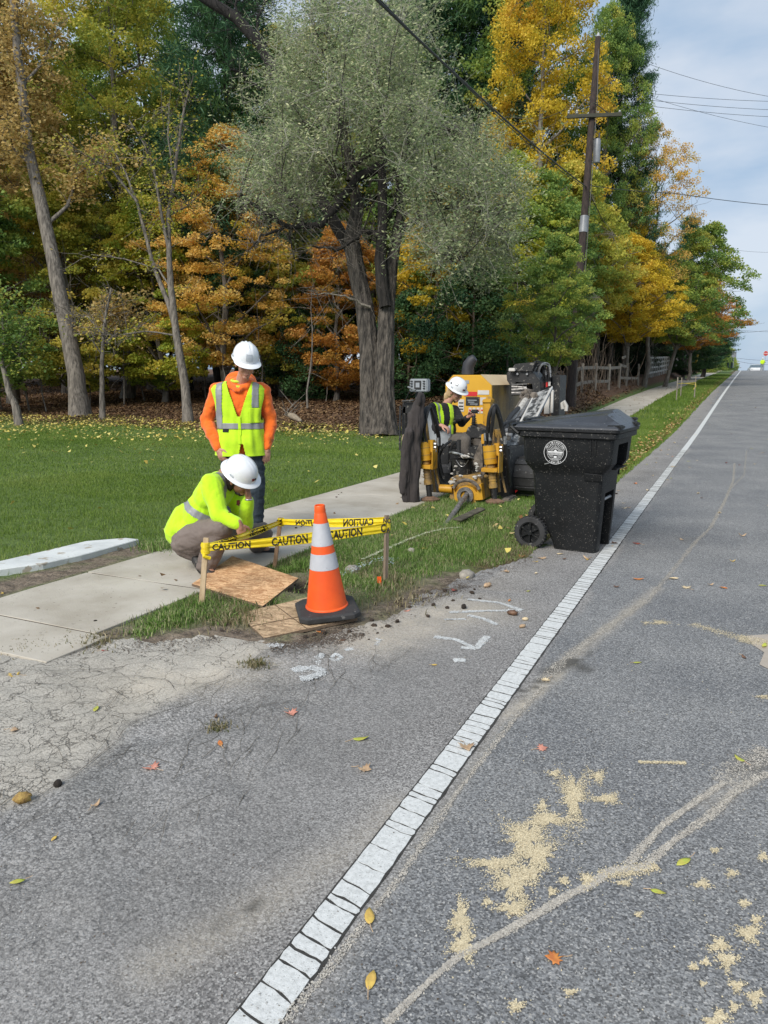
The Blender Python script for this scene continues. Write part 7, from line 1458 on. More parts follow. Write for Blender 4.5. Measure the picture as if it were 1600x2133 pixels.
# engine hood
hp = [(928, 905), (928, 800), (944, 781), (1001, 781), (1024, 803), (1026, 905)]
hood = poly('engine_hood', M_YC, hp, 10.9, .05, bev=.008)
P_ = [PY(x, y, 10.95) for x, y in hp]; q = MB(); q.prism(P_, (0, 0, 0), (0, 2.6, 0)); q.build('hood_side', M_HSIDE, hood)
q = MB(); e = .008; a, b, c, d = P_[2], P_[3], P_[4], P_[1]
q.add([a+Vector((0, 0, e)), b+Vector((0, 0, e)), b+Vector((0, 2.6, e)), a+Vector((0, 2.6, e)), c+Vector((e, 0, e*.6)), c+Vector((e, 2.6, e*.6)), d+Vector((-e, 0, e)), d+Vector((-e, 2.6, e))], [(0, 1, 2, 3), (1, 4, 5, 2), (6, 0, 3, 7)]); q.build('hood_roof', M_HOODTOP, hood)
# decals on the hood face
def decal(name, m, x0, x1, y0, y1, Y=10.893): q = MB(); a, b = PY(x0, y1, Y), PY(x1, y0, Y); q.box(((a.x+b.x)/2, Y+.003, (a.z+b.z)/2), (abs(b.x-a.x), .006, abs(b.z-a.z))); return q.build(name, m, hood)
decal('red_reflector', M_REDT, 967, 994, 816, 825); decal('white_reflector', M_PALE, 995, 1019, 813, 822); decal('label', M_PALE, 954, 967, 832, 857); decal('machine_plate', M_MB, 970, 999, 827, 845); decal('label', M_PALE, 1000, 1013, 828, 843); decal('catch', M_GRYB, 969, 977, 792, 799)
q = MB()
for k in range(4): x = 976+k*8.3; decal('label', M_PALE, x, x+6.5, 849, 861); decal('label_print', M_REDT, x+1.2, x+5, 853, 856, 10.888)
for x0, x1, y in ((974, 993, 833), (976, 988, 837), (979, 995, 841)): decal('plate_print', M_GRYB, x0, x1, y, y+1.4, 10.888)
for y in (838, 845, 851): decal('label_print', M_MB, 956, 965, y, y+2.2, 10.888)
q = MB(); pts = [PY(x, y, 11.6) for x, y in [(974, 786), (974, 772), (976, 760), (983, 750), (989, 745)]]; q.tube(pts, [.095, .095, .095, .085, .06], 16); q.build('exhaust_stack', mat('exhaust_black', (.035, .036, .045), (.02, .02, .025), rough=.6, scale=5), dm, smooth=True)
# yellow post and bracket in front of hood
poly('post', M_Y, [(1007, 902), (1005, 838), (1021, 836), (1024, 905)], 10.0, .12, bev=.004); poly('post_cap', M_Y, [(1004, 838), (1006, 832), (1012, 830), (1014, 826), (1018, 831), (1023, 832), (1022, 838)], 9.98, .16)
# frame / deck / tracks
for x0, s in ((-3.62, 1), (-2.50, 1)):
    q = MB(); c = Vector((x0+.14, 10.9, .26)); n = 24; L = 1.5; r = .24; pr_ = [(y_*1, z_) for y_, z_ in [(L/1+math.cos(t)*r, math.sin(t)*r) for t in np.linspace(-math.pi/2, math.pi/2, 9)]+[(-L+math.cos(t)*r, math.sin(t)*r) for t in np.linspace(math.pi/2, 3*math.pi/2, 9)]]
    q.prism([(c.x-.14, c.y+a, c.z+b) for a, b in pr_], (0, 0, 0), (.28, 0, 0)); tr_ = q.build('track', M_RUB, dm)
    for k in range(44):
        u = k/44*(4*L+2*math.pi*r)
        if u < 2*L: p = (-L+u, r); a = 0
        elif u < 2*L+math.pi*r: t_ = (u-2*L)/r; p = (L+math.sin(t_)*r, math.cos(t_)*r); a = -t_
        elif u < 4*L+math.pi*r: p = (L-(u-2*L-math.pi*r), -r); a = 0
        else: t_ = (u-4*L-math.pi*r)/r; p = (-L-math.sin(t_)*r, -math.cos(t_)*r); a = -t_
        if k < 44: q = MB(); q.box((c.x, c.y+p[0], c.z+p[1]), (.30, .045, .03), M=Matrix.Rotation(a, 3, 'X')); q.build('track_lug', M_RUB, tr_)
q = MB(); q.box((-2.95, 11.0, .52), (.85, 3.6, .22), bev=.02); q.box((-2.95, 9.6, .35), (.95, .25, .35), bev=.01); q.build('chassis', M_MB, dm)
# stake-down augers
def auger(x, yt, Y, tilt, side):
    z = lambda y: PY(x, y, Y)
    off = lambda y: x+tilt*(y-yt)
    cy = lambda name, m, y0, y1, r, par=None, r2=None: (lambda q: (q.tube([PY(off(y1), y1, Y), PY(off(y0), y0, Y)], [r2 or r, r], 20), q.build(name, m, par or dm, smooth=True, auto=30))[1])(MB())
    mo = cy('stakedown_motor', M_Y, yt, yt+38, .078); cy('motor_band', M_YD, yt+11, yt+12.5, .0795, mo); cy('motor_band', M_YD, yt+26, yt+27.5, .0795, mo)
    q = MB(); tp = PY(off(yt), yt, Y)
    for a in range(6): q.lathe([(.011, 0), (.011, .012)], tp+Vector((.055*math.cos(a*1.047), .055*math.sin(a*1.047), 0)), 6)
    q.build('bolts', M_FIT, mo, kind='stuff'); cy('motor_neck', M_YD, yt+38, yt+46, .052)
    c = PY(off(yt+50), yt+50, Y); q = MB(); q.box(c, (.20, .20, .05), bev=.006); q.box(c+Vector((side*.11, 0, .09)), (.012, .17, .24), bev=.003); q.box(c+Vector((0, .11, .15)), (.20, .02, .30)); q.build('bracket', M_Y, dm)
    cy('auger_sleeve', M_YD, yt+53, yt+88, .042); 
    for k in range(4): cy('sleeve_ring', M_YD, yt+60+k*6, yt+62+k*6, .047)
    cy('sleeve_collar', M_YD, yt+80, yt+88, .052); cy('auger_shaft', M_MB, yt+86, 1052, .034)
    q = MB(); f = PY(off(1048), 1048, Y); f.z = max(f.z, .05); q.lathe([(.0, -.03), (.115, -.03), (.12, -.01), (.06, .015), (.04, .02)], f, 14); q.build('foot_plate', M_RUST, dm, smooth=True, auto=30)
    q = MB(); a, b = PY(off(yt-55)+10*side, yt-60, Y+.16), PY(off(1025)+12*side, 1025, Y+.16); q.bar(a, b, .028, .035); q.build('guide_rail', M_YD, dm, bevel=.003); q = MB(); q.bar(a+Vector((side*.08, 0, -.45)), b+Vector((side*.08, 0, 0)), .022, .022); q.build('feed_rod', M_YD, dm)
    q = MB(); q.box(PY(off(yt+8)+16*side, yt+8, Y+.05), (.07, .09, .15), bev=.006); q.build('valve_block', M_Y, dm)
    for k in range(3): q = MB(); q.lathe([(.018, -.02), (.022, 0), (.018, .02)], PY(off(yt+8)+16*side+7, yt+4+k*7, Y+.04), 8, Matrix.Rotation(R(90), 3, 'Y')); q.build('hose_fitting', M_FIT, dm, smooth=True)
auger(882, 921, 8.45, .115, 1); auger(1019, 928, 8.62, .10, 1)
def hose(pts, r, m=M_HOSE, name='hose', n=8):
    P0 = [PY(x, y, Y) for x, y, Y in pts]; P1 = []
    for i in range(len(P0)-1):                             # smooth path
        p0, p1, p2, p3 = P0[max(i-1, 0)], P0[i], P0[i+1], P0[min(i+2, len(P0)-1)]
        for k in range(6): s = k/6; P1.append(.5*((2*p1)+(p2-p0)*s+(2*p0-5*p1+4*p2-p3)*s*s+(3*p1-p0-3*p2+p3)*s**3))
    P1.append(P0[-1]); q = MB(); q.tube(P1, r, n); q.build(name, m, dm, smooth=True)
for d in (0, 7, 13): hose([(876+d, 922, 8.42), (873+d*.9, 895, 8.40), (880+d*.8, 862, 8.42), (893+d*.3, 848, 8.5), (905, 868+d*.6, 8.6), (914-d*.2, 905, 8.7), (915, 930, 8.8)], .017 if d else .02)
hose([(880, 918, 8.44), (876, 890, 8.42), (886, 862, 8.44), (890, 850, 8.5)], .010, M_YD)
for d in (0, 8): hose([(1012+d, 926, 8.58), (1016+d, 895, 8.55), (1020+d, 862, 8.52), (1031, 844+d*.5, 8.55), (1040, 862+d, 8.62), (1048-d*.3, 895, 8.68), (1053, 925, 8.7)], .024)
for x, y in ((1011, 908), (1021, 908), (1052, 915), (912, 918)): cylv('hose_end', M_FIT, x, y-6, y+10, 8.56, .02)
hose([(1052, 920, 8.7), (1057, 960, 8.75), (1062, 1010, 8.9)], .024); hose([(915, 925, 8.8), (908, 960, 8.9), (912, 1000, 9.0), (930, 1020, 9.0)], .02); hose([(925, 925, 8.85), (914, 955, 8.85), (918, 995, 8.9), (934, 1012, 8.9)], .022); hose([(940, 918, 8.9), (925, 930, 8.8), (915, 950, 8.8), (922, 990, 8.8)], .018); hose([(1045, 900, 9.2), (1070, 895, 9.4), (1085, 905, 9.6)], .03, M_STL); hose([(1046, 885, 9.3), (1066, 878, 9.5), (1080, 880, 9.6)], .026)
# vice, bucket and rod at the front
poly('vice_body', M_YD, [(936, 1008), (938, 996), (950, 990), (985, 990), (1001, 998), (1003, 1012), (1005, 1042), (937, 1042)], 8.62, .35, bev=.008)
vb = poly('vice_jaw', M_Y, [(936, 1012), (944, 1012), (947, 1040), (954, 1052), (966, 1054), (968, 1022), (980, 1022), (984, 1053), (992, 1052), (990, 1042), (1006, 1041), (1002, 1008), (999, 1008), (993, 1026), (985, 1016), (972, 1011), (958, 1014), (948, 1026), (944, 1009)], 8.52, .10)
q = MB(); c = PY(970, 1032, 8.52); q.lathe([(.06, -.03), (.105, -.03), (.105, .03), (.06, .03), (.06, -.03)], c, 24, Matrix.Rotation(R(90), 3, 'X')); q.build('rod_guide', M_STL, dm, smooth=True, auto=30)
q = MB(); c2_ = PY(972, 1022, 8.50); q.tube([c2_+Vector((.17*math.cos(a), -.01, .15*math.sin(a)-.02)) for a in np.linspace(.3, 2.85, 12)], .022, 8); q.build('wrench_arc', M_MUD, dm, smooth=True)
cylv('vice_cylinder', M_Y, 0, 0, 1, 8.6, .05) if False else None
q = MB(); q.tube([PY(917, 1017, 8.62), PY(944, 1019, 8.62)], .052, 16); q.build('vice_cylinder', M_Y, dm, smooth=True, auto=30)
r0, r1 = PY(972, 1030, 8.5), G(914, 1106); r1.z = -.04; q = MB(); q.tube([r0+(r0-r1).normalized()*.3, r1], .030, 16); q.build('drill_rod', M_STL, dm, smooth=True, auto=40)
bk_ = cylv('grease_bucket', M_MB, 963, 956, 992, 8.75, .115, .13, 24); q = MB(); Mt = Matrix.Rotation(R(12), 3, 'Y') @ Matrix.Rotation(R(-14), 3, 'X'); q.lathe([(.0, .012), (.15, .012), (.165, .0), (.16, -.012), (.0, -.012)], PY(962, 949, 8.72), 26, Mt); q.build('bucket_lid', mat('smeared_lid', (.34, .36, .36), (.05, .05, .05), rough=.35, scale=12, thresh=(.42, .56), bump=.004), bk_, smooth=True, auto=30)
q = MB(); q.tube([PY(950+26*u, 958+14*math.sin(math.pi*u), 8.61) for u in np.linspace(0, 1, 10)], .004, 6); q.build('bucket_handle', M_FIT, bk_, smooth=True); box2('lever', M_MB, 951, 958, 916, 950, 8.7, .05); box2('lever_bracket', M_MB, 938, 950, 920, 936, 8.85, .15); hose([(935, 945, 8.8), (942, 930, 8.8), (950, 922, 8.75)], .014)
q = MB()
rr = random.Random(4)
for k in range(26): x, y = rr.choice([(rr.uniform(935, 1000), rr.uniform(990, 996)), (rr.uniform(940, 950), rr.uniform(955, 990)), (rr.uniform(985, 1000), rr.uniform(955, 1002)), (rr.uniform(965, 978), rr.uniform(944, 952)), (rr.uniform(936, 950), rr.uniform(996, 1008))]); s = rr.uniform(.008, .024); q.blob(PY(x, y, rr.uniform(8.5, 8.6)), (s*1.5, s, s), 8, jit=.3, seed=k)
q.build('clay_splashes', M_CLAY, dm, kind='stuff', smooth=True)
poly('side_plate', M_MUD, [(986, 955), (1001, 918), (1004, 922), (1006, 990), (990, 1000), (984, 985)], 8.95, .06); poly('splash_plate', M_MUD, [(992, 1004), (1010, 968), (1014, 975), (1000, 1008)], 8.7, .03); box2('front_frame', M_MB, 897, 1062, 1000, 1046, 9.15, .3); box2('side_frame', M_MB, 1043, 1062, 935, 1044, 8.95, .8); box2('inner_frame', M_MB, 905, 935, 930, 1005, 9.2, .5); box2('track_guard', M_MUD, 1042, 1062, 1040, 1056, 8.75, .4, .02)
# seat, side shields and console
poly('side_shield', M_GRYB, [(886, 935), (889, 862), (893, 850), (905, 905), (938, 885), (940, 936), (930, 945)], 9.35, .03); box2('seat', M_MB, 900, 945, 905, 925, 10.2, .5, .03); box2('seat_back', M_MB, 893, 925, 850, 915, 10.6, .10, .03); box2('foot_well', M_MB, 935, 1002, 930, 1005, 9.3, .5)
poly('console', M_MB, [(970, 902), (975, 890), (985, 885), (1006, 896), (1006, 912), (975, 912)], 9.45, .35, bev=.004); jo = cylv('joystick', M_HOSE, 987, 866, 894, 9.5, .028, .022); q = MB()
for k in range(6): q.lathe([(.05-.005*k, -.006), (.06-.006*k, 0), (.05-.005*k, .006)], PY(988, 890-k*3.6, 9.5), 16)
q.build('bellows', M_HOSE, jo, smooth=True); q = MB(); q.box(PY(989, 857, 9.5), (.10, .09, .05), bev=.015); q.build('grip', M_MB, jo, smooth=True); q = MB(); q.box(PY(955, 871, 9.55), (.11, .10, .07), rz=.4, bev=.02); q.tube([PY(950, 878, 9.6), PY(938, 886, 9.7)], .03, 10); q.build('control_grip', M_MB, dm, smooth=True)
# left mast with remote display and rack
q = MB(); q.tube([PY(866, 1000, 9.1), PY(868, 830, 9.1), PY(870, 815, 9.1)], .022, 8); q.build('mast', M_MB, dm, smooth=True); dsp = box2('display_box', M_GRYB, 853, 890, 789, 816, 9.0, .12, .012); 
for (x0, x1, y0, y1, m, nm) in ((863, 877, 793, 811, M_MB, 'screen'), (866, 874, 797, 807, M_GRYB, 'screen_glass')): q = MB(); Yd = 8.993 if nm == 'screen' else 8.988; a, b = PY(x0, y1, Yd), PY(x1, y0, Yd); q.box(((a.x+b.x)/2, Yd, (a.z+b.z)/2), (b.x-a.x, .006, b.z-a.z)); q.build(nm, m, dsp)
for y in (794, 799, 804, 809):
    for x in (857, 883): q = MB(); c = PY(x, y, 8.99); q.box(c, (.03, .012, .012)); q.build('button', M_MB, dsp)
q = MB(); q.tube([PY(850, 806, 8.96), PY(866, 813, 8.9)], .012, 6); q.build('grab_handle', M_FIT, dsp); box2('rack_panel', M_MB, 838, 862, 838, 862, 9.1, .12, .01); box2('rack_panel', M_MB, 836, 846, 846, 935, 9.1, .10, .01); box2('rack_panel', M_GRYB, 846, 852, 862, 900, 9.15, .06, .01); box2('rack_panel', M_MB, 852, 864, 862, 930, 9.1, .10, .01); q = MB(); q.tube([PY(834, 845, 9.05), PY(833, 900, 9.0), PY(833, 936, 9.0), PY(840, 942, 9.0), PY(862, 938, 9.0)], .014, 8); q.tube([PY(838, 836, 9.05), PY(862, 834, 9.05)], .014, 8); q.build('rack_tube', M_MB, dm, smooth=True); q = MB(); q.blob(PY(844, 915, 8.95), (.05, .04, .07), 10, jit=.1); q.build('glove', mat('leather_glove', (.36, .28, .18), (.22, .17, .11), rough=.9, scale=20), dm, smooth=True)
q = MB(); q.tube([PY(854, 812, 9.1), PY(843, 838, 9.1), PY(828, 893, 9.1), PY(832, 905, 9.1)], .005, 5); q.build('cable', M_HOSE, dm)
# rear rod loader, rack and panels
ld = poly('rod_loader', M_MB, [(1056, 792), (1055, 779), (1060, 772), (1108, 772), (1126, 796), (1126, 826), (1112, 828), (1108, 800), (1074, 796), (1072, 806), (1066, 824), (1062, 802)], 11.6, .5, bev=.006); poly('loader_top', M_MB, [(1062, 773), (1074, 758), (1115, 754), (1108, 773)], 11.55, .4); q = MB(); q.box(PY(1067, 770, 11.5), (.10, .06, .05), bev=.008); q.build('lamp', M_PALE, ld)
for x in (1078, 1098): q = MB(); q.lathe([(.018, -.01), (.018, .01)], PY(x, 779, 11.57), 10, Matrix.Rotation(R(90), 3, 'X')); q.build('bolt', M_FIT, ld)
box2('loader_inner_box', M_MUD, 1074, 1106, 800, 822, 11.8, .3)  # mud coloured box set inside the loader opening
for k in range(7): y = 802+3.2*k; q = MB(); q.tube([PY(1066, y, 11.58), PY(1100-rr.uniform(0, 14), y+rr.uniform(-3, 3), 11.6)], .02, 8); q.build('coupling', M_STL if k % 2 else M_MB, ld, smooth=True)
for k in range(9): x = 1110+rr.uniform(-5, 12); hose([(x, 775+rr.uniform(-6, 6), 11.7), (x+8, 757+rr.uniform(-4, 6), 11.7), (x+22, 762+rr.uniform(-6, 8), 11.8), (x+26, 782+rr.uniform(-6, 8), 11.8)], .011, M_HOSE if k % 3 else M_FIT, 'hose', 6)
box2('rear_box', M_MB, 1125, 1146, 784, 850, 11.9, .8, .01); box2('rear_panel', M_MB, 1147, 1167, 781, 866, 12.0, .5, .01); box2('red_reflector', M_REDT, 1137, 1141, 796, 806, 11.88, .01, 0); box2('white_reflector', M_PALE, 1142, 1147, 795, 804, 11.88, .01, 0); box2('pale_panel', M_PALE, 1133, 1145, 812, 862, 11.6, .05, .004); box2('pale_panel', M_PALE, 1146, 1153, 812, 860, 11.65, .05, .004); q = MB(); q.tube([PY(1172, 852, 12), PY(1171, 840, 12), PY(1175, 836, 12), PY(1180, 846, 12), PY(1179, 856, 12)], .03, 8); q.build('coiled_hose', M_PALE, dm, smooth=True)
def quad(name, m, pts, th=.03, par=None): q = MB(); P_ = [PY(*p) for p in pts]; nn = (P_[1]-P_[0]).cross(P_[2]-P_[0]).normalized()*th; q.prism(P_, (0, 0, 0), tuple(nn)); return q.build(name, m, par or dm, bevel=.003)
M_SMR = mat('smeared_plastic', (.36, .36, .35), (.035, .036, .038), rough=.4, scale=9, thresh=(.46, .56), bump=.006, bscale=18, detail=7, stretch=(1.6, .5, 1))
quad('rack_plate', M_SMR, [(1083, 880, 9.6), (1112, 820, 11.2), (1151, 806, 11.3), (1120, 868, 9.8)]); quad('rack_edge', M_PALE, [(1081, 880, 9.58), (1113, 818, 11.2), (1116, 817, 11.2), (1085, 880, 9.58)], .05); quad('rack_edge', M_PALE, [(1116, 868, 9.75), (1150, 804, 11.25), (1152, 806, 11.25), (1119, 870, 9.75)], .05)
for d, r_, m in ((0, .05, M_CLAY), (9, .035, M_STL), (-8, .03, M_MUD)): q = MB(); q.tube([PY(1050+d, 912, 9.2), PY(1062+d, 885, 9.6), PY(1097+d, 832, 11.0)], r_, 12); q.build('drill_rack_tube', m, dm, smooth=True)
q = MB()
for k in range(14): s = rr.uniform(.03, .07); q.blob(PY(rr.uniform(1086, 1112), rr.uniform(818, 834), rr.uniform(10.9, 11.2)), (s, s, s), 8, jit=.3, seed=k+50)
q.build('caked_mud', M_MUD, dm, kind='stuff'); 
quad('tread_plate', M_DECK, [(1054, 934, 9.0), (1081, 925, 9.6), (1088, 962, 9.6), (1086, 1000, 9.5), (1064, 1034, 9.1)], .04); 
for k in range(9): quad('plate_ridge', M_GRYB, [(1056+k*.6, 944+k*9, 8.98), (1083, 932+k*8, 9.55), (1083, 933.6+k*8, 9.55), (1056+k*.6, 945.6+k*9, 8.98)], .012)
quad('rack_plate', M_SMR, [(1052, 930, 9.1), (1066, 895, 9.4), (1086, 900, 9.5), (1080, 926, 9.5)]); box2('lower_frame', M_MB, 1064, 1100, 985, 1040, 9.4, 1.2); quad('red_reflector', M_REDT, [(1073, 1018, 9.2), (1080, 1005, 9.2), (1080, 1020, 9.2), (1073, 1028, 9.2)], .01); quad('black_side', M_MB, [(1081, 960, 9.3), (1100, 965, 9.3), (1101, 1030, 9.3), (1080, 1035, 9.3)], .05)
for pts in ([(1052, 895, 9.3), (1062, 868, 9.6), (1080, 850, 10.2)], [(1058, 900, 9.3), (1075, 875, 9.8), (1090, 870, 10)], [(1046, 905, 9.2), (1055, 880, 9.5), (1070, 862, 10)]): hose(pts, .03, M_HOSE)
q = MB(); q.tube([PY(1038, 990, 8.7), PY(1038, 905, 8.7)], .018, 8); q.build('guide_tube', M_YD, dm, smooth=True); box2('valve_bank', M_YD, 1028, 1046, 895, 912, 8.8, .15); box2('yellow_bracket', M_Y, 1002, 1012, 905, 925, 8.9, .12)
# ================================================================= brown jacket hung over the mast
def jacket():
    t = root('hung_jacket', 'dark brown hooded work jacket hanging from the left mast of the machine', 'jacket', tuple(PY(865, 1050, 8.25))); fb = FB(); W = lambda x, y, Y=8.3: PY(x, y, Y)
    fb.chain([W(874, 824), W(869, 850), W(862, 885)], [.03, .055, .08]); fb.chain([W(862, 870), W(855, 930), W(850, 1000), W(852, 1040)], [.075, .10, .105, .085]); fb.chain([W(878, 842), W(868, 930), W(864, 1000), W(864, 1050)], [.03, .055, .06, .05]); fb.chain([W(852, 900, 8.2), W(842, 980, 8.2), W(839, 1025, 8.2)], [.05, .05, .035]); fb.ell(W(876, 832), (.055, .07, .08))
    fb.fuse('cloth', mat('brown_canvas', (.052, .044, .042), (.030, .026, .026), rough=.95, scale=5, bump=.002, bscale=80), t, .009, 3, .03, 7, 2, (2.6, 2.6, .5))
jacket()
# ================================================================= utility pole, wires, fences, far end of the road
M_POLE = mat('pole_wood', (.055, .038, .032), (.022, .016, .014), rough=.9, scale=3, bump=.01, stretch=(8, 8, .6), bscale=10)
M_POLEL = mat('pole_grey', (.22, .19, .16), (.12, .10, .085), rough=.9, scale=3, bump=.01, stretch=(8, 8, .6), bscale=10)
M_WIRE = mat('wire', (.03, .03, .032), (.02, .02, .02), rough=.5)
M_PORC = mat('porcelain', (.45, .46, .46), (.35, .35, .35), rough=.2); M_TANK = mat('transformer_grey', (.24, .255, .27), (.17, .18, .2), rough=.4, scale=3)
pb = A(1188, 822, 27); pt = A(1246, 78, 27); pb.z = gzf(pb.x, pb.y)-.1
pole = root('utility_pole', 'tall brown leaning utility pole with a grey band and crossarm, beside the sidewalk', 'utility pole', tuple(pb))
def PZ(y): return pb.lerp(pt, (822-y)/(822-78.))
q = MB(); q.tube([PZ(y) for y in (822, 700, 550, 380, 200, 78)], [.165, .155, .145, .13, .115, .10], 16); q.build('shaft', M_POLE, pole, smooth=True)
q = MB(); q.tube([PZ(470), PZ(437)], [.155, .153], 16, caps=False); q.build('metal_band', M_TANK, pole, smooth=True)
ri = Vector((math.cos(_t), math.sin(_t), 0)); q = MB(); c = PZ(239); bk = Vector((math.sin(_t), -math.cos(_t), 0))*.18
q.bar(c-ri*.95+bk+Vector((0, 0, -.02)), c+ri*1.02+bk+Vector((0, 0, .06)), .10, .12); q.bar(c-ri*.7+bk, c+Vector((0, 0, .45))+bk, .04, .02); q.bar(c+ri*.7+bk, c+Vector((0, 0, .45))+bk, .04, .02); q.build('crossarm', mat('crossarm_wood', (.07, .07, .05), (.04, .04, .03), rough=.9, scale=4, stretch=(1, 1, 4)), pole)
q = MB()
for u in (-.9, -.6, .95): q.lathe([(.02, 0), (.05, .03), (.03, .06), (.05, .09), (.02, .14)], c+ri*u+bk+Vector((0, 0, .06)), 8)
q.build('insulator', M_PORC, pole, smooth=True)
tc_ = PZ(300)+ri*.28; q = MB(); q.lathe([(.10, -.5), (.115, -.46), (.115, .25), (.09, .32)], tc_, 16); q.build('transformer', M_TANK, pole, smooth=True); q = MB(); q.box(tc_-ri*.2+Vector((0, 0, .1)), (.12, .08, .35)); q.lathe([(.03, 0), (.03, .2)], tc_+Vector((.05, 0, .32)), 6); q.build('bracket', M_WIRE, pole)
q = MB(); q.tube([PZ(820)+ri*.2, PZ(742)+ri*.2], .015, 6); q.build('ground_conduit', M_POLEL, pole); q = MB(); q.tube([PZ(560)+ri*.14+bk, PZ(200)+ri*.10+bk, PZ(82)+bk*.4], .012, 5); q.build('down_lead', M_WIRE, pole); q = MB(); q.lathe([(.04, 0), (.07, .06), (.05, .14), (.02, .2)], PZ(80), 8); q.build('pole_cap', M_PORC, pole)
def wire(label, pts, r_=.012, sag=0, name='wire', ends=None):
    q = MB(); P_ = []
    for a, b in zip(pts, pts[1:]):
        for i in range(12): t = i/12; P_.append(Vector(a).lerp(Vector(b), t)-Vector((0, 0, sag*4*t*(1-t))))
    P_.append(Vector(pts[-1])); q.tube(P_, r_, 5); o = q.build(name, M_WIRE, None); tag(o, label, 'wire')
att = PZ(378)
wire('thick black cable running from the top of the picture down to the pole', [A(770, -15, 10.5), att], .022, .12, 'cable')
wire('twin cable just under the thick one, clipped to it', [A(778, -15, 10.6), att+Vector((0, 0, -.06))], .010, .20, 'cable')
wire('black cable sagging from the pole down to the far trees', [att, A(1325, 545, 52)], .022, .5, 'cable')
wire('wire from the pole across the sky to the right edge', [PZ(374), A(1400, 402, 30), A(1640, 430, 36)], .014, .05)
for i, (y0, y1, lab) in enumerate([(190, 210, 'topmost of the three level wires crossing the upper sky'), (203, 228, 'middle of the three level wires crossing the upper sky'), (215, 243, 'lowest of the three level wires crossing the upper sky')]):
    wire(lab, [A(1308, y0, 40), A(1640, y1+2, 44)], .011, .1)
wire('thin wire sloping down across the top right of the sky', [A(1290, 110, 40), A(1660, 210, 42)], .010, .3); wire('thin wire sloping steeply through the three level wires', [A(1315, 190, 40), A(1660, 275, 44)], .009, .2)
wire('short faint wire at mid height right of the overhanging maple', [A(1500, 516, 80), A(1640, 525, 82)], .012, .2); wire('low wire over the end of the road', [A(1500, 683, 120), A(1660, 690, 120)], .02, .3); wire('lowest faint wire above the crest', [A(1535, 746, 190), A(1640, 750, 190)], .03, .3); wire('second faint wire above the crest', [A(1535, 752, 190), A(1640, 757, 190)], .03, .6)
wire('slack service wire left of the pole', [PZ(185), A(1060, 262, 27)], .010, .25); wire('guy wire slanting from the pole top', [PZ(90), A(1215, 0, 27)], .008, 0); wire('guy wire right of the crossarm', [A(1297, 215, 28), A(1312, 262, 28)], .006, 0)
# rail fence
M_RAIL = mat('weathered_rail', (.26, .23, .19), (.15, .13, .11), rough=.95, scale=3, stretch=(3, 3, 1), bump=.01)
M_WRAIL = mat('pale_board', (.44, .42, .39), (.30, .29, .27), rough=.9, scale=3)
fp = [A(1197, 808, 29), A(1212, 805, 30.5), A(1240, 798, 32.5), A(1268, 793, 34.5), A(1290, 788, 37), A(1305, 785, 39), A(1330, 780, 42)]
for p in fp: p.z = gzf(p.x, p.y)
f1 = root('rail_fence', 'old weathered two rail fence behind the utility pole', 'fence', tuple(fp[0])); h = [1.25]*7
for k, p in enumerate(fp): q = MB(); q.box(p+Vector((0, 0, .55)), (.11, .11, 1.25), rz=.3*k, bev=.01); q.build('fence_post', M_RAIL, f1)
for k, (a, b) in enumerate(zip(fp, fp[1:])):
    for j, zz in enumerate((.38, .98)):
        if (k, j) in ((3, 0), (5, 1)): continue
        q = MB(); q.bar(a+Vector((0, 0, zz+(.1 if k == 4 else 0))), b+Vector((0, 0, zz)), .05, .13); q.build('rail', M_RAIL, f1)
q = MB(); q.bar(fp[4]+Vector((.1, 0, 1.45)), fp[5]+Vector((-.1, 0, 1.5)), .05, .12); q.build('rail', M_RAIL, f1, label='loose rail left hanging higher than the others')
wp = [A(x, y, z) for x, y, z in [(1346, 775, 46), (1360, 771, 49), (1374, 768, 53), (1388, 764, 58), (1402, 760, 63), (1413, 757, 68)]]
for p in wp: p.z = gzf(p.x, p.y)+.25
f2 = root('board_fence', 'pale four board fence with close posts further up the bank', 'fence', tuple(wp[0]))
for a, b in zip(wp, wp[1:]):
    for u in (0, .33, .66): p = a.lerp(b, u); q = MB(); q.box(p+Vector((0, 0, .6)), (.10, .10, 1.3)); q.build('fence_post', M_WRAIL, f2)
    for zz in (.25, .58, .9, 1.2): q = MB(); q.bar(a+Vector((0, 0, zz)), b+Vector((0, 0, zz)), .03, .12); q.build('board', M_WRAIL, f2)
# brush tangled in the old fence
br2 = np.random.default_rng(44); paths = []
for _ in range(130):
    t = br2.random()*.8+.05; p = np.array(A(1195+130*t, 812-28*t, 29+13*t)); p[2] = gzf(p[0], p[1]); p += np.array([br2.normal(-.4, .5), br2.normal(0, .5), 0]); e = p+np.array([br2.normal(0, .5), br2.normal(0, .5), br2.uniform(.8, 2.4)]); paths.append((curve(p, e, 5, .1, .25, br2), np.linspace(.018, .006, 5)))
V, F = tubes_np(paths, 3); o = link('tangled_brush', np_mesh('tangled_brush', V, F), M_BARKB, None, kind='stuff')
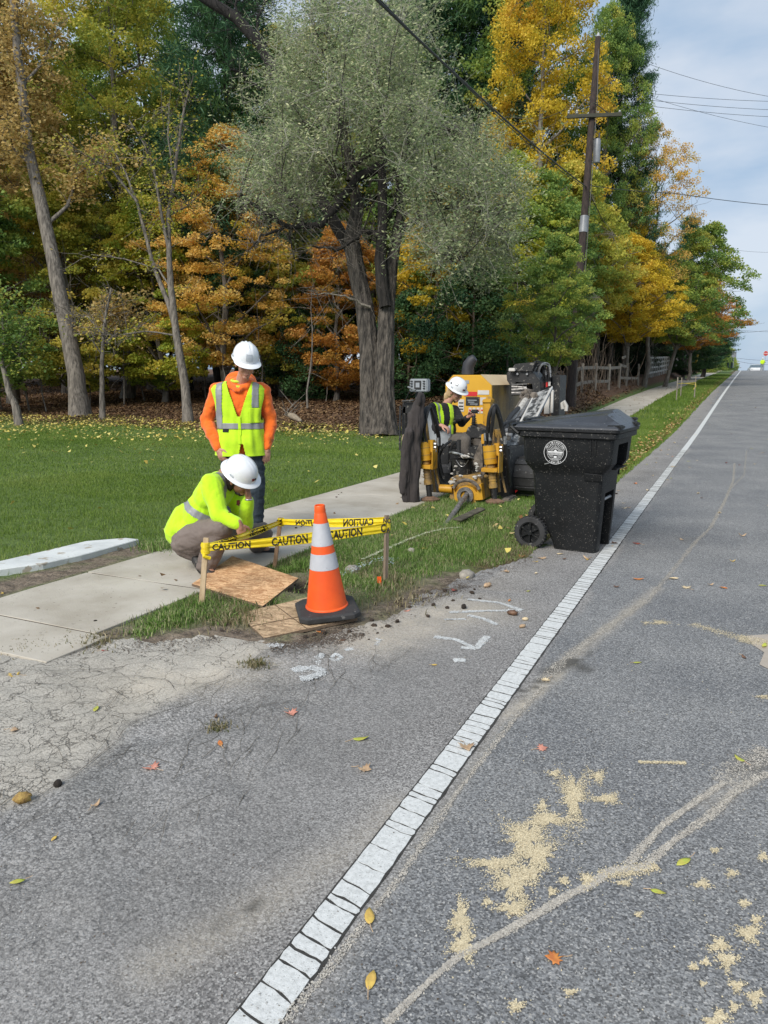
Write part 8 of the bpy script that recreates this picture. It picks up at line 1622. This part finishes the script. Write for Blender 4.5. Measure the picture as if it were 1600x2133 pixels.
# second set of survey stakes with tape on the verge
SG = 'survey stakes with yellow tape up the verge'
sp = []
for (x, y, z, h_, lab) in [(1409, 832, 32, 1.0, 'thin stake leftmost of the far taped trio'), (1418, 822, 34, .9, 'thin stake in the middle of the far taped trio'), (1447, 820, 33, .98, 'thick stake on the right of the far taped trio')]:
    p = A(x, y, z); p.z = gzf(p.x, p.y); q = MB(); q.bar(p, p+Vector((0, 0, h_)), .045, .03); o = q.build('survey_stake', M_RAIL, None); tag(o, lab, 'stake', SG); sp.append(p+Vector((0, 0, h_*.72)))
q = MB(); q.bar(sp[0], sp[2], .006, .028); q.bar(sp[1], sp[2]+Vector((0, 0, -.08)), .006, .028); q.tube([sp[2], sp[2]+Vector((.03, 0, -.18)), sp[2]+Vector((-.06, 0, -.3))], .022, 6); o = q.build('far_tape', mat('faded_tape', (.55, .46, .08), (.42, .35, .06), rough=.6), None); tag(o, 'loose yellow tape tied round the far trio of stakes', 'tape')
# far verge furniture
def farpole(label, x, yb, yt, zc, r_, m, arm=0, name='utility_pole', lean=0):
    b = A(x, yb, zc); tp_ = A(x+lean, yt, zc); t = root(name, label, 'utility pole', tuple(b)); q = MB(); q.tube([b, tp_], [r_, r_*.7], 8); q.build('shaft', m, t, smooth=True)
    if arm: q = MB(); q.bar(tp_-ri*arm+Vector((0, 0, -.6)), tp_+ri*arm+Vector((0, 0, -.6)), .14, .16); q.build('crossarm', M_POLEL, t)
    return t
farpole('pale pole left of two at the crest', 1492, 770, 718, 100, .16, M_POLEL, lean=5); farpole('pole with crossarm right of two at the crest', 1501, 768, 730, 110, .14, M_POLEL, .9, lean=3); farpole('small pole with crossarm beyond the crest', 1533, 775, 752, 190, .16, M_POLEL, 1.1); farpole('tiniest pole with crossarm beyond the crest', 1536, 775, 762, 240, .18, M_POLEL, 1.3)
farpole('pale post below the pines at the end of the fence', 1428, 768, 725, 62, .07, M_POLEL, lean=4, name='post')
p = A(1448, 762, 60); q = MB(); q.tube([p, A(1454, 739, 60)], .07, 8); o = q.build('marker_post', mat('yellow_plastic', (.62, .42, .04), (.5, .33, .03), rough=.5), None, smooth=True); tag(o, 'yellow pipeline marker post leaning on the bank', 'marker post')
M_DKG = mat('dark_green_metal', (.015, .045, .035), (.01, .03, .025), rough=.5)
p = A(1520, 766, 92); t = root('mailbox', 'dark green boxy cabinet on legs at the crest of the verge', 'mailbox', tuple(p)); q = MB(); q.box(p+Vector((0, 0, .95)), (.62, .5, .45), rz=_t, bev=.04); q.build('box', M_DKG, t); q = MB()
for s in (-.24, .24): q.box(p+ri*s+Vector((0, 0, .35)), (.12, .4, .8), rz=_t)
q.build('legs', M_DKG, t)
p = A(1527, 766, 100); t = root('road_sign', 'back of a rectangular grey road sign beside the green cabinet', 'sign', tuple(p)); q = MB(); q.tube([p, p+Vector((0, 0, 2.2))], .04, 6); q.build('post', M_GREYM, t); q = MB(); q.box(p+Vector((0, 0, 1.75)), (.62, .02, .75), rz=_t); q.build('panel', M_TANK, t)
p = A(1502, 650, 90); q = MB(); q.tube([p+ri*1.6, p+ri*.4+Vector((0, 0, .12)), p-ri*1.2], .05, 6); q.blob(p+ri*1.7, (.35, .15, .08), 8); o = q.build('street_light', M_TANK, None); tag(o, 'street light arm poking out of the maple above the crest', 'street light')
# white car crossing the crest
p = A(1573, 772, 118); p.z = float(zr(p.y))-.35; t = root('parked_car', 'white car nose-on just over the crest behind the flagger', 'car', tuple(p), R(5)); M_CAR = mat('car_white', (.72, .74, .76), (.65, .67, .7), rough=.25, coat=.5); M_GL = mat('car_glass', (.10, .14, .17), (.07, .1, .12), rough=.1, spec=.9)
q = MB(local=True); loft(q, [rrect(-.9, .9, 2.1, .25, .25), rrect(-.92, .92, 2.2, .25, .55), rrect(-.88, .88, 2.15, .3, .85)]); q.build('body', M_CAR, t, smooth=True, auto=40); q = MB(local=True); loft(q, [rrect(-.82, .82, 1.2, .2, .85), rrect(-.68, .68, .8, .2, 1.3)]); q.build('windscreen', M_GL, t, smooth=True, auto=40); q = MB(local=True); q.box((0, 0, 1.32), (1.3, 1.5, .06), bev=.02); q.build('roof', M_CAR, t)
for s in (-1, 1):
    q = MB(local=True); q.box((s*.68, -2.16, .62), (.3, .1, .14), bev=.02); q.build('headlight', M_PORC, t)
    for yy in (-1.35, 1.35): q = MB(local=True); q.cyl((s*.75, yy, .32), (s*.93, yy, .32), .32, n=16); q.build('wheel', M_RUB, t, smooth=True)
# right-hand edge: tips of trees across the road
X, Y = A(1665, 640, 60).x, A(1665, 640, 60).y; tree('tree', 'tree across the road whose twig tips enter at the right edge', 'sparse', 'olive', X+1.3, Y, .75, .62, barkm=M_BARKD)
X, Y = A(1665, 770, 105).x, A(1665, 770, 105).y; tree('pine_tree', 'dark pine across the road low at the right edge', 'pineB', 'pine', X+1.2, Y, 1.1, .42, barkm=M_BARKD)
for i, (x, y, z, s) in enumerate([(1478, 768, 92, .9), (1496, 768, 110, .8), (1509, 768, 125, .7), (1524, 770, 140, .5)]):
    p = A(x, y, z); tree('shrub', ['round grey green bush under the far poles', 'taller bush between the far poles', 'bush left of the green cabinet', 'bush right behind the green cabinet'][i], 'shrub', 'green', p.x, p.y, s*1.5, s*1.9, cat='bush', z=float(zr(p.y)), barkm=M_BARKD)
